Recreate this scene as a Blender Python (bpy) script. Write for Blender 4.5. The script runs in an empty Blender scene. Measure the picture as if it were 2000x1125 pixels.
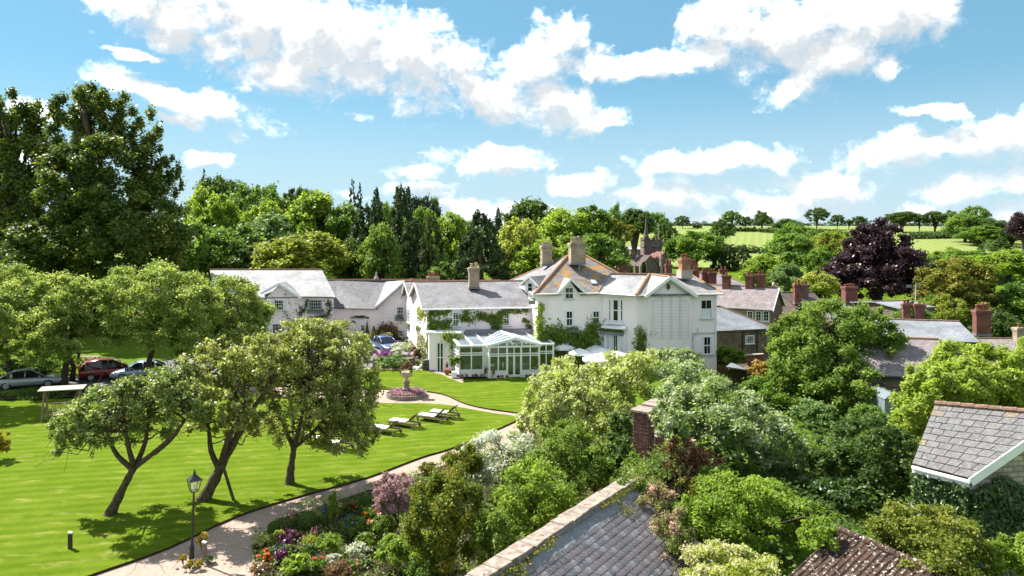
import bpy, math, random
import numpy as np
from mathutils import Vector as V
SC = bpy.context.scene
COL = SC.collection
R = math.radians
# ---------------------------------------------------------------- camera
F, H, YH = 1333.0, 12.0, 460.0          # focal length in photo pixels, eye height in metres, eye-level row
cd = bpy.data.cameras.new('camera'); cam = bpy.data.objects.new('camera', cd); COL.objects.link(cam)
cam.location = (0, 0, H); cam.rotation_euler = (R(90), 0, 0)
cd.sensor_width = 36; cd.lens = 36 * F / 2000; cd.shift_y = -(562.5 - YH) / 2000
cd.clip_start = .5; cd.clip_end = 6000
SC.camera = cam
# ---------------------------------------------------------------- sun, exposure
SUN_EL, SUN_AZ = R(48.5), math.atan2(-1.0, .62)     # azimuth measured from +Y towards +X: the sun stands to the left
sd = bpy.data.lights.new('sun', 'SUN'); sun = bpy.data.objects.new('sun', sd); COL.objects.link(sun)
sd.energy = 2.0; sd.angle = R(.53); sd.color = (1, .95, .86)
S = V((math.sin(SUN_AZ) * math.cos(SUN_EL), math.cos(SUN_AZ) * math.cos(SUN_EL), math.sin(SUN_EL)))
sun.rotation_euler = (-S).to_track_quat('-Z', 'Y').to_euler()
vs = SC.view_settings
vs.view_transform = 'Standard'; vs.look = 'None'; vs.exposure = 2.7; vs.gamma = 1; vs.use_curve_mapping = False
SC.cycles.max_bounces = 6; SC.cycles.transparent_max_bounces = 12; SC.cycles.diffuse_bounces = 4
SC.cycles.sample_clamp_indirect = 6

def N(nt, t, **kw):
    n = nt.nodes.new(t)
    for k, v in kw.items():
        if k[0] == '_': n.inputs[int(k[1:])].default_value = v
        else: setattr(n, k, v)
    return n
def MA(nt, op, a, b=None, c=None, clamp=False):
    n = nt.nodes.new('ShaderNodeMath'); n.operation = op; n.use_clamp = clamp
    for i, x in enumerate((a, b, c)):
        if x is None: continue
        if isinstance(x, (int, float)): n.inputs[i].default_value = x
        else: nt.links.new(x, n.inputs[i])
    return n.outputs[0]
def MIX(nt, f, a, b, blend='MIX'):
    n = nt.nodes.new('ShaderNodeMix'); n.data_type = 'RGBA'; n.blend_type = blend
    for s, x in ((n.inputs[0], f), (n.inputs[6], a), (n.inputs[7], b)):
        if hasattr(x, 'is_output'): nt.links.new(x, s)
        elif isinstance(x, (int, float)): s.default_value = x
        else: s.default_value = (*x[:3], 1)
    return n.outputs[2]
# ---------------------------------------------------------------- sky: Nishita with cumulus
W = bpy.data.worlds.new('World'); SC.world = W; W.use_nodes = True
nt = W.node_tree; nt.nodes.clear(); L = nt.links.new
def ae(px, py):
    u, v = (px - 1000) / F, (YH - py) / F
    return math.atan(u), math.atan(v / math.sqrt(1 + u * u))
# cumulus: centre, half width, half height, tilt
CL = [(270,5,90,40,-.2),(330,20,160,75,-.15),(480,60,190,100,-.25),(620,70,210,105,-.25),(700,110,150,85,-.2),(800,110,160,90,-.3),(900,140,110,60,-.45),(560,140,120,50,-.2),(960,190,110,45,-.2),(1060,205,120,55,-.1),(1150,232,80,26,.1),(1085,85,60,55,.2),(1050,125,85,45,.1),(1145,130,60,40,0),(1270,132,85,28,0),(1210,130,35,22,0),
      (1440,50,110,60,.1),(1560,60,170,95,.1),(1700,30,190,75,.15),(1640,110,150,60,.2),(1560,150,90,38,.2),(1740,118,60,30,.35),(1400,100,70,40,0),(1790,30,90,40,.4),(1440,15,60,30,0),
      (400,205,140,38,-.18),(300,178,90,26,-.3),(230,160,50,20,-.35),(340,245,60,14,-.2),(270,105,55,10,0),(400,307,60,14,0),(960,318,120,30,0),(975,298,40,18,0),(815,345,45,14,0),(830,375,80,16,0),(1120,358,70,24,0),(1420,320,150,28,-.02),(1330,330,130,24,0),(1480,305,80,20,0),(1320,385,120,30,0),(1610,365,130,36,-.05),(1560,395,140,22,0),(1780,295,150,38,0),(1900,275,140,45,.06),(1990,265,120,55,.05),(1800,228,48,16,0),(1865,222,22,9,0),(1920,360,130,35,0),(1990,350,90,40,0),(1000,415,200,24,0),(930,402,90,14,0),(1450,425,170,22,0),(1850,415,180,18,0),(670,378,40,12,0),(80,215,60,20,0),(10,330,60,35,0)]
def density_group():
    g = bpy.data.node_groups.new('cumulus', 'ShaderNodeTree')
    g.interface.new_socket('az', in_out='INPUT', socket_type='NodeSocketFloat')
    g.interface.new_socket('el', in_out='INPUT', socket_type='NodeSocketFloat')
    g.interface.new_socket('d', in_out='OUTPUT', socket_type='NodeSocketFloat')
    gi = g.nodes.new('NodeGroupInput'); go = g.nodes.new('NodeGroupOutput')
    cx = N(g, 'ShaderNodeCombineXYZ'); g.links.new(gi.outputs[0], cx.inputs[0]); g.links.new(gi.outputs[1], cx.inputs[1])
    sc = N(g, 'ShaderNodeVectorMath', operation='MULTIPLY'); g.links.new(cx.outputs[0], sc.inputs[0]); sc.inputs[1].default_value = (1, 1.35, 1)
    n1 = N(g, 'ShaderNodeTexNoise', noise_dimensions='2D'); g.links.new(sc.outputs[0], n1.inputs['Vector'])
    n1.inputs['Scale'].default_value = 9; n1.inputs['Detail'].default_value = 9; n1.inputs['Roughness'].default_value = .6
    w = N(g, 'ShaderNodeVectorMath', operation='SUBTRACT'); g.links.new(n1.outputs['Color'], w.inputs[0]); w.inputs[1].default_value = (.5, .5, .5)
    ww = N(g, 'ShaderNodeVectorMath', operation='MULTIPLY'); g.links.new(w.outputs[0], ww.inputs[0]); ww.inputs[1].default_value = (.10, .055, 0)
    wp = N(g, 'ShaderNodeVectorMath', operation='ADD'); g.links.new(cx.outputs[0], wp.inputs[0]); g.links.new(ww.outputs[0], wp.inputs[1])
    acc = None
    for (px, py, a, b, t) in CL:
        c = ae(px, py)
        m = N(g, 'ShaderNodeMapping', vector_type='TEXTURE'); g.links.new(wp.outputs[0], m.inputs[0])
        m.inputs[1].default_value = (c[0], c[1], 0); m.inputs[2].default_value = (0, 0, t)
        k = math.cos(c[0])
        m.inputs[3].default_value = (a / F * k * k * 1.15, b / F * k * 1.17, 1)
        ln = N(g, 'ShaderNodeVectorMath', operation='LENGTH'); g.links.new(m.outputs[0], ln.inputs[0])
        d = MA(g, 'SUBTRACT', 1.0, ln.outputs['Value'])
        acc = d if acc is None else MA(g, 'SMOOTH_MAX', acc, d, .15)
    # outside the view random cumulus, made denser to lift the fill light
    n2 = N(g, 'ShaderNodeTexNoise', noise_dimensions='2D'); g.links.new(wp.outputs[0], n2.inputs['Vector']); n2.inputs['Scale'].default_value = 3.2; n2.inputs['Detail'].default_value = 5
    gen = MA(g, 'MULTIPLY_ADD', n2.outputs[0], 5.0, -2.1)
    side = MA(g, 'MULTIPLY_ADD', MA(g, 'ABSOLUTE', gi.outputs[0]), 8.0, -5.6)
    up = MA(g, 'MULTIPLY_ADD', gi.outputs[1], 8.0, -3.2)
    msk = MA(g, 'MAXIMUM', side, up, clamp=True)
    gen = MA(g, 'MULTIPLY_ADD', MA(g, 'SUBTRACT', 1.0, msk), -3.0, gen)
    acc = MA(g, 'MAXIMUM', acc, gen)
    n3 = N(g, 'ShaderNodeTexNoise', noise_dimensions='2D'); g.links.new(sc.outputs[0], n3.inputs['Vector'])
    n3.inputs['Scale'].default_value = 19; n3.inputs['Detail'].default_value = 12; n3.inputs['Roughness'].default_value = .56
    n4 = N(g, 'ShaderNodeTexVoronoi', voronoi_dimensions='2D', feature='SMOOTH_F1'); g.links.new(wp.outputs[0], n4.inputs['Vector']); n4.inputs['Scale'].default_value = 30; n4.inputs['Smoothness'].default_value = .6; n4.inputs['Detail'].default_value = 3; n4.inputs['Roughness'].default_value = .6
    acc = MA(g, 'ADD', acc, MA(g, 'MULTIPLY_ADD', n3.outputs[0], 1.05, -.46))
    acc = MA(g, 'ADD', acc, MA(g, 'MULTIPLY_ADD', n4.outputs['Distance'], -.5, .22))
    g.links.new(acc, go.inputs[0])
    return g
tc = N(nt, 'ShaderNodeTexCoord'); sp = N(nt, 'ShaderNodeSeparateXYZ'); L(tc.outputs['Generated'], sp.inputs[0])
az = MA(nt, 'ARCTAN2', sp.outputs[0], sp.outputs[1]); el = MA(nt, 'ARCSINE', sp.outputs[2])
DG = density_group()
def dens(da, de):
    n = N(nt, 'ShaderNodeGroup', node_tree=DG)
    L(MA(nt, 'ADD', az, da), n.inputs[0]); L(MA(nt, 'ADD', el, de), n.inputs[1]); return n.outputs[0]
d0 = dens(0, 0); d1 = dens(-.012, .03)
sky = N(nt, 'ShaderNodeTexSky', sky_type='NISHITA', sun_disc=False, sun_elevation=SUN_EL, sun_rotation=SUN_AZ, altitude=100, air_density=1.0, dust_density=.15, ozone_density=1.4)
SKYS = .15
skyc = MIX(nt, 1.0, sky.outputs[0], (.096, .148, .152), 'MULTIPLY')
skyc = MIX(nt, .55, skyc, (.285, .59, .81))
alpha = N(nt, 'ShaderNodeMapRange', interpolation_type='SMOOTHSTEP'); L(d0, alpha.inputs[0]); alpha.inputs[1].default_value = -.2; alpha.inputs[2].default_value = .66
alo = MA(nt, 'MULTIPLY', alpha.outputs[0], .97)
sh = MA(nt, 'SUBTRACT', d1, d0)
shd = N(nt, 'ShaderNodeMapRange', interpolation_type='SMOOTHSTEP'); L(MA(nt, 'MULTIPLY_ADD', sh, .35, d1), shd.inputs[0]); shd.inputs[1].default_value = -.25; shd.inputs[2].default_value = .78
cr = N(nt, 'ShaderNodeValToRGB'); L(shd.outputs[0], cr.inputs[0]); e = cr.color_ramp.elements; e.new(.4)
for i, (p, c) in enumerate(((0, (.95, .935, .91)), (.36, (.41, .408, .40)), (1, (.265, .278, .288)))): e[i].position = p; e[i].color = (*c, 1)
cc = MIX(nt, 1.0, cr.outputs[0], (3.0, 3.0, 3.0), 'MULTIPLY')
# far clouds fade into the pale air low over the land
low = N(nt, 'ShaderNodeMapRange', interpolation_type='SMOOTHSTEP'); L(el, low.inputs[0]); low.inputs[1].default_value = .23; low.inputs[2].default_value = .0
skyc = MIX(nt, MA(nt, 'MULTIPLY', low.outputs[0], .45), skyc, (.60, .85, .98))
out = MIX(nt, alo, skyc, cc)
out = MIX(nt, MA(nt, 'MULTIPLY', low.outputs[0], .68), out, (.68, .86, .98))
bg = N(nt, 'ShaderNodeBackground'); L(out, bg.inputs[0]); bg.inputs[1].default_value = SKYS
ow = N(nt, 'ShaderNodeOutputWorld'); L(bg.outputs[0], ow.inputs[0])

# ================================================================ helpers
def at(px, py, Y): return V(((px - 1000) * Y / F, Y, H - (py - YH) * Y / F))
def gd(px, py, z=0.0):
    Y = F * (H - z) / (py - YH); return V(((px - 1000) * Y / F, Y, z))
def smooth(a, b, x):
    t = min(1, max(0, (x - a) / (b - a))); return t * t * (3 - 2 * t)
def tz(x, y):
    z = -.16
    z += 4.2 * smooth(95, 168, y) + 13.6 * smooth(165, 410, y) - 12 * smooth(430, 800, y)
    z -= 2.2 * smooth(19, 27, x) * smooth(50, 68, y) * (1 - smooth(100, 150, y))
    z += 3.5 * smooth(60, 160, -x) * smooth(80, 200, y)
    return z
ORG = {}
def tag(o, label=None, cat=None, group=None, kind=None):
    if label: o['label'] = label
    if cat: o['category'] = cat
    if group: o['group'] = group
    if kind: o['kind'] = kind
    return o
def thing(name, label, cat, loc=(0, 0, 0), group=None):
    o = bpy.data.objects.new(name, None); COL.objects.link(o); o.location = loc; o.empty_display_size = .2
    ORG[o] = V(loc); return tag(o, label, cat, group)
def link(name, me, parent=None, loc=None, org=None):
    o = bpy.data.objects.new(name, me); COL.objects.link(o)
    if parent: o.parent = parent
    if loc is not None: o.location = loc
    ORG[o] = org if org is not None else V((0, 0, 0)); return o
class MB:
    def __init__(s): s.v = []; s.f = []; s.m = []; s.mi = 0
    def add(s, vs, fs):
        b = len(s.v); s.v += [tuple(x) for x in vs]
        for f in fs: s.f.append([i + b for i in f]); s.m.append(s.mi)
        return s
    def ob(s, c, u, n, w, hu, hn, hw):
        c, u, n, w = V(c), V(u), V(n), V(w)
        vs = [c + u * (hu * a) + n * (hn * b) + w * (hw * d) for d in (-1, 1) for a, b in ((-1, -1), (1, -1), (1, 1), (-1, 1))]
        fs = [(0, 1, 2, 3), (7, 6, 5, 4), (4, 5, 1, 0), (5, 6, 2, 1), (6, 7, 3, 2), (7, 4, 0, 3)]
        if u.cross(n).dot(w) > 0: fs = [f[::-1] for f in fs]
        return s.add(vs, fs)
    def box(s, x0, x1, y0, y1, z0, z1):
        return s.ob(((x0 + x1) / 2, (y0 + y1) / 2, (z0 + z1) / 2), (1, 0, 0), (0, 1, 0), (0, 0, 1), (x1 - x0) / 2, (y1 - y0) / 2, (z1 - z0) / 2)
    def beam(s, p, q, a=.05, b=.05, up=(0, 0, 1)):
        p, q = V(p), V(q); d = q - p; l = d.length
        if l < 1e-6: return s
        d /= l; up = V(up)
        n = d.cross(up)
        if n.length < 1e-4: n = d.cross(V((1, 0, 0)))
        n.normalize(); w = n.cross(d)
        return s.ob((p + q) / 2, d, n, w, l / 2, a / 2, b / 2)
    def prism(s, plan, z0, z1):
        n = len(plan); zz = z1 if isinstance(z1, (list, tuple)) else [z1] * n
        vs = [(p[0], p[1], z0) for p in plan] + [(p[0], p[1], z) for p, z in zip(plan, zz)]
        fs = [(i, (i + 1) % n, n + (i + 1) % n, n + i) for i in range(n)] + [tuple(range(n, 2 * n)), tuple(range(n))[::-1]]
        return s.add(vs, fs)
    def slab(s, poly, t=.1):
        poly = [V(p) for p in poly]; nn = V((0, 0, 0))
        for i in range(len(poly)): nn += poly[i].cross(poly[(i + 1) % len(poly)])
        nn.normalize()
        if nn.z < 0: poly = poly[::-1]; nn = -nn
        n = len(poly); vs = [p for p in poly] + [p - nn * t for p in poly]
        fs = [tuple(range(n)), tuple(range(n, 2 * n))[::-1]] + [(i, n + i, n + (i + 1) % n, (i + 1) % n) for i in range(n)]
        return s.add(vs, fs)
    def tube(s, pts, rad, n=7, cap=True):
        pts = [V(p) for p in pts]; k = len(pts)
        if not isinstance(rad, (list, tuple)): rad = [rad] * k
        vs = []; a = None
        for i, p in enumerate(pts):
            d = (pts[min(i + 1, k - 1)] - pts[max(i - 1, 0)])
            if d.length < 1e-7: d = V((0, 0, 1))
            d.normalize()
            if a is None: a = d.orthogonal()
            a = a - d * a.dot(d)
            if a.length < 1e-5: a = d.orthogonal()
            a.normalize(); b = d.cross(a)
            for j in range(n):
                t = 2 * math.pi * j / n; vs.append(p + (a * math.cos(t) + b * math.sin(t)) * rad[i])
        fs = [(i * n + j, i * n + (j + 1) % n, (i + 1) * n + (j + 1) % n, (i + 1) * n + j) for i in range(k - 1) for j in range(n)]
        if cap: fs += [tuple(range(n))[::-1], tuple(range((k - 1) * n, k * n))]
        return s.add(vs, fs)
    def lathe(s, prof, c=(0, 0, 0), n=16):
        c = V(c); k = len(prof)
        vs = [c + V((r * math.cos(2 * math.pi * j / n), r * math.sin(2 * math.pi * j / n), z)) for r, z in prof for j in range(n)]
        fs = [(i * n + j, i * n + (j + 1) % n, (i + 1) * n + (j + 1) % n, (i + 1) * n + j) for i in range(k - 1) for j in range(n)]
        return s.add(vs, fs + [tuple(range(n))[::-1], tuple(range((k - 1) * n, k * n))])
    def build(s, name, mat, parent=None, smooth_=False, loc=None, uv=True, bev=0):
        me = bpy.data.meshes.new(name)
        org = ORG[parent] if parent else (V(loc) if loc is not None else V((0, 0, 0)))
        vv = [(x - org.x, y - org.y, z - org.z) for x, y, z in s.v]
        me.from_pydata(vv, [], s.f)
        for m in (mat if isinstance(mat, (list, tuple)) else [mat]): me.materials.append(m)
        if isinstance(mat, (list, tuple)): me.polygons.foreach_set('material_index', s.m)
        if uv:
            lay = me.uv_layers.new(name='UVMap'); buf = np.zeros(len(me.loops) * 2, np.float32); k = 0
            for p in me.polygons:
                nn = p.normal
                u = V((-nn.y, nn.x, 0)) if abs(nn.z) < .985 else V((1, 0, 0))
                u.normalize(); w = nn.cross(u)
                for vi in p.vertices:
                    co = V(s.v[vi]); buf[k] = co.dot(u); buf[k + 1] = co.dot(w); k += 2
            lay.data.foreach_set('uv', buf)
        if smooth_: me.polygons.foreach_set('use_smooth', [True] * len(me.polygons))
        o = link(name, me, parent, None if parent else org, org)
        if bev:
            md = o.modifiers.new('b', 'BEVEL'); md.width = bev; md.segments = 1
        return o
def copy_tree(o, parent=None):
    c = o.copy(); COL.objects.link(c)
    if parent: c.parent = parent
    ORG[c] = ORG.get(o, V((0, 0, 0)))
    for ch in list(o.children): copy_tree(ch, c)
    return c
# ================================================================ materials
MT = {}
def bsdf(name, rough=.7, spec=.3, metal=0):
    m = bpy.data.materials.new(name); m.use_nodes = True; b = m.node_tree.nodes['Principled BSDF']
    b.inputs['Roughness'].default_value = rough; b.inputs['Specular IOR Level'].default_value = spec; b.inputs['Metallic'].default_value = metal
    return m, m.node_tree, b
def M(name, c1, c2=None, scale=4.0, rough=.7, bump=0.0, spec=.3, metal=0, detail=5, c3=None, lo=.35, hi=.65, stretch=None):
    m, t, b = bsdf(name, rough, spec, metal); l = t.links.new
    if c2 is None: c2 = tuple(x * .75 for x in c1)
    co = N(t, 'ShaderNodeTexCoord'); vec = co.outputs['Object']
    if stretch:
        mp = N(t, 'ShaderNodeMapping'); mp.inputs[3].default_value = stretch; l(vec, mp.inputs[0]); vec = mp.outputs[0]
    n = N(t, 'ShaderNodeTexNoise'); l(vec, n.inputs['Vector']); n.inputs['Scale'].default_value = scale; n.inputs['Detail'].default_value = detail; n.inputs['Roughness'].default_value = .6
    mr = N(t, 'ShaderNodeMapRange'); l(n.outputs[0], mr.inputs[0]); mr.inputs[1].default_value = lo; mr.inputs[2].default_value = hi
    c = MIX(t, mr.outputs[0], c1, c2)
    if c3:
        n2 = N(t, 'ShaderNodeTexNoise'); l(vec, n2.inputs['Vector']); n2.inputs['Scale'].default_value = scale * 2.7; n2.inputs['Detail'].default_value = 6; n2.inputs['Roughness'].default_value = .7
        m2 = N(t, 'ShaderNodeMapRange'); l(n2.outputs[0], m2.inputs[0]); m2.inputs[1].default_value = .56; m2.inputs[2].default_value = .66
        c = MIX(t, m2.outputs[0], c, c3)
    l(c, b.inputs['Base Color'])
    if bump:
        bp = N(t, 'ShaderNodeBump'); bp.inputs['Strength'].default_value = bump; bp.inputs['Distance'].default_value = .05
        l(n.outputs[0], bp.inputs['Height']); l(bp.outputs[0], b.inputs['Normal'])
    MT[name] = m; return m
def BR(name, c1, c2, mortar, bw, rh, ms=.012, rough=.75, lich=None, lich_amt=.58, bump=.5, spec=.3, grey=None, nscale=1.2):
    """courses of bricks or slates laid in metres along the face; optional lichen patches"""
    m, t, b = bsdf(name, rough, spec); l = t.links.new
    uv = N(t, 'ShaderNodeTexCoord')
    dn = N(t, 'ShaderNodeTexNoise'); l(uv.outputs['UV'], dn.inputs['Vector']); dn.inputs['Scale'].default_value = 3
    wv = N(t, 'ShaderNodeVectorMath', operation='MULTIPLY_ADD'); l(dn.outputs['Color'], wv.inputs[0]); wv.inputs[1].default_value = (.03, .03, 0); l(uv.outputs['UV'], wv.inputs[2])
    k = N(t, 'ShaderNodeTexBrick'); l(wv.outputs[0], k.inputs['Vector'])
    k.inputs['Color1'].default_value = (*c1, 1); k.inputs['Color2'].default_value = (*c2, 1); k.inputs['Mortar'].default_value = (*mortar, 1)
    k.inputs['Scale'].default_value = 1; k.inputs['Mortar Size'].default_value = ms; k.inputs['Brick Width'].default_value = bw; k.inputs['Row Height'].default_value = rh; k.inputs['Bias'].default_value = 0
    n = N(t, 'ShaderNodeTexNoise'); l(uv.outputs['UV'], n.inputs['Vector']); n.inputs['Scale'].default_value = nscale; n.inputs['Detail'].default_value = 8; n.inputs['Roughness'].default_value = .65
    mr = N(t, 'ShaderNodeMapRange'); l(n.outputs[0], mr.inputs[0]); mr.inputs[1].default_value = .38; mr.inputs[2].default_value = .66; mr.inputs[3].default_value = .72; mr.inputs[4].default_value = 1.25
    vm = N(t, 'ShaderNodeVectorMath', operation='SCALE'); l(k.outputs[0], vm.inputs[0]); l(mr.outputs[0], vm.inputs['Scale']); c = vm.outputs[0]
    if grey:
        n3 = N(t, 'ShaderNodeTexNoise'); l(uv.outputs['UV'], n3.inputs['Vector']); n3.inputs['Scale'].default_value = 4.5; n3.inputs['Detail'].default_value = 8; n3.inputs['Roughness'].default_value = .75
        m3 = N(t, 'ShaderNodeMapRange'); l(n3.outputs[0], m3.inputs[0]); m3.inputs[1].default_value = .54; m3.inputs[2].default_value = .64
        c = MIX(t, m3.outputs[0], c, grey)
    if lich:
        n2 = N(t, 'ShaderNodeTexNoise'); l(uv.outputs['UV'], n2.inputs['Vector']); n2.inputs['Scale'].default_value = 1.1; n2.inputs['Detail'].default_value = 9; n2.inputs['Roughness'].default_value = .72
        m2 = N(t, 'ShaderNodeMapRange'); l(n2.outputs[0], m2.inputs[0]); m2.inputs[1].default_value = lich_amt; m2.inputs[2].default_value = lich_amt + .07
        c = MIX(t, m2.outputs[0], c, lich)
    l(c, b.inputs['Base Color'])
    bp = N(t, 'ShaderNodeBump'); bp.inputs['Strength'].default_value = bump; bp.inputs['Distance'].default_value = .02
    inv = MA(t, 'SUBTRACT', 1.0, k.outputs['Fac']); l(inv, bp.inputs['Height']); l(bp.outputs[0], b.inputs['Normal'])
    MT[name] = m; return m
def LF(name, cols, trans=.3, rough=.5, spec=.25, pos=None):
    """leaf colours picked by each leaf's own tint; light passes through"""
    m, t, b = bsdf(name, rough, spec); l = t.links.new
    cols = [tuple(x * (2.0 if max(c) < .3 else 1.0) * k for x, k in zip(c, (1.1, 1, .78) if max(c) < .3 and c[1] > c[0] else (1, 1, 1))) for c in cols]; trans = min(.6, trans + .2)
    a = N(t, 'ShaderNodeAttribute', attribute_name='tint')
    r = N(t, 'ShaderNodeValToRGB'); l(a.outputs['Fac'], r.inputs[0]); e = r.color_ramp.elements
    pos = pos or [i / max(1, len(cols) - 1) for i in range(len(cols))]
    while len(e) < len(cols): e.new(.5)
    for i, c in enumerate(cols): e[i].position = pos[i]; e[i].color = (*c, 1)
    l(r.outputs[0], b.inputs['Base Color'])
    tr = N(t, 'ShaderNodeBsdfTranslucent'); hs = MIX(t, 1.0, r.outputs[0], (1.12, 1.12, .7), 'MULTIPLY'); l(hs, tr.inputs[0])
    mx = N(t, 'ShaderNodeMixShader'); mx.inputs[0].default_value = trans; l(b.outputs[0], mx.inputs[1]); l(tr.outputs[0], mx.inputs[2])
    l(mx.outputs[0], t.nodes['Material Output'].inputs[0]); MT[name] = m; return m
# ================================================================ foliage
def nrm(a): return a / np.maximum(np.linalg.norm(a, axis=1, keepdims=True), 1e-9)
def leaf_mesh(name, P, Nn, size, tint, mat, rng, asp=.6, jit=.5):
    size = np.asarray(size) * .9
    n = len(P); nn = nrm(Nn + jit * rng.normal(size=(n, 3)))
    t = nrm(np.cross(nn, rng.normal(size=(n, 3)))); b = np.cross(nn, t)
    s = (np.asarray(size) * (.6 + .8 * rng.random(n)))[:, None]
    Q = np.empty((n, 4, 3)); Q[:, 0] = P + t * s; Q[:, 1] = P + b * s * asp - nn * s * .15; Q[:, 2] = P - t * s; Q[:, 3] = P - b * s * asp - nn * s * .15
    me = bpy.data.meshes.new(name); me.vertices.add(4 * n); me.loops.add(4 * n); me.polygons.add(n)
    me.vertices.foreach_set('co', Q.astype(np.float32).ravel()); me.loops.foreach_set('vertex_index', np.arange(4 * n, dtype=np.int32))
    me.polygons.foreach_set('loop_start', np.arange(0, 4 * n, 4, dtype=np.int32)); me.polygons.foreach_set('loop_total', np.full(n, 4, np.int32))
    me.update(calc_edges=True)
    at_ = me.attributes.new('tint', 'FLOAT', 'FACE'); at_.data.foreach_set('value', np.clip(tint, 0, 1).astype(np.float32))
    me.materials.append(mat); return me
def blob_pts(blobs, n, rng, twigs=30, spread=.17, inner=.5, outer=1.12, upb=.25):
    """leaf points gathered on twigs round each clump; returns points, outward normals, tint"""
    n = int(n * 1.45); B = np.array(blobs); w = B[:, 3] * B[:, 5] + B[:, 3] * B[:, 4]; w = w / w.sum()
    k = rng.choice(len(B), n, p=w)
    D = nrm(rng.normal(size=(len(B), twigs, 3)) + np.array([0, 0, upb])); j = rng.integers(0, twigs, n)
    d = D[k, j]; u = inner + (outer - inner) * rng.random(n) ** .6
    Rr = B[k, 3:6]
    P = B[k, :3] + d * Rr * u[:, None] + rng.normal(size=(n, 3)) * spread * Rr
    ct = rng.normal(size=(len(B), twigs)) * .13 + rng.normal(size=(len(B), 1)) * .10
    tint = .5 + ct[k, j] + rng.normal(size=n) * .16
    return P, d + np.array([0, 0, .45]), tint
def clumps(c, Rr, k, rng, frac=.34, low=-.55, core=.86, shell=.76):
    c = np.array(c); Rr = np.array(Rr); out = []
    for i in range(k):
        # even spread over the sphere, jittered
        z = 1 - (i + .5) / k * (1 - low); a = i * 2.39996 + rng.normal() * .35; r = math.sqrt(max(0, 1 - z * z))
        d = np.array([r * math.cos(a), r * math.sin(a), z]); q = shell * (.86 + .28 * rng.random())
        s = frac * 1.22 * (.7 + .65 * rng.random())
        p = c + d * Rr * q; out.append((*p, *(Rr * s * np.array([1, 1, .85]))))
    if core: out.append((*c, *(Rr * core)))
    return out
def root_loc(o): return ORG[o]
def crown_obj(name, blobs, n, size, mat, parent, rng, **kw):
    lk = {k: kw.pop(k) for k in ('asp', 'jit') if k in kw}
    P, Nn, t = blob_pts(blobs, n, rng, **kw)
    o = ORG[parent]; P = P - np.array(o)
    P[:, 2] = np.maximum(P[:, 2], .03 - max(0, 0))
    return link(name, leaf_mesh(name, P, Nn, size, t, mat, rng, **lk), parent, None, o)
def bendy(p, q, rng, k=5, amp=.1, sag=0):
    p, q = V(p), V(q); l = (q - p).length; out = []
    for i in range(k + 1):
        t = i / k; w = math.sin(math.pi * t)
        out.append(p.lerp(q, t) + V(rng.normal(size=3)) * (amp * l * w * .5) + V((0, 0, -sag * l * w)))
    return out
def plant(name, label, cat, base, blobs, n, size, lm, seed, trunk=None, group=None, bark='bark', crown='crown', limbs=7, **kw):
    """tree or shrub: trunk with limbs reaching the clumps, and a crown of leaves"""
    rng = np.random.default_rng(seed); r = thing(name, label, cat, base, group)
    if trunk:
        tr, top = trunk
        mb = MB(); top = V(top); b = V(base)
        pts = bendy(b - V((0, 0, .2)), top, rng, 5, .06); mb.tube(pts, [tr * (1.25 if i == 0 else 1 - .1 * i) for i in range(6)], 8)
        idx = rng.choice(len(blobs), min(limbs, len(blobs)), replace=False)
        for i in idx:
            s = pts[int(rng.integers(2, 6))]; q = V(blobs[i][:3])
            mb.tube(bendy(s, q, rng, 4, .12), [tr * .5, tr * .4, tr * .3, tr * .2, tr * .1], 5)
        mb.build('trunk', MT[bark], r, True, uv=False)
    crown_obj(crown, blobs, n, size, MT[lm], r, rng, **kw)
    return r
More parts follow.
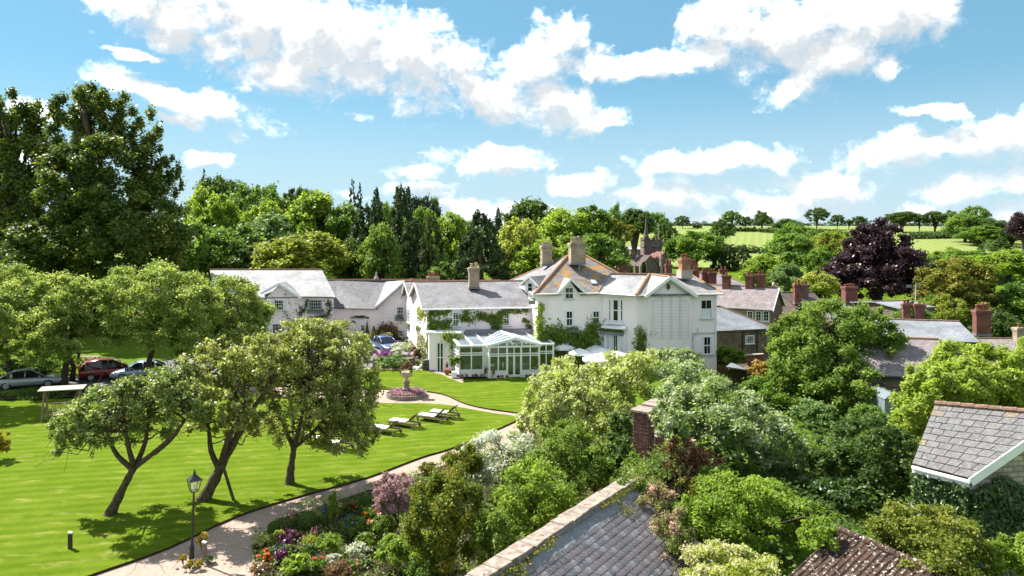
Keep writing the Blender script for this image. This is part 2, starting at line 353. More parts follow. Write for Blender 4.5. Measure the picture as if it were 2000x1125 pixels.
# ================================================================ material set
def grass_mat(name, c1, c2, stripe=0.0, ang=0.0, width=.55, dry=None):
    m, t, b = bsdf(name, .95, .015); l = t.links.new
    co = N(t, 'ShaderNodeTexCoord'); 
    n = N(t, 'ShaderNodeTexNoise'); l(co.outputs['Object'], n.inputs['Vector']); n.inputs['Scale'].default_value = .5; n.inputs['Detail'].default_value = 10; n.inputs['Roughness'].default_value = .7
    mr = N(t, 'ShaderNodeMapRange'); l(n.outputs[0], mr.inputs[0]); mr.inputs[1].default_value = .36; mr.inputs[2].default_value = .64
    f = mr.outputs[0]
    n2 = N(t, 'ShaderNodeTexNoise'); mp2 = N(t, 'ShaderNodeMapping'); mp2.inputs[2].default_value = (0, 0, -ang); l(co.outputs['Object'], mp2.inputs[0])
    mp2.inputs[3].default_value = (1, 3, 1); l(mp2.outputs[0], n2.inputs['Vector']); n2.inputs['Scale'].default_value = 7; n2.inputs['Detail'].default_value = 4; n2.inputs['Roughness'].default_value = .8
    if stripe:
        mp = N(t, 'ShaderNodeMapping'); mp.inputs[2].default_value = (0, 0, -ang); l(co.outputs['Object'], mp.inputs[0])
        wv = N(t, 'ShaderNodeTexWave', bands_direction='Y'); l(mp.outputs[0], wv.inputs['Vector']); wv.inputs['Scale'].default_value = math.pi / (10 * width); wv.inputs['Distortion'].default_value = 1.3; wv.inputs['Detail'].default_value = 2; wv.inputs['Detail Scale'].default_value = .6
        f = MA(t, 'ADD', MA(t, 'MULTIPLY', f, .65), MA(t, 'MULTIPLY', MA(t, 'SUBTRACT', wv.outputs['Fac'], .3), stripe), clamp=True)
    c = MIX(t, f, c1, c2)
    g = N(t, 'ShaderNodeMapRange'); l(n2.outputs[0], g.inputs[0]); g.inputs[1].default_value = .3; g.inputs[2].default_value = .75; g.inputs[3].default_value = .72; g.inputs[4].default_value = 1.22
    vm = N(t, 'ShaderNodeVectorMath', operation='SCALE'); l(c, vm.inputs[0]); l(g.outputs[0], vm.inputs['Scale']); c = vm.outputs[0]
    if dry:
        n3 = N(t, 'ShaderNodeTexNoise'); l(mp2.outputs[0], n3.inputs['Vector']); n3.inputs['Scale'].default_value = .55; n3.inputs['Detail'].default_value = 7; n3.inputs['Roughness'].default_value = .66
        m3 = N(t, 'ShaderNodeMapRange'); l(n3.outputs[0], m3.inputs[0]); m3.inputs[1].default_value = .54; m3.inputs[2].default_value = .74; m3.inputs[4].default_value = .75
        c = MIX(t, m3.outputs[0], c, dry)
    l(c, b.inputs['Base Color'])
    bp = N(t, 'ShaderNodeBump'); bp.inputs['Strength'].default_value = .5; bp.inputs['Distance'].default_value = .05; l(n2.outputs[0], bp.inputs['Height']); l(bp.outputs[0], b.inputs['Normal'])
    MT[name] = m; return m
grass_mat('lawn', (.070, .122, .006), (.128, .178, .016), .5, R(12), .8, (.25, .25, .07))
grass_mat('rough_grass', (.07, .13, .01), (.115, .17, .018))
grass_mat('field', (.17, .22, .06), (.235, .275, .10), .5, R(70), 3.0)
M('soil', (.05, .033, .02), (.025, .017, .011), 9, .95, .6)
M('gravel', (.36, .275, .23), (.27, .205, .17), 6, .95, .5, .1, detail=12, c3=(.45, .37, .30))
M('tarmac', (.17, .17, .18), (.12, .12, .125), 3, .9, .2)
M('bark', (.10, .078, .055), (.045, .034, .024), 9, .95, 1.0, .1, stretch=(1, 1, .35), c3=(.16, .16, .11))
M('apple_bark', (.125, .10, .072), (.05, .038, .027), 11, .95, 1.2, .1, stretch=(1, 1, .35), c3=(.15, .13, .045))
M('render_white', (.95, .85, .89), (.83, .73, .755), 1.3, .8, .08, .2, stretch=(1, 1, .3), detail=8, lo=.3, hi=.9)
M('render_pink', (.90, .80, .79), (.82, .72, .71), 1.1, .8, .08, .2)
M('paint_white', (.82, .83, .84), (.77, .78, .79), 2, .45, 0, .4)
M('grey_trim', (.55, .56, .58), (.47, .48, .5), 3, .6)
M('wire_grey', (.60, .61, .65), (.52, .53, .56), 3, .6)
M('soffit', (.62, .57, .52), (.55, .5, .45), 2, .8)
M('lead', (.18, .19, .21), (.12, .13, .145), 2.5, .55, .2, .4, c3=(.34, .36, .38))
M('black_iron', (.012, .012, .014), (.02, .02, .022), 20, .4, .1, .5)
M('gutter', (.06, .06, .065), (.04, .04, .045), 5, .5)
M('terracotta', (.27, .10, .055), (.18, .068, .04), 6, .85, .3, c3=(.42, .24, .14))
M('ridge_tile', (.22, .13, .095), (.14, .09, .07), 5, .9, .4, c3=(.35, .27, .20))
M('ridge_orange', (.34, .18, .07), (.16, .115, .09), 4, .9, .4, c3=(.34, .26, .18))
M('cream_pot', (.52, .42, .32), (.38, .3, .22), 6, .85, .2)
M('stone', (.40, .36, .30), (.28, .25, .21), 3, .9, .4, c3=(.5, .47, .42))
M('weathered_stone', (.33, .285, .245), (.17, .13, .105), 4, .95, .7, .1, c3=(.47, .44, .40), detail=10)
M('old_wood', (.27, .205, .15), (.16, .115, .082), 6, .85, .3, stretch=(1, 1, 1))
M('pale_wood', (.38, .33, .29), (.30, .255, .215), 6, .8, .2)
M('dark_wood', (.075, .05, .035), (.04, .027, .02), 8, .8, .3)
M('cushion', (.86, .85, .86), (.80, .79, .80), 3, .9)
M('canvas', (.84, .84, .85), (.80, .80, .81), 2, .85)
M('moss', (.06, .075, .018), (.10, .085, .03), 9, .95, .8, .1)
M('rubber', (.012, .012, .012), (.02, .02, .02), 9, .8)
M('alloy', (.45, .46, .48), (.35, .36, .38), 9, .35, 0, .5, .8)
M('number_plate', (.65, .47, .03), (.6, .43, .03), 9, .5)
M('tail_light', (.35, .01, .01), (.25, .008, .01), 9, .25, 0, .5)
M('head_light', (.6, .62, .65), (.5, .52, .55), 9, .15, 0, .6)
M('blue_plastic', (.02, .09, .35), (.02, .07, .28), 9, .5)
M('linen', (.75, .78, .82), (.65, .7, .76), 3, .85)
def PAINT(name, c, metal=.35):
    m, t, b = bsdf(name, .3, .5, metal); b.inputs['Base Color'].default_value = (*c, 1); b.inputs['Coat Weight'].default_value = .8; b.inputs['Coat Roughness'].default_value = .05; MT[name] = m
PAINT('car_silver', (.36, .40, .45)); PAINT('car_red', (.20, .012, .012)); PAINT('car_blue', (.28, .36, .48)); PAINT('car_navy', (.09, .12, .28)); PAINT('car_white', (.7, .7, .72), .1); PAINT('car_dark', (.03, .035, .045))
def GLASSD(name, c=(.012, .016, .02), rough=.06):
    m, t, b = bsdf(name, rough, .6); b.inputs['Base Color'].default_value = (*c, 1); MT[name] = m
GLASSD('window_glass'); GLASSD('car_glass', (.01, .013, .015), .04)
def CLEAR(name, amt=.75, tint=(.9, .97, .98)):
    m = bpy.data.materials.new(name); m.use_nodes = True; t = m.node_tree; t.nodes.clear(); l = t.links.new
    tr = N(t, 'ShaderNodeBsdfTransparent'); tr.inputs[0].default_value = (*tint, 1); gl = N(t, 'ShaderNodeBsdfGlossy'); gl.inputs['Roughness'].default_value = .02
    fr = N(t, 'ShaderNodeFresnel'); fr.inputs[0].default_value = 1.5
    mx = N(t, 'ShaderNodeMixShader'); l(MA(t, 'MULTIPLY_ADD', fr.outputs[0], 1.3, 1 - amt - .1, clamp=True), mx.inputs[0]); l(tr.outputs[0], mx.inputs[1]); l(gl.outputs[0], mx.inputs[2])
    o = N(t, 'ShaderNodeOutputMaterial'); l(mx.outputs[0], o.inputs[0]); MT[name] = m
CLEAR('conservatory_glass', .86, (.42, .50, .48)); m = bpy.data.materials.new('roof_glass'); m.use_nodes = True; t = m.node_tree; b = t.nodes['Principled BSDF']; b.inputs['Base Color'].default_value = (.27, .33, .38, 1); b.inputs['Roughness'].default_value = .08; b.inputs['Specular IOR Level'].default_value = .6; b.inputs['Alpha'].default_value = .6; MT['roof_glass'] = m; CLEAR('lamp_glass', .8)
BR('slate_grey', (0.228, 0.220, 0.236), (0.167, 0.163, 0.179), (0.076, 0.076, 0.084), .32, .2, .014, .6, None, bump=.6, grey=(0.289, 0.274, 0.274), nscale=.6)
BR('slate_pale', (0.357, 0.350, 0.357), (0.289, 0.289, 0.304), (0.152, 0.152, 0.160), .34, .21, .014, .65, None, bump=.6, grey=(0.114, 0.114, 0.129), nscale=.5)
BR('slate_dark', (0.129, 0.133, 0.152), (0.091, 0.095, 0.110), (0.038, 0.038, 0.042), .34, .21, .016, .6, None, bump=.6, grey=(0.228, 0.228, 0.236))
BR('slate_lichen', (0.228, 0.217, 0.220), (0.160, 0.156, 0.167), (0.076, 0.072, 0.076), .32, .2, .014, .7, (.33, .175, .04), .495, bump=.6, grey=(0.274, 0.251, 0.236))
BR('slate_some_lichen', (0.304, 0.293, 0.293), (0.236, 0.228, 0.236), (0.114, 0.106, 0.106), .34, .21, .014, .7, (0.304, 0.179, 0.061), .595, bump=.6, grey=(0.198, 0.190, 0.190))
BR('slate_mauve', (0.251, 0.213, 0.220), (0.190, 0.160, 0.171), (0.099, 0.084, 0.091), .34, .21, .014, .7, (0.274, 0.213, 0.152), .64, bump=.6, grey=(0.289, 0.258, 0.251))
BR('slate_blue', (0.258, 0.274, 0.304), (0.205, 0.220, 0.251), (0.106, 0.114, 0.129), .3, .22, .016, .65, None, bump=.7, grey=(0.289, 0.274, 0.266), nscale=.4)
BR('red_tile', (.24, .105, .085), (.18, .08, .07), (.09, .05, .04), .25, .18, .014, .8, (.3, .25, .16), .62)
BR('brown_tile', (.14, .10, .09), (.10, .075, .07), (.05, .04, .04), .25, .18, .014, .8)
BR('brick_buff', (.42, .325, .235), (.32, .245, .175), (.34, .28, .21), .225, .075, .01, .9, (.33, .28, .22), .6)
BR('brick_red', (.19, .062, .047), (.13, .044, .037), (.18, .11, .09), .225, .075, .01, .9, (.13, .055, .05), .6)
BR('brick_orange', (.32, .125, .055), (.25, .085, .045), (.4, .3, .2), .225, .075, .01, .9, (.34, .2, .11), .6)
BR('stone_brown', (.16, .12, .105), (.10, .077, .07), (.19, .155, .13), .5, .22, .025, .95, (.24, .19, .16), .6, bump=.8)
BR('stone_tan', (.37, .29, .22), (.27, .21, .165), (.34, .28, .22), .45, .2, .025, .95, None, bump=.7)
BR('stone_church', (.175, .135, .125), (.115, .09, .085), (.14, .11, .1), .6, .3, .025, .95, (.26, .21, .18), .6)
BR('stone_rubble', (.40, .35, .285), (.29, .25, .2), (.22, .19, .155), .42, .19, .025, .95, (.22, .18, .14), .6, bump=1)
# ---- leaves (linear base colours)
LF('lf_apple', [(.055, .085, .028), (.092, .138, .045), (.15, .20, .075), (.28, .29, .17)], .28, .42, .45, [0, .45, .75, 1])
LF('lf_apple_pale', [(.075, .105, .034), (.135, .175, .055), (.22, .25, .10), (.34, .33, .19)], .3, .42, .45, [0, .4, .7, 1])
LF('lf_willow', [(.06, .10, .026), (.10, .152, .043), (.155, .205, .07), (.22, .26, .11)], .35)
LF('lf_bigdark', [(.024, .046, .012), (.045, .074, .016), (.08, .11, .022), (.125, .14, .03)], .22, .45, .35, [0, .45, .75, 1])
LF('lf_ygreen', [(.062, .092, .016), (.105, .142, .026), (.165, .19, .042)], .35)
LF('lf_syc', [(.048, .09, .02), (.085, .142, .032), (.135, .195, .05)], .32)
LF('lf_olivegreen', [(.042, .068, .014), (.085, .118, .022), (.145, .165, .04), (.20, .19, .07)], .3, pos=[0, .45, .8, 1])
LF('lf_mid', [(.035, .072, .016), (.065, .125, .026), (.105, .175, .035)], .3)
LF('lf_bright', [(.06, .105, .018), (.105, .17, .028), (.17, .235, .045)], .35)
LF('lf_lime', [(.115, .175, .035), (.19, .265, .055), (.28, .35, .085), (.37, .42, .14)], .4, pos=[0, .4, .75, 1])
LF('lf_dark', [(.022, .045, .014), (.037, .07, .02), (.06, .10, .028)], .25)
LF('lf_blue', [(.045, .085, .04), (.08, .14, .06), (.13, .19, .09)], .25)
LF('lf_conifer', [(.013, .025, .012), (.022, .04, .016), (.036, .058, .022)], .1)
LF('lf_conifer_blue', [(.014, .026, .018), (.022, .038, .026), (.034, .055, .036)], .1)
LF('lf_cypress', [(.02, .035, .013), (.034, .052, .016), (.05, .072, .022)], .1)
LF('lf_yellow', [(.10, .13, .018), (.18, .21, .028), (.28, .29, .04)], .35)
LF('lf_palegreen', [(.12, .16, .04), (.19, .23, .06), (.27, .30, .095)], .35)
LF('lf_purple', [(.015, .008, .011), (.025, .012, .017), (.042, .02, .027)], .12, .4, .4)
LF('lf_olive', [(.05, .062, .013), (.085, .10, .02), (.14, .14, .03), (.17, .12, .035)], .3, pos=[0, .45, .75, 1])
LF('lf_oliveshrub', [(.035, .062, .010), (.068, .10, .015), (.115, .125, .02), (.16, .11, .025)], .3, pos=[0, .5, .8, 1])
LF('lf_variegated', [(.10, .145, .035), (.21, .27, .08), (.44, .47, .24), (.58, .59, .37)], .3, .5, .3, [0, .36, .64, 1])
LF('lf_kousa', [(.05, .095, .026), (.105, .165, .055), (.42, .47, .32), (.54, .58, .44)], .3, .5, .3, [0, .47, .63, 1])
LF('lf_cream', [(.09, .14, .02), (.17, .22, .03), (.52, .50, .28), (.62, .60, .4)], .3, .5, .3, [0, .45, .6, 1])
LF('lf_silver', [(.09, .125, .06), (.22, .26, .19), (.52, .55, .52), (.66, .68, .68)], .2, .5, .3, [0, .35, .6, 1])
LF('lf_photinia', [(.045, .05, .016), (.085, .042, .024), (.13, .06, .035), (.17, .11, .06)], .3, .4, .4, [0, .35, .7, 1])
LF('lf_pinkpurple', [(.10, .055, .075), (.18, .10, .13), (.36, .23, .27), (.52, .38, .41)], .25, .5, .3, [0, .35, .65, 1])
LF('lf_plum', [(.03, .009, .022), (.065, .017, .045), (.13, .05, .09)], .2, .4, .4)
LF('lf_bamboo', [(.055, .10, .018), (.10, .165, .028), (.165, .235, .05)], .35)
LF('lf_ivy', [(.014, .034, .012), (.026, .055, .017), (.05, .09, .026)], .15, .35, .5)
LF('lf_vine', [(.042, .08, .016), (.078, .128, .024), (.125, .178, .042)], .3)
LF('lf_box', [(.02, .05, .01), (.036, .08, .014), (.055, .11, .02)], .15)
LF('lf_golden', [(.20, .17, .02), (.33, .27, .03), (.44, .36, .05)], .3)
LF('lf_orange', [(.16, .15, .03), (.36, .24, .06), (.50, .32, .10)], .3)
LF('lf_brown', [(.05, .03, .015), (.10, .06, .03), (.16, .10, .05)], .2)
LF('lf_roses', [(.05, .09, .025), (.09, .14, .035), (.62, .52, .48), (.72, .64, .58)], .3, .6, .2, [0, .55, .62, 1])
LF('lf_pinkroses', [(.05, .09, .025), (.085, .13, .03), (.62, .33, .34), (.72, .48, .47)], .3, .6, .2, [0, .56, .64, 1])
LF('lf_bedpink', [(.05, .07, .03), (.13, .06, .12), (.5, .22, .33), (.62, .45, .52)], .3, .6, .2, [0, .35, .55, 1])
LF('fl_white', [(.62, .62, .58), (.75, .75, .72)], .2, .6); LF('fl_orange', [(.62, .10, .015), (.75, .20, .03)], .25, .6); LF('fl_pink', [(.55, .12, .25), (.7, .3, .42)], .25, .6)
LF('fl_red', [(.5, .03, .02), (.6, .06, .04)], .25, .6); LF('fl_blue', [(.06, .05, .32), (.12, .10, .45)], .25, .6); LF('fl_peach', [(.7, .35, .22), (.75, .5, .38)], .25, .6); LF('fl_purple', [(.14, .03, .2), (.25, .08, .32)], .25, .6); LF('fl_yellow', [(.6, .5, .08), (.7, .6, .2)], .25, .6)
# ================================================================ ground, hill, lawns, paths
def grid(name, xs, ys, fz, mat):
    vs = [(x, y, fz(x, y)) for y in ys for x in xs]; nx = len(xs)
    fs = [(j * nx + i, j * nx + i + 1, (j + 1) * nx + i + 1, (j + 1) * nx + i) for j in range(len(ys) - 1) for i in range(nx - 1)]
    me = bpy.data.meshes.new(name); me.from_pydata(vs, [], fs); me.materials.append(mat); me.polygons.foreach_set('use_smooth', [True] * len(fs))
    return tag(link(name, me), kind='structure')
XS = [-900, -600, -400, -280, -200] + list(range(-150, 151, 6)) + [200, 280, 400, 600, 900]
grid('ground', XS, [-200, -80, -30] + list(range(0, 171, 5)), tz, MT['rough_grass'])
grid('hill_field', XS, list(range(170, 451, 10)) + [480, 520, 570, 640, 720, 800, 1000, 1500], tz, MT['field'])
def pg(*p, z=0.0): return [gd(a, b, z) for a, b in p]
def sheet(name, poly, z, mat, kind='structure'):
    mb = MB(); mb.add([(p[0], p[1], z) for p in poly], [tuple(range(len(poly)))])
    o = mb.build(name, mat, uv=False); tag(o, kind=kind); 
    if o.data.polygons[0].normal.z < 0: o.data.flip_normals()
    return o
def curve_pts(P, k=5):
    out = []; n = len(P)
    for i in range(n - 1):
        p0, p1, p2, p3 = P[max(0, i - 1)], P[i], P[i + 1], P[min(n - 1, i + 2)]
        for s in range(k):
            t = s / k; out.append(.5 * ((2 * p1) + (p2 - p0) * t + (2 * p0 - 5 * p1 + 4 * p2 - p3) * t * t + (3 * p1 - p0 - 3 * p2 + p3) * t ** 3))
    return out + [P[-1]]
edge1 = curve_pts(pg((205, 1112), (330, 1068), (450, 1012), (560, 975), (715, 932), (820, 893), (900, 868), (1015, 818)), 4)
edge2lo = curve_pts(pg((1000, 811), (960, 806), (915, 798), (870, 790), (820, 787), (760, 787), (690, 782), (600, 776), (480, 771)), 4)
edge2hi = curve_pts(pg((480, 752), (600, 754), (690, 757), (755, 759), (815, 762), (865, 769), (905, 786), (945, 796), (1000, 804), (1075, 815)), 4)
lawnA = [V((-45, 20, 0))] + [V((-14.6, 19.2, 0))] + edge1 + edge2lo + pg((480, 775), (330, 774), (190, 776), (0, 783), (-400, 800)) + [V((-62, 44, 0))]
# the bottom-left corner of the lawn runs past the edge of the view
lawnA[0] = V((-60, 17.5, 0)); lawnA[1] = gd(120, 1142)
lawnB = edge2hi + pg((1120, 800), (1110, 745), (1040, 741), (900, 747), (878, 738), (862, 731), (830, 723.5), (760, 721.5), (700, 721), (560, 726), (480, 733))
def lawn(name, poly):
    mb = MB(); n = len(poly); mb.add([(p.x, p.y, 0) for p in poly], [tuple(range(n))]); mb.mi = 1
    mb.add([(p.x, p.y, 0) for p in poly] + [(p.x, p.y, -.2) for p in poly], [(i, (i + 1) % n, n + (i + 1) % n, n + i) for i in range(n)])
    o = mb.build(name, [MT['lawn'], MT['soil']], uv=False); tag(o, kind='structure'); return o
lawn('lawn', lawnA); lawn('upper_lawn', lawnB)
sheet('gravel_path', [V((-14.5, 16, 0)), V((-2, 16, 0)), gd(505, 1130), gd(492, 1060), gd(548, 1008), gd(655, 975), gd(745, 945), gd(830, 918), gd(925, 884), gd(1060, 845), gd(1110, 815), gd(1080, 800)] + [gd(1000, 800), gd(905, 780), gd(860, 765), gd(750, 755), gd(480, 748), gd(480, 778), gd(700, 790), gd(900, 800), gd(985, 815), gd(900, 862), gd(700, 928), gd(440, 1005), gd(190, 1108), gd(100, 1150)], -.1, MT['gravel'])
sheet('gravel_strip', pg((640, 722.5), (700, 722.5), (830, 725), (870, 736), (905, 752), (905, 738), (890, 730), (835, 722), (800, 717), (640, 716)), -.06, MT['gravel'])
sheet('driveway', pg((-700, 775), (0, 772), (140, 768), (300, 756), (400, 738), (480, 720), (600, 714), (740, 714), (800, 712), (830, 690), (790, 660), (700, 657), (560, 664), (420, 682), (330, 700), (250, 722), (120, 733), (-700, 745)), -.11, MT['tarmac'])
sheet('border_soil', [gd(505, 1132), gd(492, 1060), gd(548, 1008), gd(655, 975), gd(745, 945), gd(830, 918), gd(925, 884), gd(1080, 835), V((10, 36, 0)), V((5, 26, 0)), V((-2, 17, 0))], -.085, MT['soil'])
sheet('terrace', pg((1055, 741), (1250, 741), (1260, 712), (1060, 718)), -.05, MT['stone'])
sheet('swing_bed_soil', pg((0, 779), (180, 772), (190, 760), (0, 764)), -.07, MT['soil'])
# ================================================================ building pieces
Z = V((0, 0, 1))
def ud(p, q): d = V((q[0] - p[0], q[1] - p[1], 0)); return d.normalized()
def window(parent, p, u, w, h, cols=2, rows=2, sash=False, sill=True, frame='paint_white', fw=.07, bar=.028, curtain=False, name='window', fan=False):
    """p: middle of the sill line on the wall face; u: along the wall, left to right from outside"""
    p, u = V(p), V(u); n = V((u.y, -u.x, 0)); c = p + Z * (h / 2)
    mb = MB()
    for s in (-1, 1): mb.ob(c + u * (s * (w / 2 - fw / 2)) + n * .03, u, n, Z, fw / 2, .045, h / 2)
    for s in (-1, 1): mb.ob(c + Z * (s * (h / 2 - fw / 2)) + n * .028, u, n, Z, w / 2 - fw, .04, fw / 2)
    for i in range(1, cols): mb.ob(c + u * (-w / 2 + w * i / cols) + n * .024, u, n, Z, bar / 2, .03, h / 2 - fw)
    for j in range(1, rows): mb.ob(c + Z * (-h / 2 + h * j / rows) + n * .022, u, n, Z, w / 2 - fw, .028, (bar / 2 if not (sash and j == rows // 2) else .04))
    f = mb.build(name, MT[frame], parent, uv=False)
    pm = MB(); pm.ob(c + n * .012, u, n, Z, w / 2 - fw * .6, .006, h / 2 - fw * .6); pm.build('pane', MT['window_glass'], f, uv=False)
    if curtain:
        cm = MB(); 
        for s in (-1, 1): cm.ob(c + u * (s * w * .36) + n * .02, u, n, Z, w * .085, .003, h / 2 - fw)
        cm.build('curtain', MT['linen'], f, uv=False)
    if sill:
        sm = MB(); sm.ob(p + n * .07 - Z * .04, u, n, Z, w / 2 + .1, .09, .045); sm.build('sill', MT['grey_trim'], f, uv=False)
    return f
def chimney(parent, c, w, d, z0, z1, mat, pots=2, pot='terracotta', u=(1, 0, 0), ph=.5, cap=True, base=None, name='chimney', label=None):
    u = V(u).normalized(); n = V((-u.y, u.x, 0)); c = V((c[0], c[1], 0)); mb = MB()
    h = z1 - z0
    mb.ob(c + Z * ((z0 + z1) / 2), u, n, Z, w / 2, d / 2, h / 2)
    if cap:
        mb.ob(c + Z * (z1 - .32), u, n, Z, w / 2 + .05, d / 2 + .05, .06); mb.ob(c + Z * (z1 - .12), u, n, Z, w / 2 + .10, d / 2 + .10, .08)
        mb.ob(c + Z * (z1 - .01), u, n, Z, w / 2 + .05, d / 2 + .05, .04)
    o = mb.build(name, MT[mat], parent)
    if label: o['label'] = label
    if base:
        b = MB(); b.ob(c + Z * (z0 + base[1] / 2), u, n, Z, w / 2 + .13, d / 2 + .13, base[1] / 2); b.build('base', MT[base[0]], o)
    fl = MB(); fl.ob(c + Z * (z0 + .02), u, n, Z, w / 2 + .05, d / 2 + .05, .1); fl.build('flashing', MT['lead'], o)
    for i in range(pots):
        t = (i + .5) / pots - .5; k = 1 + .12 * ((i * 7) % 3 - 1)
        q = c + u * (t * w * .92) + Z * z1
        pb = MB(); r = min(.15, w / pots * .42)
        pb.lathe([(r * 1.1, -.03), (r, .06), (r * .82, ph * k * .8), (r * 1.05, ph * k * .85), (r * 1.02, ph * k), (r * .6, ph * k), (r * .6, ph * k - .1)], q, 10)
        pb.build('pot', MT[pot], o, True, uv=False)
    return o
def ridge(parent, pts, mat='ridge_tile', r=.11):
    mb = MB()
    for a, b in zip(pts, pts[1:]): mb.tube([V(a) + Z * .02, V(b) + Z * .02], r, 8)
    return mb.build('ridge_cap', MT[mat], parent, uv=False)
def barge(parent, pts, mat='paint_white', h=.24, t=.06, name='bargeboard', drop=.1):
    mb = MB()
    for a, b in zip(pts, pts[1:]): mb.beam(V(a) - Z * drop, V(b) - Z * drop, t, h)
    return mb.build(name, MT[mat], parent, uv=False)
def gutter(parent, a, b, mat='paint_white', r=.07):
    mb = MB(); mb.tube([V(a), V(b)], r, 6); return mb.build('gutter', MT[mat], parent, uv=False)
def pipe(parent, pts, mat='paint_white', r=.045):
    mb = MB(); mb.tube(pts, r, 6); return mb.build('drainpipe', MT[mat], parent, uv=False)
def roof(parent, polys, mat, t=.1, name='roof'):
    mb = MB()
    for p in polys: mb.slab(p, t)
    return mb.build(name, MT[mat], parent)
SEED = [100]
def leafpatch(name, pts, n, size, lm, parent=None, label=None, cat=None, spread=(.18, .12, .18), base=None, group=None):
    """climber: leaves gathered along a line of stems on a wall"""
    SEED[0] += 1; rng = np.random.default_rng(SEED[0]); P = []
    segs = [(V(a), V(b)) for pl in pts for a, b in zip(pl, pl[1:])]; ln = np.array([max(.1, (b - a).length) for a, b in segs])
    k = rng.choice(len(segs), n, p=ln / ln.sum()); u = rng.random(n)
    A = np.array([s[0] for s in segs])[k]; B = np.array([s[1] for s in segs])[k]
    C = A + (B - A) * u[:, None]
    lump = np.sin(C[:, :1] * 7 + C[:, 2:] * 5) * .5 + .75
    C = C + rng.normal(size=(n, 3)) * np.array(spread) * lump
    C[:, 1] -= np.abs(rng.normal(size=n)) * .06
    b0 = V(base) if base else V(C.mean(axis=0)) - Z * (C[:, 2].mean() - max(0, C[:, 2].min()))
    org = ORG[parent] if parent else b0
    t = .5 + rng.normal(size=n) * .2 + np.sin(C[:, 0] * 3 + C[:, 2] * 4) * .15
    me = leaf_mesh(name, C - np.array(org), np.tile([-.2, -1, .7], (n, 1)), size, t, MT[lm], rng)
    o = link(name, me, parent, None if parent else org, org)
    sm = MB()
    for pl in pts: sm.tube(pl, .02, 4)
    if parent is None:
        sm.build('stem', MT['bark'], o, uv=False); tag(o, label, cat, group)
    return o
def flowerbox(label, p, u, w, lm='lf_vine', h=.28, seed=1):
    p, u = V(p), V(u); n = V((u.y, -u.x, 0)); r = thing('flower_box', label, 'flower box', p, 'flower boxes on the hotel walls')
    mb = MB(); mb.ob(p + Z * (h / 2) + n * .14, u, n, Z, w / 2, .13, h / 2)
    for i in range(5): mb.ob(p + Z * (h / 2) + n * .275 + u * (w * (i / 5 - .4)), u, n, Z, w * .07, .012, h * .36)
    mb.build('trough', MT['lead'], r, uv=False)
    rng = np.random.default_rng(seed); k = int(170 * w)
    P = np.array([p + u * (w * .5 * a) + n * (.14 + .1 * b) + Z * (h + .12 + .1 * c) for a, b, c in zip(rng.uniform(-1, 1, k), rng.normal(size=k), rng.normal(size=k))])
    o = link('foliage', leaf_mesh('foliage', P - np.array(p), np.tile([0, -.5, 1.], (k, 1)), .07, rng.random(k), MT[lm], rng), r); tag(o, kind='stuff')
    return r
# ================================================================ the white hotel
hotel = thing('hotel', 'long white rendered country hotel with grey slate roofs and tan brick chimneys', 'hotel', (4, 62, 0))
# --- left wing
A, B, D, D2 = V((-7.75, 62, 0)), V((2.2, 63.6, 0)), V((-10.8, 74, 0)), V((-12.74, 80.5, 0))
E, E2 = V((-.6, 75.6, 0)), V((-2.2, 82, 0))
uL = ud(A, B); nL = V((uL.y, -uL.x, 0)); ugl = ud(D, A); ugr = ud(D2, D); ZE, ZR = 5.44, 7.36
mid = lambda a, b: (a + b) / 2
w = MB(); w.prism([A, B, E, D], 0, ZE)
ga = mid(A, D); gb = mid(B, E)
w.add([A + Z * ZE, D + Z * ZE, ga + Z * (ZR - .05)], [(0, 2, 1)])
w.prism([D, E, E2, D2], 0, 4.2); gd2 = V((-11.72, 77.1, 0)); ge2 = mid(E, E2)
w.add([D + Z * 4.2, D + Z * ZE, gd2 + Z * 6.75, D2 + Z * 4.2], [(0, 1, 2, 3)][::1])
w.build('wall', MT['render_white'], hotel)
ov = -uL * .45; f = nL * .3
roof(hotel, [[A + ov + f + Z * (ZE - .1), B + uL * .1 + f + Z * (ZE - .1), gb + uL * 1.5 + Z * ZR, ga + ov + Z * ZR],
             [D + ov + Z * (ZE + .02), E + Z * (ZE + .02), gb + Z * ZR, ga + ov + Z * ZR],
             [D + ov + Z * (ZE + .02), E + Z * (ZE + .02), ge2 + Z * 6.8, gd2 + ov + Z * 6.8],
             [D2 + ov * 1.1 - f + Z * 4.1, E2 - f + Z * 4.1, ge2 + Z * 6.8, gd2 + ov + Z * 6.8]], 'slate_grey')
ridge(hotel, [ga + ov + Z * ZR, gb + uL * .6 + Z * ZR], 'ridge_tile', .08)
ridge(hotel, [gd2 + ov + Z * 6.8, ge2 + Z * 6.8], 'terracotta', .09)
barge(hotel, [A + ov + f + Z * ZE, ga + ov + Z * (ZR + .02), D + ov + Z * ZE], 'soffit', .22, .1, drop=.14)
barge(hotel, [D + ov + Z * (ZE + .05), gd2 + ov + Z * 6.8, D2 + ov * 1.1 + Z * 4.1], 'soffit', .22, .1, drop=.14)
gutter(hotel, A + ov + f * 1.2 + Z * (ZE - .12), B + f * 1.2 + Z * (ZE - .12))
def onw(a, u, px, py, out=0):
    """point of the vertical wall plane through a along u that the photograph shows at px, py"""
    k = (px - 1000) / F; t = (k * a.y - a.x) / (u.x - k * u.y); q = a + u * t; return V((q.x, q.y, H - (py - YH) * q.y / F))
def win_on(a, u, x0, x1, y0, y1, **kw):
    p, q = onw(a, u, x0, y1), onw(a, u, x1, y1); tp = onw(a, u, (x0 + x1) / 2, y0); m = (p + q) / 2
    return window(hotel if 'parent' not in kw else kw.pop('parent'), V((m.x, m.y, m.z)), u, (q - p).length, tp.z - m.z, **kw)
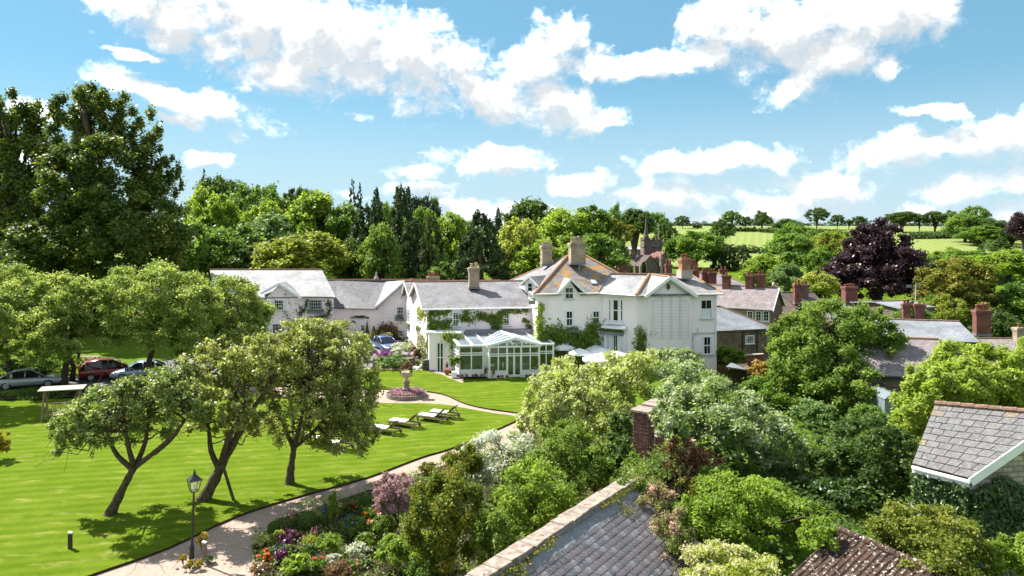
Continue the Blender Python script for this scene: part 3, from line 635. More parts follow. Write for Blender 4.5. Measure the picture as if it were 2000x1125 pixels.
win_on(A, uL, 881, 899, 610, 638, cols=4, rows=6, sash=True, curtain=True); win_on(A, uL, 981, 998, 608, 636, cols=4, rows=6, sash=True, curtain=True)
pipe(hotel, [onw(A, uL, 930, 600) + nL * .25, onw(A, uL, 929, 607) + nL * .08, onw(A, uL, 929, 645) + nL * .08])
pipe(hotel, [onw(A, uL, 836, 604) + nL * .1, onw(A, uL, 836, 720) + nL * .1])
win_on(A, ugl, 815.5, 823, 605, 634, cols=2, rows=4, fw=.12); win_on(D, ugr, 796.5, 800.5, 603, 630, cols=2, rows=4, fw=.12)
win_on(A, ugl, 816, 822, 660, 690, cols=1, rows=3, sill=False, name='door'); win_on(D, ugr, 794, 799, 655, 680, cols=1, rows=3, sill=False)
flowerbox('dark flower box under the upstairs window of the nearer white gable', onw(A, ugl, 819, 648), ugl, 1.9, seed=3)
flowerbox('dark flower box under the upstairs window of the rear white gable', onw(D, ugr, 798, 640), ugr, 1.9, seed=4)
# flat-roofed porch beside the conservatory
p0, p1 = gd(838, 723), gd(897, 731.5); p1 = V((p1.x, p0.y + .6 - 1.2, 0)); uP = ud(p0, p1); nP = V((uP.y, -uP.x, 0))
w = MB(); w.prism([p0, p1, V((p1.x + .4, 62.5, 0)), A + V((.1, .1, 0))], 0, 3.25); w.build('wall', MT['render_white'], hotel)
w = MB(); w.prism([p0 + nP * .15 - uP * .1, p1 + nP * .15, V((p1.x + .3, 62.0, 0)), A + V((.0, -.08, 0))], 3.26, 3.42); w.build('flat_roof', MT['paint_white'], hotel)
win_on(p0, uP, 851, 869, 669, 727, cols=2, rows=2, sill=False, name='french_window', bar=.08, curtain=True)
# lead flat roof between wall and conservatory
cA = onw(A, uL, 878, 650); cB = onw(A, uL, 1046, 648)
w = MB(); w.prism([V((cA.x, cA.y, 0)) + nL * 1.1, V((cB.x, cB.y, 0)) + nL * 1.1, V((cB.x, cB.y, 0)), V((cA.x, cA.y, 0))], 3.05, 3.38); w.build('flat_roof', MT['lead'], hotel)
# --- middle block with the big hipped roof
Fm, Gm = V((2.25, 60.0, 0)), V((8.0, 61.0, 0)); uM = ud(Fm, Gm); nM = V((uM.y, -uM.x, 0)); ZM = 6.91
Bk = V((.2, 77, 0)); G2 = V((12.6, 62.2, 0)); Bk2 = V((13.4, 78, 0))
w = MB(); w.prism([Fm, Gm, G2 + V((-.6, .4, 0)), Bk2, Bk], 0, ZM)
pk = onw(Fm, uM, 1113, 546); l_, r_ = onw(Fm, uM, 1094, 572), onw(Fm, uM, 1131, 572)
w.add([l_ + nM * .004 - Z * .1, r_ + nM * .004 - Z * .1, pk + nM * .004 - Z * .1, l_ - nM * 1 - Z * .1, r_ - nM * 1 - Z * .1, pk - nM * 1 - Z * .1], [(0, 1, 2), (3, 5, 4), (0, 2, 5, 3), (1, 4, 5, 2)])
w.build('wall', MT['render_white'], hotel)
A1, A2 = at(1110, 499, 66), at(1144, 500, 66.4)
fe = Fm + nM * .4 - uM * .4 + Z * (ZM - .05); ge = G2 + nM * .4 + Z * (ZM - .05); bke = Bk + V((-.5, 0, 0)) + Z * (ZM - .05); bk2e = Bk2 + Z * (ZM - .05)
rn0 = (ge - fe).cross(A1 - fe).normalized(); rz = lambda q: fe.z - (rn0.x * (q.x - fe.x) + rn0.y * (q.y - fe.y)) / rn0.z
def onrf(q): return V((q.x, q.y, rz(q)))
bq_ = V((pk.x, pk.y, 0)); k_ = 0
while rz(bq_ - nM * k_) < pk.z and k_ < 4: k_ += .05
roof(hotel, [[fe, onrf(l_ + nM * .4), onrf(l_ - nM * .3), onrf(bq_ - nM * k_), onrf(r_ - nM * .3), onrf(r_ + nM * .4), ge, A2, A1]], 'slate_lichen'); roof(hotel, [[fe, A1, bke], [ge, bk2e, A2], [bke, A1, A2, bk2e]], 'slate_grey')
ridge(hotel, [fe, A1, A2, ge], 'ridge_orange', .13); ridge(hotel, [A1, bke], 'ridge_orange', .1)
gutter(hotel, fe + nM * .03, onw(Fm, uM, 1098, 572.5) + nM * .4); gutter(hotel, onw(Fm, uM, 1127, 572.2) + nM * .4, onw(Fm, uM, 1176, 572) + nM * .4)
gutter(hotel, fe - uM * .03, bke)
# dormer gable over the middle windows
dl, dr, dp = onw(Fm, uM, 1087, 572) + nM * .45, onw(Fm, uM, 1141, 570) + nM * .45, onw(Fm, uM, 1113, 544) + nM * .45
bk = -nM * 3.2
roof(hotel, [[dl, dp, dp + bk, dl + bk * .35], [dr, dp, dp + bk, dr + bk * .35]], 'slate_some_lichen', .08)
barge(hotel, [dl, dp, dr], 'paint_white', .2, .07, drop=.05)
win_on(Fm, uM, 1103, 1120, 561, 584, cols=2, rows=2, sash=True); win_on(Fm, uM, 1103, 1121, 607, 637, cols=2, rows=2, sash=True, curtain=True); win_on(Fm, uM, 1155, 1173, 607, 633, cols=2, rows=2, sash=True, curtain=True)
win_on(Fm, uM, 1109, 1118, 664, 716, cols=1, rows=2, sill=False, name='door')
flowerbox('dark flower box in the climber under the middle sash window', onw(Fm, uM, 1119, 649), uM, .95, seed=5)
# little dormer on the left slope
dc = at(1036, 572, 62.2); du = V((.80, -.60, 0)).normalized(); dn = V((du.y, -du.x, 0))
w = MB(); hw, hh = .62, .95
w.add([dc - du * hw, dc + du * hw, dc + du * hw + Z * hh, dc + Z * (hh + .5), dc - du * hw + Z * hh] + [q - dn * 1.8 for q in (dc - du * hw, dc + du * hw, dc + du * hw + Z * hh, dc + Z * (hh + .5), dc - du * hw + Z * hh)], [(0, 1, 2, 3, 4), (1, 6, 7, 2), (0, 4, 9, 5)]); w.build('dormer', MT['render_white'], hotel)
window(hotel, dc + Z * .12 + dn * .01, du, .6, .8, 1, 2)
roof(hotel, [[dc - du * 1.05 + Z * (hh - .28) + dn * .25, dc + Z * (hh + .55) + dn * .25, dc + Z * (hh + .55) - dn * 2.6, dc - du * 1.05 + Z * (hh - .28) - dn * 1.2], [dc + du * 1.05 + Z * (hh - .28) + dn * .25, dc + Z * (hh + .55) + dn * .25, dc + Z * (hh + .55) - dn * 2.6, dc + du * 1.05 + Z * (hh - .28) - dn * 1.2]], 'slate_grey', .07)
barge(hotel, [dc - du * 1.05 + Z * (hh - .26) + dn * .27, dc + Z * (hh + .57) + dn * .27, dc + du * 1.05 + Z * (hh - .26) + dn * .27], 'paint_white', .16, .05, drop=.05)
uR0 = ud(Bk, Fm)
flowerbox('small dark flower box high up beside the little slate dormer', at(1043, 594, 61.6), du, .8, seed=6)
# roof light and vent on the lichened slope
rn = (ge - fe).cross(A1 - fe).normalized(); rn = rn if rn.z > 0 else -rn
def onroof(px, py):
    d = V(((px - 1000) / F, 1, -(py - YH) / F)); o_ = V((0, 0, H)); return o_ + d * ((fe - o_).dot(rn) / d.dot(rn))
a, b, c_, d_ = onroof(1152, 547), onroof(1164, 547), onroof(1167, 556), onroof(1155, 556)
w = MB(); w.slab([q + rn * .1 for q in (a, b, c_, d_)], .12); w.mi = 1; w.slab([m_ + rn * .11 for m_ in (a.lerp(c_, .12), b.lerp(d_, .12), c_.lerp(a, .12), d_.lerp(b, .12))], .005); w.build('roof_light', [MT['lead'], MT['head_light']], hotel, uv=False)
v0 = onroof(1131, 528); w = MB(); w.tube([v0, v0 + Z * .35, v0 + Z * .5 + V((.15, 0, .05))], [.14, .1, .12], 8); w.build('vent', MT['lead'], hotel, uv=False)
# --- right block: canted wall, front wall, gabled bay
C = V((10.76, 59.0, 0)); RE = V((18.12, 60.4, 0)); uC = ud(Gm, C); nC = V((uC.y, -uC.x, 0)); uR = ud(C, RE); nR = V((uR.y, -uR.x, 0)); ZC = 6.88
RB = V((16.9, 67.5, 0))
w = MB(); w.prism([Gm, C, RE, RB, V((9.5, 67, 0))], 0, ZC - .02)
b0, b1 = onw(C, uR, 1261, 576), onw(C, uR, 1347, 575); b0.z = b1.z = 0; pb = nR * .3
zp = onw(C + pb, uR, 1304, 543).z
w.prism([b0 + pb, b1 + pb, b1, b0], 0, ZC - .1); bm = mid(b0, b1) + pb
w.add([b0 + pb + Z * (ZC - .1), b1 + pb + Z * (ZC - .1), bm + Z * zp, b0 - pb * 4 + Z * (ZC - .1), b1 - pb * 4 + Z * (ZC - .1), bm - pb * 5 + Z * zp], [(0, 1, 2), (0, 2, 5, 3), (1, 4, 5, 2)])
w.build('wall', MT['render_white'], hotel)
K0, K1, K2 = at(1192, 535, 63.4), at(1268, 536.5, 63.0), at(1351, 538, 64.0)
ce = C + nR * .4 + nC * .4 + Z * (ZC - .03); gme = Gm + nC * .4 - uC * .2 + Z * (ZC - .03); ree = RE + nR * .4 + uR * .5 + Z * (ZC - .03); rbe = RB + uR * .5 + Z * (ZC - .03); kb = V((9.5, 67.3, ZC - .03))
roof(hotel, [[gme, ce, K1, K0]], 'slate_pale'); roof(hotel, [[ce, ree, K2, K1], [ree, rbe, K2]], 'slate_some_lichen'); roof(hotel, [[K0, K1, K2, rbe, kb]], 'slate_grey')
ridge(hotel, [ce, K1], 'ridge_orange', .15); ridge(hotel, [K0, K1, K2], 'ridge_tile', .1); ridge(hotel, [K2, ree], 'ridge_orange', .1)
ridge(hotel, [gme, K0], 'lead', .07)
gutter(hotel, gme, ce); gutter(hotel, ce, onw(C, uR, 1260, 577) + nR * .4); gutter(hotel, onw(C, uR, 1348, 574.5) + nR * .4, ree); gutter(hotel, ree, rbe)
gl, gr_, gp = onw(C + pb, uR, 1256, 579) + nR * .45, onw(C + pb, uR, 1358, 577.5) + nR * .45, onw(C + pb, uR, 1305, 540.5) + nR * .45
roof(hotel, [[gl, gp, gp - nR * 4.3, gl - nR * 1.2], [gr_, gp, gp - nR * 4.3, gr_ - nR * 1.2]], 'slate_some_lichen', .08)
ridge(hotel, [gp, gp - nR * 4.2], 'ridge_orange', .09)
barge(hotel, [gl, gp, gr_], 'paint_white', .26, .09, drop=.04); barge(hotel, [gl - nR * .12 - Z * .18, gp - nR * .12 - Z * .2, gr_ - nR * .12 - Z * .18], 'grey_trim', .1, .1, drop=.04)
Cb = C + pb
# oculus
oc = onw(Cb, uR, 1305, 559.5); w = MB(); g_ = MB(); pts = []
for j in range(17):
    t = 2 * math.pi * j / 16; pts.append(oc + uR * (.2 * math.cos(t)) + Z * (.3 * math.sin(t)) + nR * .03)
w.tube(pts, .05, 6); f_ = w.build('oculus_window', MT['grey_trim'], hotel, uv=False)
g_.add([q - nR * .015 for q in pts[:16]], [tuple(range(16))]); g_.build('pane', MT['window_glass'], f_, uv=False)
# trellis on the bay: shouldered top
tr = MB(); X0, X1, TP, BT = 1273.5, 1344, 588, 660
def tw(x0, y0, x1, y1, r=.016): tr.tube([onw(Cb, uR, x0, y0) + nR * .05, onw(Cb, uR, x1, y1) + nR * .05], r, 4)
for i in range(5):
    x = X0 + (X1 - X0) * i / 4; tw(x, BT, x, (TP, 579, 574.5, 579, TP)[i])
    if 0 < i < 4: tw(x + 3, BT, x + 3, (TP, 579, 576, 579, TP)[i])
for j in range(13):
    y = BT - j * 6; 
    if y > 578: tw(X0 if y >= TP else X0 + 9, y, X1 if y >= TP else X1 - 9, y)
prev = None
for q in [(X0, 588), (X0 + 9, 587), (X0 + 14, 584), (X0 + 17, 580), (X0 + 24, 577), (X0 + 28, 573.5), (X0 + 35, 578), (X1 - 28, 573.5), (X1 - 24, 577), (X1 - 17, 580), (X1 - 14, 584), (X1 - 9, 587), (X1, 588)]:
    if prev: tw(*prev, *q)
    prev = q
tr.build('trellis', MT['wire_grey'], hotel, uv=False)
w = MB(); w.beam(onw(C, uR, 1244, 653) + nR * .04, onw(C, uR, 1261, 653) + nR * .04, .08, .12); w.beam(onw(Cb, uR, 1261, 653.5) + nR * .02, onw(Cb, uR, 1272, 653.5) + nR * .02, .08, .12); w.beam(onw(C, uR, 1348, 651) + nR * .04, onw(C, uR, 1399, 650) + nR * .04, .08, .12)
w.build('string_course', MT['grey_trim'], hotel, uv=False)
win_on(C, uR, 1368, 1390, 585, 622, cols=2, rows=2, sash=True, curtain=False); win_on(C, uR, 1371, 1391, 657, 692, cols=2, rows=2, sash=True, curtain=True)
half = onw(C, uR, 1379, 621.5); w = MB(); w.ob(half + nR * .024 + Z * .42, uR, nR, Z, .42, .004, .38); w.build('net_curtain', MT['linen'], hotel, uv=False)
pipe(hotel, [onw(C, uR, 1260, 578) + nR * .3, onw(C, uR, 1263, 583) + nR * .38, onw(C, uR, 1264, 690) + nR * .38], 'paint_white', .05)
pipe(hotel, [onw(C, uR, 1397, 575) + nR * .3, onw(C, uR, 1397, 581) + nR * .06, onw(C, uR, 1397, 690) + nR * .06], 'paint_white', .05)
pipe(hotel, [onw(C, uR, 1362, 640) + nR * .06, onw(C, uR, 1362, 652) + nR * .08, onw(C, uR, 1353, 656) + nR * .08, onw(C, uR, 1353, 690) + nR * .08], 'grey_trim', .04)
# canted wall windows
for x0, x1 in ((1189.5, 1193.5), (1197.5, 1208.5), (1212, 1217)): win_on(Gm, uC, x0, x1, 585, 627, cols=1, rows=2, sash=True, sill=False, fw=.06)
w = MB(); w.beam(onw(Gm, uC, 1186, 630) + nC * .15, onw(Gm, uC, 1219, 632) + nC * .15, .3, .12); w.beam(onw(Gm, uC, 1180, 637) + nC * .3, onw(Gm, uC, 1226, 640) + nC * .3, .6, .2); w.beam(onw(Gm, uC, 1187, 583) + nC * .05, onw(Gm, uC, 1219, 584.5) + nC * .05, .1, .1)
w.build('cornice', MT['paint_white'], hotel, uv=False)
for x0, x1 in ((1185.5, 1191), (1197, 1208), (1213, 1217.5)): win_on(Gm, uC, x0, x1, 653, 700, cols=2, rows=1, sill=False, name='french_window', curtain=x0 > 1195, fw=.1)
for x in (1183, 1194, 1211, 1220): w = MB(); w.beam(onw(Gm, uC, x, 651) + nC * .09, onw(Gm, uC, x, 712) + nC * .09, .16, .22); w.build('pilaster', MT['paint_white'], hotel, uv=False)
flowerbox('long dark flower box on the balcony above the french windows', onw(Gm, uC, 1199.5, 653) + nC * .3, uC, 2.2, seed=7)
pipe(hotel, [onw(Fm, uM, 1172, 574) + nM * .3, onw(Fm, uM, 1174, 580) + nM * .06, onw(Fm, uM, 1174, 633) + nM * .06])
# --- hotel chimneys
cc_ = at(1127, 515, 64.2); chimney(hotel, cc_, 1.42, 1.0, cc_.z, at(0, 475, 64.2).z, 'brick_buff', 4, 'cream_pot', uM, .6)
cc_ = at(1067, 512, 68.0); chimney(hotel, cc_, 1.0, .9, cc_.z - .3, at(0, 480, 68).z, 'brick_buff', 4, 'cream_pot', uM, .42)
cc_ = at(925.5, 556, 66.8); chimney(hotel, cc_, .98, .9, cc_.z - .3, at(0, 523, 66.8).z, 'brick_buff', 2, 'cream_pot', uL, .5)
cc_ = at(846, 552, 73.5); chimney(hotel, cc_, 1.2, .8, cc_.z - .2, at(0, 540, 73.5).z, 'brick_buff', 4, 'terracotta', uL, .4)
cc_ = at(1337, 541, 62.6); chimney(hotel, cc_, .86, .8, cc_.z - .1, at(0, 505, 62.6).z, 'brick_orange', 2, 'terracotta', uR, .45, base=('stone', .75), label='orange brick chimney on a grey stone base')
# ================================================================ buildings behind the car park, to the left
coach = thing('coach_house', 'low white wing with red ridge tiles and a trellised gable behind the car park', 'house', (-17, 82, 0))
k0, k1, k2 = at(640, 0, 81), at(738, 0, 80), at(797, 0, 79)
k0, k1, k2 = [V((q.x, q.y, 0)) for q in (k0, k1, k2)]; uK = ud(k0, k1); nK = V((uK.y, -uK.x, 0)); zk = at(0, 601, 80).z
uK2 = ud(k1, k2); nK2 = V((uK2.y, -uK2.x, 0))
apx = at(793, 551, 79.3); apx2 = V((apx.x, apx.y, 0))
w = MB(); w.prism([k0, k1, k1 + V((0, 10, 0)), k0 + V((0, 10, 0))], 0, zk)
w.prism([k1, apx2, apx2 + V((-.6, 9, 0)), k1 + V((-.3, 9, 0))], 0, [zk, apx.z - .05, apx.z - .05, zk])
w.build('wall', MT['render_pink'], coach)
kr0, kr1 = at(640, 547, 85.5), at(792, 548, 85)
roof(coach, [[k0 + nK * .3 + Z * (zk - .1), k1 + nK * .3 + Z * (zk - .1), at(757, 549, 85.3), kr0], [kr0, kr1, kr1 + V((0, 6, -2.6)), kr0 + V((0, 6, -2.6))]], 'slate_dark')
roof(coach, [[k1 - uK2 * .3 + nK2 * .4 + Z * (zk - .12), apx + nK2 * .4 + Z * .1, kr1 + Z * .05, at(757, 549, 85.3) + V((-.2, 0, .04))]], 'slate_pale')
ridge(coach, [kr0, kr1 + V((4, 1, 0))], 'terracotta', .11)
barge(coach, [k1 - uK2 * .3 + nK2 * .42 + Z * (zk - .05), apx + nK2 * .42 + Z * .12], 'grey_trim', .2, .07)
gutter(coach, k0 + nK * .33 + Z * (zk - .12), k1 + nK * .33 + Z * (zk - .12), 'gutter', .05)
win_on(k0, uK, 705, 713, 634, 652, parent=coach, cols=2, rows=3, sill=False); win_on(k1, uK2, 775, 789, 599, 619, parent=coach, cols=4, rows=3, sill=False); win_on(k1, uK2, 779, 788, 645, 657, parent=coach, cols=2, rows=2, sill=False)
# arched lunette over the hidden door
a0 = onw(k0, uK, 690, 632); w = MB(); g_ = MB(); pts = [a0 + uK * (.42 * math.cos(t)) + Z * (.42 * math.sin(t)) + nK * .03 for t in [math.pi * j / 10 for j in range(11)]]
w.tube(pts + [pts[0]], .05, 5); 
for j in (3, 5, 7): w.tube([a0 + nK * .03, pts[j]], .02, 4)
f_ = w.build('arched_window', MT['paint_white'], coach, uv=False); g_.add([q - nK * .012 for q in pts], [tuple(range(11))]); g_.build('pane', MT['window_glass'], f_, uv=False)
tr = MB()
for x in (742, 749, 756, 763, 770): tr.tube([onw(k1, uK2, x, 655) + nK2 * .05, onw(k1, uK2, x, (606, 598, 592, 585, 580)[(x - 742) // 7]) + nK2 * .05], .016, 4)
for y in range(590, 656, 8): tr.tube([onw(k1, uK2, 742 if y > 604 else (749 if y > 597 else 756), y) + nK2 * .05, onw(k1, uK2, 770, y) + nK2 * .05], .016, 4)
tr.build('trellis', MT['wire_grey'], coach, uv=False)
flowerbox('dark flower box under the gable window beside the trellis of the low wing', onw(k1, uK2, 781, 626), uK2, 1.0, seed=8)
fin = at(735, 546, 86); w = MB(); w.lathe([(.35, -.2), (.3, .2), (.12, .5), (.1, .8), (.02, 1.0)], fin, 8); w.build('finial', MT['stone'], coach, uv=False)
annex = thing('annex', 'white two storey annex with a big pale slate roof and a dormer gable', 'house', (-26, 79, 0))
j0, j1 = at(420, 0, 76), at(652, 0, 77); j0.z = j1.z = 0; uJ = ud(j0, j1); nJ = V((uJ.y, -uJ.x, 0)); zj = at(0, 578, 77).z; jr0, jr1 = at(410, 527, 82.5), at(626, 527, 83)
w = MB(); w.prism([j0, j1, V((jr1.x - 1.5, 88, 0)), V((jr0.x - 2, 88, 0))], 0, zj)
w.add([j1 + Z * zj, V((jr1.x - 1.5, 88, zj)), jr1 - Z * .1], [(0, 1, 2)])
q0, q1 = onw(j0, uJ, 522, 572), onw(j0, uJ, 585, 577); q0.z = q1.z = 0; jp = onw(j0, uJ, 548, 554).z; pj = nJ * .25
w.prism([q0 + pj, q1 + pj, q1, q0], 0, zj - .1); qm = onw(j0, uJ, 548, 554); qm.z = 0
w.add([q0 + pj + Z * (zj - .1), q1 + pj + Z * (zj - .1), qm + pj + Z * jp], [(0, 1, 2)])
w.build('wall', MT['render_pink'], annex)
roof(annex, [[j0 + nJ * .35 + Z * (zj - .1), j1 + nJ * .35 + uJ * .25 + Z * (zj - .1), jr1 + uJ * .2, jr0], [jr0, jr1, V((jr1.x - 1, 88.5, zj)), V((jr0.x - 2, 88.5, zj))]], 'slate_pale')
ridge(annex, [jr0, jr1 + uJ * .2], 'ridge_tile', .1); gutter(annex, onw(j0, uJ, 588, 579) + nJ * .4, j1 + nJ * .4 + Z * (zj - .1), 'gutter', .05)
e0, e1, e2 = onw(j0, uJ, 512, 571) + nJ * .55, onw(j0, uJ, 590, 580) + nJ * .55, onw(j0, uJ, 548, 552) + nJ * .55
roof(annex, [[e0, e2, e2 - nJ * 3, e0 - nJ], [e1, e2, e2 - nJ * 3, e1 - nJ]], 'slate_pale', .08); barge(annex, [e0, e2, e1], 'paint_white', .24, .08)
J2 = j0 + pj
win_on(J2, uJ, 530, 559, 586, 606, parent=annex, cols=6, rows=3, curtain=True); win_on(j0, uJ, 603, 630, 585, 604, parent=annex, cols=6, rows=3)
for i, (x0, x1) in enumerate(((532, 556), (606, 628))): win_on(J2 if i == 0 else j0, uJ, x0, x1, 632, 652, parent=annex, cols=4, rows=3)
flowerbox('dark flower box under the right upstairs window of the annex', onw(j0, uJ, 617, 612), uJ, 1.8, seed=9)
# ================================================================ conservatory
cons = thing('conservatory', 'white framed glass conservatory with a fanlight gable on the edge of the lawn', 'conservatory', (0, 60, 0))
a8 = R(7.8); uS = V((math.cos(a8), math.sin(a8), 0)); nS = V((uS.y, -uS.x, 0)); S0 = gd(897, 736.5); LS = 8.1; DS = 4.3; dS = (-nS + uS * -.17).normalized()
HS = 2.62; HT = 3.08
def cp(u_, d_, z_): return S0 + uS * u_ + dS * d_ + Z * z_
fr = MB(); gl_ = MB(); dw = MB(); rg = MB()
bays = [(0, 2.05, 2, 0.0), (2.3, 6.05, 0, .85), (6.3, LS, 2, 0.0)]
def bar(a, b, wd=.09, dp=.09): fr.beam(a, b, wd, dp, up=nS if abs((V(b) - V(a)).normalized().z) > .9 else Z)
def front(u0, u1, d, divs, zsill=.55, door=None):
    dw.prism([cp(u0, d, 0), cp(u1, d, 0), cp(u1, d + .15, 0), cp(u0, d + .15, 0)], 0, zsill)
    for z_ in (zsill + .03, 1.85, 2.02, HS - .05): bar(cp(u0, d, z_), cp(u1, d, z_), .11, .085)
    for i in range(divs + 1):
        u_ = u0 + (u1 - u0) * i / divs; wd = .15 if i in (0, divs) else .1
        bar(cp(u_, d, 0), cp(u_, d, HS), wd, .12)
    gl_.ob(cp((u0 + u1) / 2, d + .02, (zsill + HS) / 2), uS, nS, Z, (u1 - u0) / 2, .006, (HS - zsill) / 2)
front(0, 2.05, 0, 2)
# projecting middle bay
front(2.35, 3.85, -.8, 2); front(5.05, 6.6, -.8, 2); front(6.85, LS, 0, 2)
for u_ in (2.35, 6.6):
    d0_, d1_ = -.8, 0; uu = u_ - .1 if u_ < 4 else u_ + .1
    for z_ in (.58, 1.85, 2.02, HS - .05): bar(cp(u_, d0_, z_), cp(uu, d1_, z_), .11, .085)
    dw.prism([cp(u_, d0_, 0), cp(u_ + .1, d0_, 0), cp(uu + .1, d1_, 0), cp(uu, d1_, 0)], 0, .55)
    gl_.add([cp(u_, d0_, .55), cp(uu, d1_, .55), cp(uu, d1_, HS), cp(u_, d0_, HS)], [(0, 1, 2, 3)]); bar(cp(uu, 0, 0), cp(uu, 0, HS), .12, .12)
# doors in the middle bay
for z_ in (1.85, 2.02, HS - .05): bar(cp(3.85, -.8, z_), cp(5.05, -.8, z_), .11, .085)
for i in range(4):
    u_ = (3.9, 4.41, 4.49, 5.0)[i]; bar(cp(u_, -.8, .08), cp(u_, -.8, 1.85), .09, .1)
for z_ in (.12, .2): bar(cp(3.85, -.8, z_), cp(5.05, -.8, z_), .12, .1)
bar(cp(4.45, -.8, 1.9), cp(4.45, -.8, HS), .08, .1)
gl_.ob(cp(4.45, -.78, 1.3), uS, nS, Z, .6, .006, 1.25)
# gable over the bay with the fanlight
PK = .62; gz = lambda u_: HS + PK * (1 - abs(u_ - 4.475) / 2.45)
for a_, b_ in ((2.1, 4.475), (4.475, 6.85)): bar(cp(a_, -.86, gz(a_) + .06), cp(b_, -.86, gz(b_) + .06), .18, .2)
bar(cp(2.2, -.82, HS), cp(6.75, -.82, HS), .12, .12)
for u_ in (3.1, 3.8, 5.15, 5.85): bar(cp(u_, -.8, HS), cp(u_, -.8, gz(u_)), .11, .1)
gl_.add([cp(2.2, -.79, HS), cp(6.75, -.79, HS), cp(4.475, -.79, gz(4.475))], [(0, 1, 2)])
fc = cp(4.475, -.84, HS + .06)
for rr in (.18, .62):
    pts = [fc + uS * (rr * math.cos(math.pi * j / 12)) + Z * (rr * 1.05 * math.sin(math.pi * j / 12)) for j in range(13)]; fr.tube(pts, .03 if rr < .5 else .05, 5)
for j in range(1, 6): t = math.pi * j / 6; fr.tube([fc + uS * (.18 * math.cos(t)) + Z * (.18 * math.sin(t)), fc + uS * (.62 * math.cos(t)) + Z * (.65 * math.sin(t))], .022, 4)
# sides
for u_ in (0, LS):
    for i in range(5):
        d_ = DS * i / 4; bar(cp(u_, d_, 0), cp(u_, d_, HS + (HT - HS) * i / 4), .11, .11)
    for z_ in (.58, 1.5, 1.85, 2.1): bar(cp(u_, 0, z_), cp(u_, DS, z_), .1, .085)
    gl_.add([cp(u_, 0, .5), cp(u_, DS, .5), cp(u_, DS, HT), cp(u_, 0, HS)], [(0, 1, 2, 3)])
    dw.prism([cp(u_, 0, 0), cp(u_ + .12, 0, 0), cp(u_ + .12, DS, 0), cp(u_, DS, 0)], 0, .55)
# roof: rafters, eaves, wall plate
bar(cp(-.08, -.08, HS + .02), cp(2.2, -.08, HS + .02), .16, .12); bar(cp(6.75, -.08, HS + .02), cp(LS + .08, -.08, HS + .02), .16, .12); bar(cp(-.1, DS, HT + .03), cp(LS + .1, DS, HT + .03), .18, .14)
for i in range(8):
    u_ = LS * i / 7; bar(cp(u_, -.08, HS + .06), cp(u_, DS, HT + .06), .15 if i not in (0, 7) else .22, .11)
for i in range(7):
    dd = DS * .55; bar(cp(LS * i / 7, dd, HS + .04 + (HT - HS) * .55), cp(LS * (i + 1) / 7, dd, HS + .04 + (HT - HS) * .55), .06, .05)
rg.add([cp(0, -.06, HS + .06), cp(LS, -.06, HS + .06), cp(LS, DS, HT + .06), cp(0, DS, HT + .06)], [(0, 1, 2, 3)])
gb0, gb1 = cp(4.475, -.86, HS + PK + .16), cp(4.475, 3.9, HT + .62)
gb1 = cp(4.475, 3.4, HS + PK + .16)
for u_ in (2.1, 6.85):
    rg.add([cp(u_, -.86, HS + .12), gb0, gb1, cp(u_ + (4.475 - u_) * .2, 1.6, HS + .3)], [(0, 1, 2, 3)])
    for k_ in range(5):
        t = k_ / 4; bar(cp(u_, -.86, HS + .12).lerp(cp(u_ + (4.475 - u_) * .2, 1.6, HS + .3), t), gb0.lerp(gb1, t), .09, .07)
bar(gb0, gb1, .14, .12)
fr.build('frame', MT['paint_white'], cons, uv=False); gl_.build('glazing', MT['conservatory_glass'], cons, uv=False); rg.build('roof_glazing', MT['roof_glass'], cons, uv=False); dw.build('dwarf_wall', MT['render_white'], cons, uv=False)
w = MB(); w.prism([cp(.15, .15, 0), cp(LS - .15, .15, 0), cp(LS - .15, DS, 0), cp(.15, DS, 0)], -.04, .06); w.build('floor', MT['tarmac'], cons, uv=False)
# laid tables inside
def dining(label, u_, d_):
    c = cp(u_, d_, .06); r = thing('dining_table', label, 'table', c, 'laid tables inside the conservatory')
    m = MB(); m.lathe([(.55, .05), (.5, .3), (.46, .72), (.44, .74), (.02, .745)], c, 14); m.build('tablecloth', MT['linen'], r, True, uv=False)
    m = MB()
    for k_ in range(4): t = k_ * math.pi / 2 + .4; m.lathe([(.03, .745), (.01, .78), (.035, .86), (.03, .92)], c + V((.28 * math.cos(t), .28 * math.sin(t), 0)), 6)
    m.build('glassware', MT['paint_white'], r, True, uv=False)
    for k_ in range(3):
        t = k_ * 2.1 + u_; q = c + V((.8 * math.cos(t), .8 * math.sin(t), 0)); ch = thing('dining_chair', ('chair at the window side of the ', 'chair at the door side of the ', 'chair at the wall side of the ')[k_] + label.replace('white clothed round ', ''), 'chair', q, 'chairs inside the conservatory')
        m = MB(); m.ob(q + Z * .44, (1, 0, 0), (0, 1, 0), Z, .2, .2, .03); m.build('seat', MT['linen'], ch, uv=False)
        m = MB(); bd = V((math.cos(t), math.sin(t), 0)); m.ob(q + bd * .2 + Z * .7, V((-bd.y, bd.x, 0)), bd, Z, .2, .02, .25); m.build('backrest', MT['linen'], ch, uv=False)
        for sx in (-1, 1):
            for sy in (-1, 1): m = MB(); m.box(q.x + sx * .17 - .02, q.x + sx * .17 + .02, q.y + sy * .17 - .02, q.y + sy * .17 + .02, q.z, q.z + .42); m.build('leg', MT['dark_wood'], ch, uv=False)
dining('white clothed round table behind the left conservatory windows', 1.1, 1.2); dining('white clothed round table behind the windows left of the conservatory doors', 3.0, .9); dining('white clothed round table behind the conservatory doors', 4.6, 1.6); dining('white clothed round table behind the windows right of the conservatory doors', 6.0, .9)
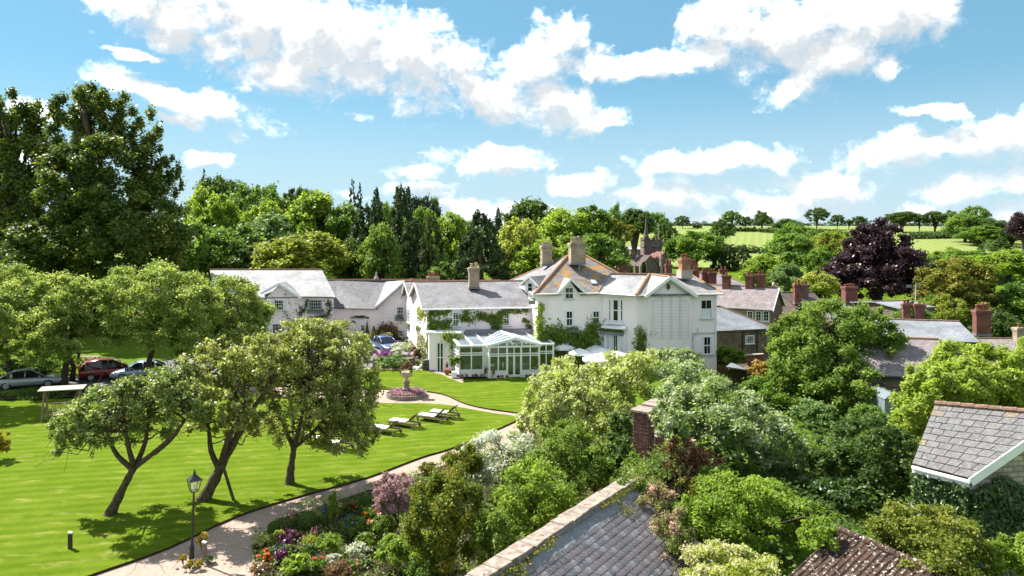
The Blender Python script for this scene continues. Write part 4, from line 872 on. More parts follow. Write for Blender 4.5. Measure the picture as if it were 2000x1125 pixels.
# ================================================================ village to the right
def gable_house(r, a, b, depth, zb, ze, zr, wall, rf, ov=.3, t=.1, rm='ridge_tile', hipL=0, hipR=0, gw=None, name='roof'):
    """front wall a to b (left to right as seen), depth backwards; ridge along the front"""
    u = ud(a, b); n = V((u.y, -u.x, 0)); c, d = b - n * depth, a - n * depth
    w = MB(); w.prism([a, b, c, d], zb, ze); m0, m1 = mid(a, d), mid(b, c)
    r0, r1 = m0 + u * (hipL or -ov), m1 - u * (hipR or -ov)
    if not hipL: w.add([a + Z * ze, d + Z * ze, m0 + Z * (zr - .06)], [(0, 2, 1)])
    if not hipR: w.add([b + Z * ze, c + Z * ze, m1 + Z * (zr - .06)], [(0, 1, 2)])
    w.build('wall', MT[wall], r)
    k = (zr - ze) / (depth / 2) * ov; lo = Z * (ze - k + .05)
    A_, B_, C_, D_ = a + n * ov - u * ov + lo, b + n * ov + u * ov + lo, c - n * ov + u * ov + lo, d - n * ov - u * ov + lo
    P0, P1 = r0 + Z * zr, r1 + Z * zr
    polys = [[A_, B_, P1, P0], [D_, C_, P1, P0]]
    if hipL: polys.append([A_, P0, D_])
    if hipR: polys.append([B_, P1, C_])
    roof(r, polys, rf, t, name); ridge(r, [P0, P1], rm, .1)
    if hipL: ridge(r, [A_, P0], rm, .09)
    if hipR: ridge(r, [B_, P1], rm, .09)
    gutter(r, A_, B_, 'gutter', .06)
    return u, n, A_, B_, P0, P1
def flat(px, Y): return V(((px - 1000) * Y / F, Y, 0))
# brick cottage right against the hotel
br = thing('brick_cottage', 'dark brick cottage with a slate hipped roof against the right end of the hotel', 'house', flat(1455, 72))
a, b = flat(1398, 70.5), flat(1506, 72.5); ze = at(0, 641, 72).z; zr = at(0, 597, 76).z
u, n, *_ = gable_house(br, a, b, 8, -2.3, ze, zr, 'stone_brown', 'slate_blue', .3, hipR=3.6)
for y0, y1 in ((655, 671), (692, 708)):
    window(br, onw(a, u, 1464, y1), u, 1.05, (y1 - y0) * .054, 4, 3, frame='paint_white', fw=.09)
for x in (1450, 1478): pipe(br, [onw(a, u, x, 643) + n * .07, onw(a, u, x, 712) + n * .07], 'black_iron', .05)
# long stone terrace with a gable end
te = thing('stone_house', 'long stone house with a mauve slate roof and a white bargeboarded gable', 'house', flat(1480, 86))
b = flat(1505, 85); a = b + V((-11.5, 7.6, 0)); ze = at(0, 603, 85).z; zr = at(0, 561, 88).z
u, n, A_, B_, P0, P1 = gable_house(te, a, b, 6.6, -2.3, ze, zr, 'stone_tan', 'slate_mauve', .35)
c = b - n * 6.6; uG = ud(b, c); barge(te, [B_ + u * .03, P1 + u * .03, c - n * .3 + u * .35 + Z * (ze - .2)], 'paint_white', .24, .07)
gw = MB(); nG = V((uG.y, -uG.x, 0)); gw.add([b + nG * .02 + Z * -2.2, c + nG * .02 + Z * -2.2, c + nG * .02 + Z * ze, mid(b, c) + nG * .02 + Z * (zr - .12), b + nG * .02 + Z * ze], [(0, 1, 2, 3, 4)]); gw.build('gable_wall', MT['stone_brown'], te)
window(te, onw(b + nG * .02, uG, 1539.5, 592), uG, .75, 1.0, 1, 2, fw=.1); window(te, onw(b + nG * .02, uG, 1546, 591), uG, .75, 1.0, 1, 2, fw=.1)
for x in (1465, 1481.5, 1496.5): window(te, onw(a, u, x, 628), u, .75, 1.35, 2, 3, fw=.1)
def stack(r, px, y0, y1, Y, w, mat='brick_red', pots=2, ph=.5, u=(1, 0, 0), d=None, **k): return chimney(r, at(px, y1, Y), w, d or w * .8, at(0, y1, Y).z - .5, at(0, y0, Y).z, mat, pots, 'terracotta', u, ph, **k)
for px, y0, y1, Y in ((1419, 538, 560, 91), (1464.5, 538, 563, 89.5), (1486, 536, 563, 89)): stack(te, px, y0, y1, Y, .95, pots=2 if px > 1430 else 1, u=u)
# hipped house behind
hh_ = thing('hipped_house', 'grey hip roofed house behind the terrace with brick stacks on its front slope', 'house', flat(1405, 101))
a, b = flat(1352, 99), flat(1458, 99); gable_house(hh_, a, b, 8, -2, at(0, 557, 99).z, at(0, 534, 103).z, 'stone_tan', 'slate_mauve', .3, hipR=3, hipL=.1)
stack(hh_, 1376, 530, 548, 99, .8); stack(hh_, 1390, 532, 556, 98.7, 1.15, pots=3); stack(hh_, 1409, 526, 535, 103.5, .55, pots=1); stack(hh_, 1416.5, 526, 535, 103.5, .5, pots=1)
# house whose stacks rise behind the hotel roof
hb = thing('chimney_house', 'low slate house hidden behind the hotel with clustered red brick stacks', 'house', flat(1330, 92))
a, b = flat(1285, 92), flat(1352, 93); gable_house(hb, a, b, 7, -1, at(0, 575, 92).z, at(0, 538, 96).z, 'stone_tan', 'slate_grey', .3)
stack(hb, 1305.5, 517, 543, 94, .85, pots=3, ph=.8); stack(hb, 1352, 516, 543, 95, 1.2, pots=4, ph=.6); stack(hb, 1358.5, 528, 545, 92.5, .85, pots=2, ph=.6)
hc = thing('red_stack_house', 'slate house behind the hotel with two broad low red brick stacks', 'house', flat(1212, 97))
a, b = flat(1180, 97), flat(1240, 97); gable_house(hc, a, b, 7, -1, at(0, 575, 97).z, at(0, 545, 100).z, 'stone_tan', 'slate_grey', .3)
stack(hc, 1205, 522, 545, 99, .85, pots=3, ph=.3); stack(hc, 1218.5, 520, 545, 99, 1.2, pots=3, ph=.3)
# mossy roofs right of the stone house
hd = thing('mossy_cottage', 'small cottage with a weathered brown roof beside the gabled stone house', 'house', flat(1585, 92))
a, b = flat(1556, 91), flat(1612, 92); gable_house(hd, a, b, 6, -2.3, at(0, 600, 91).z, at(0, 571, 94).z, 'stone_brown', 'brown_tile', .3)
stack(hd, 1557, 556, 585, 91.6, .9, pots=2, ph=.7); stack(hd, 1570, 556, 580, 93.5, 1.0, 'stone_brown', pots=2)
w = MB(); q = at(1511, 562, 96); w.lathe([(.35, -1.5), (.3, -.6), (.2, .2), (.26, .3), (.15, .75), (.02, .8)], q, 8); w.build('chimney_pot', MT['cream_pot'], te, True, uv=False)
# slate roofs with tall red stacks at the right
hr = thing('slate_roofed_house', 'blue grey slate roofed house with tall red brick stacks right of the big tree', 'house', flat(1800, 60))
a, b = flat(1690, 57), flat(1905, 55); u, n, A_, B_, P0, P1 = gable_house(hr, a, b, 8.5, -2.3, at(0, 664, 56).z, at(0, 624, 60.5).z, 'stone_brown', 'slate_blue', .3)
stack(hr, 1770, 594, 628, 61, .6, pots=2, ph=.45, u=u); stack(hr, 1794.5, 594, 630, 60.5, .78, pots=1, ph=.1, u=u); stack(hr, 1917.5, 606, 642, 58, 1.1, pots=3, ph=.55, u=u, label='broad red brick chimney with a twisted pot row')
he = thing('slate_outbuilding', 'lower grey slate roof with a terracotta ridge in front of the tall red stacks', 'house', flat(1790, 52))
a, b = flat(1675, 47), flat(1870, 45.5); gable_house(he, a, b, 9, -2.3, at(0, 735, 46).z, at(0, 660, 50.5).z, 'stone_brown', 'slate_mauve', .3, rm='ridge_orange')
hf = thing('far_grey_house', 'pale grey roofed house in the trees behind the tall red stacks', 'house', flat(1790, 76))
a, b = flat(1758, 74), flat(1822, 75); gable_house(hf, a, b, 7, -2.3, at(0, 602, 74).z, at(0, 588, 78).z, 'stone_brown', 'slate_blue', .3)
hg = thing('hidden_house', 'house behind the big round tree showing only its banded brick chimney', 'house', flat(1659, 84))
a, b = flat(1625, 83), flat(1700, 83); gable_house(hg, a, b, 7, -2.3, at(0, 620, 83).z, at(0, 585, 87).z, 'stone_brown', 'slate_grey', .3)
stack(hg, 1659, 560, 592, 86, 1.5, pots=4, ph=.35)
hi = thing('edge_house', 'house at the right behind the bright tree with one pale chimney', 'house', flat(1985, 66))
a, b = flat(1955, 65), flat(2035, 65); gable_house(hi, a, b, 7, -2.3, at(0, 690, 65).z, at(0, 660, 69).z, 'stone_brown', 'slate_mauve', .3)
stack(hi, 1990, 640, 664, 68, .8, 'stone_tan', pots=1, ph=.5)
# weather vane mast
r = thing('weathervane', 'grey weathervane on a thin mast in front of the dark purple tree', 'weathervane', at(1788, 610, 78)); q = at(1788, 610, 78)
m = MB(); m.tube([q - Z * 4, at(1788, 560, 78)], .06, 5); m.build('mast', MT['grey_trim'], r, uv=False)
m = MB(); t_ = at(1788, 561, 78); m.beam(t_ + V((-.9, 0, 0)), t_ + V((1.0, 0, 0)), .05, .06); m.ob(t_ + V((-.7, 0, .12)), (1, 0, 0), (0, 1, 0), Z, .3, .02, .16); m.ob(t_ + V((.2, 0, .25)), (1, 0, 0), (0, 1, 0), Z, .12, .02, .28); m.build('vane', MT['lead'], r, uv=False)
# far barn
fb = thing('barn', 'low brown barn with a pale grey roof beside the church tower', 'barn', flat(1248, 205)); a, b = flat(1232, 200), flat(1266, 200)
gable_house(fb, a, b, 9, 3, at(0, 487, 200).z, at(0, 480, 204).z, 'stone_brown', 'slate_pale', .3)
# ================================================================ church
ch = thing('church', 'dark stone church with a battlemented tower and a small spire', 'church', flat(1262, 150)); YC = 150; sC = YC / F
def cx(px): return (px - 1000) * sC
def cz(py): return H - (py - YH) * sC
w = MB(); tx0, tx1 = cx(1258), cx(1293); w.box(tx0, tx1, YC, YC + 4.2, 2, cz(469))
w.box(tx0 - .12, tx1 + .12, YC - .12, YC + 4.32, cz(482) - .1, cz(482) + .1); w.box(tx0 - .15, tx1 + .15, YC - .15, YC + 4.35, cz(469), cz(467.6))
w.build('tower', MT['stone_church'], ch)
for i in range(5):
    m = MB(); x = tx0 + .05 + (tx1 - tx0 - .6) * i / 4; m.box(x, x + .5, YC - .1, YC + .3, cz(467.6), cz(464.5)); m.build('merlon', MT['stone_church'], ch)
for i in range(3):
    m = MB(); y = YC + .9 + i * 1.2; m.box(tx0 - .1, tx0 + .3, y, y + .5, cz(467.6), cz(464.5)); m.build('merlon', MT['stone_church'], ch)
m = MB(); q = V((cx(1263), YC + .5, 0)); m.lathe([(.6, 2), (.58, cz(462)), (.64, cz(461)), (.5, cz(460)), (.38, cz(450)), (.26, cz(440)), (.15, cz(430)), (.1, cz(423)), (.13, cz(422)), (.02, cz(420))], q, 8); m.build('spire', MT['stone_church'], ch)
def lancet(p, u, w_, h_, name='window'):
    n = V((u.y, -u.x, 0)); pts = [p - u * (w_ / 2), p + u * (w_ / 2), p + u * (w_ / 2) + Z * (h_ * .55), p + u * (w_ * .3) + Z * (h_ * .85), p + Z * h_, p - u * (w_ * .3) + Z * (h_ * .85), p - u * (w_ / 2) + Z * (h_ * .55)]
    m = MB(); m.tube([q_ + n * .03 for q_ in pts + [pts[0]]], w_ * .08, 5); f_ = m.build(name, MT['stone_tan'], ch, uv=False)
    m = MB(); m.add([q_ + n * .03 for q_ in pts], [tuple(range(7))]); m.build('pane', MT['window_glass'], f_, uv=False)
X_ = V((1, 0, 0)); lancet(V((cx(1281), YC, cz(480))), X_, 1.0, 1.1)
def nave(x0, x1, xr0, yeave, yridge, xl, name, mat, dy):
    """gable end facing us between x0 and x1, ridge at xr0, running back to the left"""
    y0 = YC - dy; zb = -1; ze = cz(yeave); zr = cz(yridge); bk = V((-3.5, 5.5, 0)) if xl else V((3.5, 5, 0))
    P = [V((cx(x0), y0, ze)), V((cx(x1), y0 + .6, ze)), V((cx(xr0), y0 + .3, zr))]
    m = MB(); m.prism([P[0], P[1], P[1] + bk, P[0] + bk], zb, ze); m.add(P + [q_ + bk for q_ in P], [(0, 1, 2), (3, 5, 4)]); m.build('wall', MT['stone_church'], ch)
    roof(ch, [[P[0] - V((.2, .1, .1)), P[2] + V((0, -.1, .08)), P[2] + bk + Z * .08, P[0] + bk - V((.2, 0, .1))], [P[1] + V((.2, -.1, -.1)), P[2] + V((0, -.1, .08)), P[2] + bk + Z * .08, P[1] + bk + V((.2, 0, -.1))]], mat, .1)
    return P, ud(P[0], P[1])
P, u = nave(1239, 1272, 1257, 516, 497, True, 'nave', 'brown_tile', 8); lancet(onw(V((P[0].x, P[0].y, 0)), u, 1257, 534), u, 1.3, 2.6)
sw = MB(); bq = V((-3.5, 5.5, 0)); ul = bq.normalized()
for i in range(4): lancet(V((P[0].x, P[0].y, cz(533))) + bq * (.12 + .25 * i) + V((-.05, -.05, 0)), -ul, .75, 1.9)
for i in range(4): w = MB(); w.ob(V((P[0].x, P[0].y, cz(533) + .5)) + bq * (.25 * i) + V((-.2, -.15, 0)), ul, V((ul.y, -ul.x, 0)), Z, .16, .25, 1.5); w.build('buttress', MT['stone_tan'], ch)
P, u = nave(1272, 1300, 1292, 512, 491, True, 'aisle', 'red_tile', 4); lancet(onw(V((P[0].x, P[0].y, 0)), u, 1284, 531), u, 1.1, 2.2)
m = MB(); m.box(cx(1273), cx(1277), YC - 8.6, YC - 8, -1, cz(503)); m.lathe([(.4, cz(503)), (.3, cz(498)), (.03, cz(492))], V((cx(1275), YC - 8.3, 0)), 6); m.build('pinnacle', MT['stone_tan'], ch)
m = MB(); m.tube([V((cx(1290), YC + 2, cz(468))), V((cx(1290), YC + 2, cz(436)))], .09, 6); m.build('flagpole', MT['pale_wood'], ch, uv=False)
# ================================================================ foreground wall and lean-to slate roof
dw_ = V((.586, .810, 0)).normalized(); nw_ = V((.810, -.586, 0)).normalized()     # along the wall (away), and to its right
W0 = V((-1.33, 18.44, 0)); ZW = 2.8
def wl(s, t=0, z=0): return W0 + dw_ * s + nw_ * t + Z * z
gw_ = thing('garden_wall', 'long old stone garden wall with flat lichened coping stones', 'wall', wl(4))
w = MB(); w.prism([wl(-2.5, .07), wl(15.6, .07), wl(15.6, .5), wl(-2.5, .5)], -.3, ZW - .13); w.build('wall', MT['stone_rubble'], gw_)
rng = random.Random(4); s = -2.4
while s < 15.4:
    l = rng.uniform(.45, .95); m = MB(); dz = rng.uniform(-.018, .018); e = [rng.uniform(-.03, .03) for _ in range(4)]
    pl = [wl(s + .008, -.02 + e[0]), wl(s + l - .008, -.02 + e[1]), wl(s + l - .008, .58 + e[2]), wl(s + .008, .58 + e[3])]
    m.prism(pl, ZW - .12, [ZW + dz + rng.uniform(-.012, .012) for _ in range(4)]); m.build('coping_stone', MT['weathered_stone'], gw_, bev=.012); s += l
# lean-to
lt = thing('lean_to', 'lean to shed with a dark purple slate roof against the garden wall', 'shed', wl(3, 2))
SL, PT = 3.9, R(27); q0_ = .72; zt = ZW - .34
def sl(s_, v_): return wl(s_, q0_ + v_ * math.cos(PT), zt - v_ * math.sin(PT))
rn_ = (nw_ * math.sin(PT) + Z * math.cos(PT)).normalized(); rd_ = (nw_ * math.cos(PT) - Z * math.sin(PT)).normalized()
S_END = 9.15
w = MB(); w.slab([sl(-1.5, -.15), sl(S_END, -.15), sl(S_END, SL), sl(-1.5, SL)], .08); o = w.build('roof_deck', MT['dark_wood'], lt, uv=False); o.location = o.location - rn_ * .03
w = MB(); w.prism([wl(-1.5, .52), wl(S_END - .1, .52), wl(S_END - .1, .72 + SL * math.cos(PT) - .2), wl(-1.5, .72 + SL * math.cos(PT) - .2)], -.2, zt - SL * math.sin(PT) - .15); w.build('wall', MT['stone_rubble'], lt)
w = MB(); w.slab([sl(-1.5, -.16) + rn_ * .05, sl(S_END, -.16) + rn_ * .05, sl(S_END, .22) + rn_ * .035, sl(-1.5, .22) + rn_ * .035], .012); w.beam(wl(-1.5, .6, zt + .12), wl(S_END, .6, zt + .12), .03, .26); w.build('flashing', MT['lead'], lt, uv=False)
M('slate_a', (.098, .092, .10), (.066, .062, .07), 5, .42, .35, .45, c3=(.17, .16, .18), stretch=(1, 1, 1)); M('slate_b', (.118, .10, .108), (.08, .068, .076), 5, .45, .35, .45, c3=(.18, .165, .18)); M('slate_d', (.15, .145, .16), (.10, .098, .112), 6, .45, .35, .45, c3=(.24, .235, .24), stretch=(1, 1, 1)); M('slate_c', (.085, .086, .098), (.056, .057, .068), 5, .4, .35, .45, c3=(.2, .19, .2))
gauge, sw_ = .225, .23; me_s = []
for k_ in range(4):
    m = MB(); m.ob((0, 0, .006), V((1, 0, 0)), V((0, 1, 0)), Z, sw_ / 2 - .006, gauge * .5 + .04, .007); me = bpy.data.meshes.new('slate'); me.from_pydata(m.v, [], m.f); me_s.append(me)
pl_ = []
for r_ in range(int((SL - .1) / gauge)):
    for c_ in range(int((S_END + 1.5) / sw_) + 1):
        s_ = -1.5 + c_ * sw_ + (sw_ / 2 if r_ % 2 else 0); v_ = .2 + r_ * gauge
        if s_ > S_END - .05: continue
        q = sl(s_, v_); px = 1000 + F * q.x / q.y; py = YH + F * (H - q.z) / q.y
        pl_.append((not (-40 < px < 2040 and py < 1150), py > 1128, -q.y, s_, v_))
from mathutils import Matrix
vis = [p for p in pl_ if not p[0] and not p[1]]; vis.sort(key=lambda p: -p[2]); sel = set(id(p) for p in vis[:300]); st = MB()
for p in pl_:
    q = sl(p[3], p[4]); tw_ = rng.uniform(-.02, .02); ax = (dw_ + rd_ * tw_).normalized(); ay = -rd_; lift = rn_ * (.012 + rng.uniform(0, .008))
    ay2 = (ay - rn_ * .05).normalized(); an = ax.cross(ay2).normalized(); ay2 = an.cross(ax)
    k_ = rng.choice((0, 0, 1, 1, 2, 3))
    if id(p) in sel:
        me = me_s[k_]
        if not me.materials: me.materials.append(MT[('slate_a', 'slate_b', 'slate_c', 'slate_d')[k_]])
        o = bpy.data.objects.new('slate', me); COL.objects.link(o); o.parent = lt
        mx = Matrix((ax, ay2, an)).transposed().to_4x4(); mx.translation = q + lift - ORG[lt]; o.matrix_local = mx
    else:
        st.mi = k_; st.ob(q + lift, ax, ay2, an, sw_ / 2 - .006, gauge * .5 + .04, .007)
o = st.build('slate_courses', [MT['slate_a'], MT['slate_b'], MT['slate_c'], MT['slate_d']], lt, uv=False); tag(o, kind='stuff')
# brick pier at the end of the wall
pi = thing('brick_pier', 'tall red brick pier with a stone cap at the end of the garden wall', 'pier', at(1258, 890, 30.5)); pc = at(1258, 0, 30.8); pc.z = 0; zpt = at(0, 806, 30.5).z
w = MB(); hw_, hd_ = .37, .42
w.ob(pc + Z * (zpt / 2), dw_, nw_, Z, hd_ - .012, hw_ - .012, zpt / 2); w.build('mortar_core', MT['stone'], pi)
M('brick_a', (.15, .066, .052), (.10, .043, .036), 14, .9, .3); M('brick_b', (.12, .052, .046), (.085, .04, .036), 14, .9, .3); M('brick_c', (.20, .10, .075), (.15, .07, .052), 14, .9, .3)
bm_ = []
for k_ in range(3):
    m = MB(); m.ob((0, 0, 0), (1, 0, 0), (0, 1, 0), Z, .106, .05, .0325); me = bpy.data.meshes.new('brick'); me.from_pydata(m.v, [], m.f); me.materials.append(MT[('brick_a', 'brick_b', 'brick_c')[k_]]); bm_.append(me)
for row in range(27):
    zz = zpt - .04 - row * .075
    for (fu, fn, hl, hs) in ((nw_, -dw_, hw_, hd_), (dw_, -nw_ * -1, hd_, hw_)):
        nb = int(2 * hl / .224)
        for i in range(nb):
            off = -hl + .112 + i * .224 + (.05 if row % 2 else 0)
            if off > hl - .1: off = hl - .106
            fnn = fn
            q = pc + fu * off + fnn * (hs - .05) + Z * zz
            if len(pi.children) > 296: break
            o = bpy.data.objects.new('brick', rng.choice(bm_)); COL.objects.link(o); o.parent = pi; mx = Matrix((fu, fnn, fu.cross(fnn))).transposed().to_4x4(); mx.translation = q + fnn * rng.uniform(-.004, .004) - ORG[pi]; o.matrix_local = mx
w = MB(); w.ob(pc + Z * (zpt + .06), dw_, nw_, Z, hd_ + .09, hw_ + .09, .06); w.build('cap', MT['weathered_stone'], pi, bev=.015)
q = pc + dw_ * .95 + nw_ * .05; zz = at(0, 790, 31.6).z; w = MB(); w.ob(q + Z * (zz / 2), dw_, nw_, Z, .5, .3, zz / 2); w.build('rear_wall', MT['brick_red'], pi)
w = MB(); w.ob(q + Z * (zz + .06), dw_, nw_, Z, .58, .38, .06); w.build('cap', MT['weathered_stone'], pi, bev=.015)
# ================================================================ corrugated tile roof, bottom right
cr = thing('tiled_shed', 'shed with a mossy brown ribbed tile roof speckled with white lichen', 'shed', (11, 21, 0))
t0, t1 = at(1638, 1034, 23.2), at(1868, 1134, 19.7); td = (t1 - t0); td.z = 0; TL = td.length; td.normalize(); tn = V((td.y, -td.x, 0)); tn = tn if tn.x < 0 else -tn
TZ = t0.z; TP_ = R(24); TS = 3.6
tdn = (tn * math.cos(TP_) - Z * math.sin(TP_)); trn = (tn * math.sin(TP_) + Z * math.cos(TP_))
t0 = V((t0.x, t0.y, TZ))
M('rib_tile', (.075, .045, .032), (.035, .024, .02), 3, .9, .6, .15, c3=(.55, .51, .47), detail=8)
w = MB(); ns = int(TL / .022); rows = 12
for r_ in range(rows):
    vs, fs = [], []
    for j in range(2):
        for i in range(ns + 1):
            s_ = i * .022; ph_ = (s_ % .2) / .2; hgt = .045 * max(0, math.sin(math.pi * min(1, ph_ / .55))) + (.007 if j == 1 else 0) + .004 * math.sin(r_ * 3 + i)
            vs.append(t0 + td * s_ + tdn * (TS * (r_ + j * 1.06) / rows) + trn * hgt)
    fs = [(i, i + 1, ns + 2 + i, ns + 1 + i) for i in range(ns)]; w.add(vs, fs)
o = w.build('ribbed_tiles', MT['rib_tile'], cr, uv=False); tag(o, kind='stuff')
w = MB(); e_ = t0 + td * TL; w.prism([V((q.x, q.y, 0)) for q in (t0 + tn * .1, e_ + tn * .1, e_ + tn * 3, t0 + tn * 3)], -.2, TZ - TS * math.sin(TP_) - .1); w.build('wall', MT['stone_rubble'], cr)
w = MB(); w.slab([t0 - tn * 0, e_, e_ - tn * 3 - Z * 1.3, t0 - tn * 3 - Z * 1.3], .05); w.build('rear_roof', MT['rib_tile'], cr, uv=False)
s = 0
while s < TL - .1:
    m = MB(); l = .42; m.tube([t0 + td * s + Z * .02, t0 + td * (s + l - .012) + Z * (.03 + rng.uniform(0, .015))], .12, 10); m.build('ridge_tile', MT['rib_tile'], cr, uv=False); s += l
# ================================================================ ivy-clad stone house at the right edge
sh_ = thing('stone_cottage', 'ivy covered stone cottage with a lichened slate roof and white bargeboard', 'house', (17, 24, 0))
EL, ER, RL = at(1782, 906, 25.3), at(1893, 934, 23.9), at(1826, 790, 26.9); rn2 = (ER - EL).cross(RL - EL).normalized(); rn2 = rn2 if rn2.z > 0 else -rn2
def onp(px, py):
    d = V(((px - 1000) / F, 1, -(py - YH) / F)); o_ = V((0, 0, H)); return o_ + d * ((EL - o_).dot(rn2) / d.dot(rn2))
RR, BR_ = onp(2075, 812), onp(2075, 800)
vg = onp(2070, 812)
w = MB(); w.slab([EL, ER, vg, RL], .06); w.build('roof_deck', MT['dark_wood'], sh_, uv=False)
M('asb_a', (.165, .162, .168), (.115, .113, .118), 5, .9, .5, .2, c3=(.33, .32, .31), detail=8); M('asb_b', (.19, .185, .188), (.135, .131, .134), 5, .9, .5, .2, c3=(.13, .12, .11), detail=8); M('asb_c', (.17, .15, .16), (.13, .12, .13), 5, .8, .4, .2)
M('asb_lichen', (.20, .135, .07), (.18, .165, .155), 6, .9, .5, .1, c3=(.4, .36, .33))
nr = 10; rsh = random.Random(9)
for r_ in range(nr):
    f0, f1 = r_ / nr, (r_ + 1) / nr
    L0, L1 = EL.lerp(RL, f0), EL.lerp(RL, f1); Q0, Q1 = ER.lerp(vg, f0), ER.lerp(vg, f1); ln = (Q0 - L0).length; npc = max(2, int(round(ln / .42))); off = .5 if r_ % 2 else 0
    cuts = [0] + [max(0, min(1, (i + off + rsh.uniform(-.06, .06)) / npc)) for i in range(1 - int(off * 2), npc) if .05 < (i + off) / npc < .97] + [1]
    for c0, c1 in zip(cuts, cuts[1:]):
        g0 = .012 / ln; a_, b_, c_, d_ = L0.lerp(Q0, c0 + g0), L0.lerp(Q0, c1 - g0), L1.lerp(Q1, c1 - g0), L1.lerp(Q1, c0 + g0)
        lf = rsh.uniform(0, .012); m = MB(); m.slab([a_ + rn2 * (.05 + lf) - (c_ - b_) * rsh.uniform(.02, .08), b_ + rn2 * (.05 + lf) - (c_ - b_) * rsh.uniform(.02, .08), c_ + rn2 * .03, d_ + rn2 * .03], .016)
        o = m.build('slate', MT['asb_lichen' if (r_ == nr - 1 and rsh.random() < .3) or (c0 == 0 and rsh.random() < .3) else rsh.choice(('asb_a', 'asb_a', 'asb_b', 'asb_a', 'asb_b', 'asb_c' if rsh.random() < .3 else 'asb_a'))], sh_, uv=False)
s = 0; rl = (vg - RL).length
while s < rl:
    m = MB(); p_, q_ = RL.lerp(vg, s / rl), RL.lerp(vg, min(1, (s + .43) / rl)); m.tube([p_ + Z * .04, q_ + Z * (.05 + rsh.uniform(0, .02))], .11, 8); m.build('ridge_tile', MT['ridge_tile'], sh_, uv=False); s += .44
inn = (RL - EL); inn.z = 0; inn = inn.normalized()
w = MB(); w.slab([RL, vg, vg + inn * 2.6 - Z * 2.0, RL + inn * 2.6 - Z * 2.0], .06); w.build('rear_roof', MT['asb_b'], sh_, uv=False)
barge(sh_, [ER + V((.03, -.03, -.05)), vg + V((.03, -.03, -.05))], 'paint_white', .3, .06, drop=.08)
w = MB(); w.beam(EL + V((-.06, -.06, -.1)), ER + V((-.02, -.08, -.1)), .1, .1); w.build('gutter', MT['paint_white'], sh_, uv=False)
w = MB(); w.beam(EL + V((0, 0, -.22)), ER + V((0, 0, -.22)), .05, .2); w.build('fascia', MT['paint_white'], sh_, uv=False)
w = MB(); p_ = EL.lerp(ER, .3); w.tube([p_ + V((-.05, -.05, -.1)), p_ + V((-.05, -.05, -.3)), p_ + V((.1, .12, -.5)), p_ + V((.1, .12, -4.2))], .045, 6); w.build('drainpipe', MT['paint_white'], sh_, uv=False)
el, er, vv = [V((q.x, q.y, 0)) for q in (EL, ER, vg)]; ins = V((.15, .2, 0)); elr = V((RL.x, RL.y, 0)) + inn * 2.4
w = MB(); w.prism([el + ins, er + ins * .6, vv + V((.05, .25, 0)), elr + V((6, 0, 0)), elr], -.2, [EL.z - .12, ER.z - .12, vg.z - .12, EL.z, EL.z]); w.build('wall', MT['stone_rubble'], sh_)
# small glasshouse behind
gh = thing('greenhouse', 'small glass greenhouse under the bright tree', 'greenhouse', at(1744, 800, 43)); q = at(1744, 800, 43); q.z = -1.0
fr = MB(); g_ = MB(); zg = at(0, 780, 43).z; zg2 = zg + .4
for sx in (-.5, .5):
    for sy in (0, 2): fr.beam(q + V((sx, sy, 0)), V((q.x + sx, q.y + sy, zg)), .06, .06)
    fr.beam(V((q.x + sx, q.y, zg)), V((q.x + sx, q.y + 2, zg)), .06, .06); fr.beam(V((q.x + sx, q.y, zg)), V((q.x, q.y, zg2)), .06, .06); fr.beam(V((q.x + sx, q.y + 2, zg)), V((q.x, q.y + 2, zg2)), .06, .06)
    g_.add([V((q.x + sx, q.y, q.z)), V((q.x + sx, q.y + 2, q.z)), V((q.x + sx, q.y + 2, zg)), V((q.x + sx, q.y, zg))], [(0, 1, 2, 3)]); g_.add([V((q.x + sx, q.y, zg)), V((q.x + sx, q.y + 2, zg)), V((q.x, q.y + 2, zg2)), V((q.x, q.y, zg2))], [(0, 1, 2, 3)])
fr.beam(V((q.x, q.y, zg2)), V((q.x, q.y + 2, zg2)), .06, .06); fr.beam(V((q.x - .5, q.y, zg)), V((q.x + .5, q.y, zg)), .06, .06); fr.beam(V((q.x, q.y, q.z)), V((q.x, q.y, zg2)), .05, .05)
g_.add([V((q.x - .5, q.y + .01, q.z)), V((q.x + .5, q.y + .01, q.z)), V((q.x + .5, q.y + .01, zg)), V((q.x, q.y + .01, zg2)), V((q.x - .5, q.y + .01, zg))], [(0, 1, 2, 3, 4)])
fr.build('frame', MT['lead'], gh, uv=False); g_.build('glazing', MT['roof_glass'], gh, uv=False)
# pale flat shed roof and brick garden wall below the hotel end
q = at(1460, 715, 55); fs_ = thing('flat_roof_shed', 'pale blue green flat shed roof between the shrubs below the hotel', 'shed', V((q.x, q.y, -1)))
w = MB(); w.slab([at(1428, 708, 56), at(1462, 714, 56.5), at(1460, 722, 53), at(1418, 716, 52.5)], .1); w.build('roof', MT['slate_blue'], fs_); w = MB(); w.prism([V((q_.x, q_.y, 0)) for q_ in (at(1422, 0, 53.2), at(1458, 0, 53.6), at(1460, 0, 56), at(1430, 0, 55.6))], -2.2, at(0, 718, 54).z); w.build('wall', MT['dark_wood'], fs_)
bw = thing('brick_garden_wall', 'low red brick garden wall with climbers below the hotel end', 'wall', flat(1430, 61)); w = MB(); w.prism([flat(1398, 61.5), flat(1490, 63), flat(1490, 63.35), flat(1398, 61.85)], -2.3, 1.0); w.build('wall', MT['brick_red'], bw)
w = MB(); w.prism([flat(1397, 61.45), flat(1491, 62.95), flat(1491, 63.4), flat(1397, 61.9)], 1.0, 1.08); w.build('coping', MT['stone'], bw)
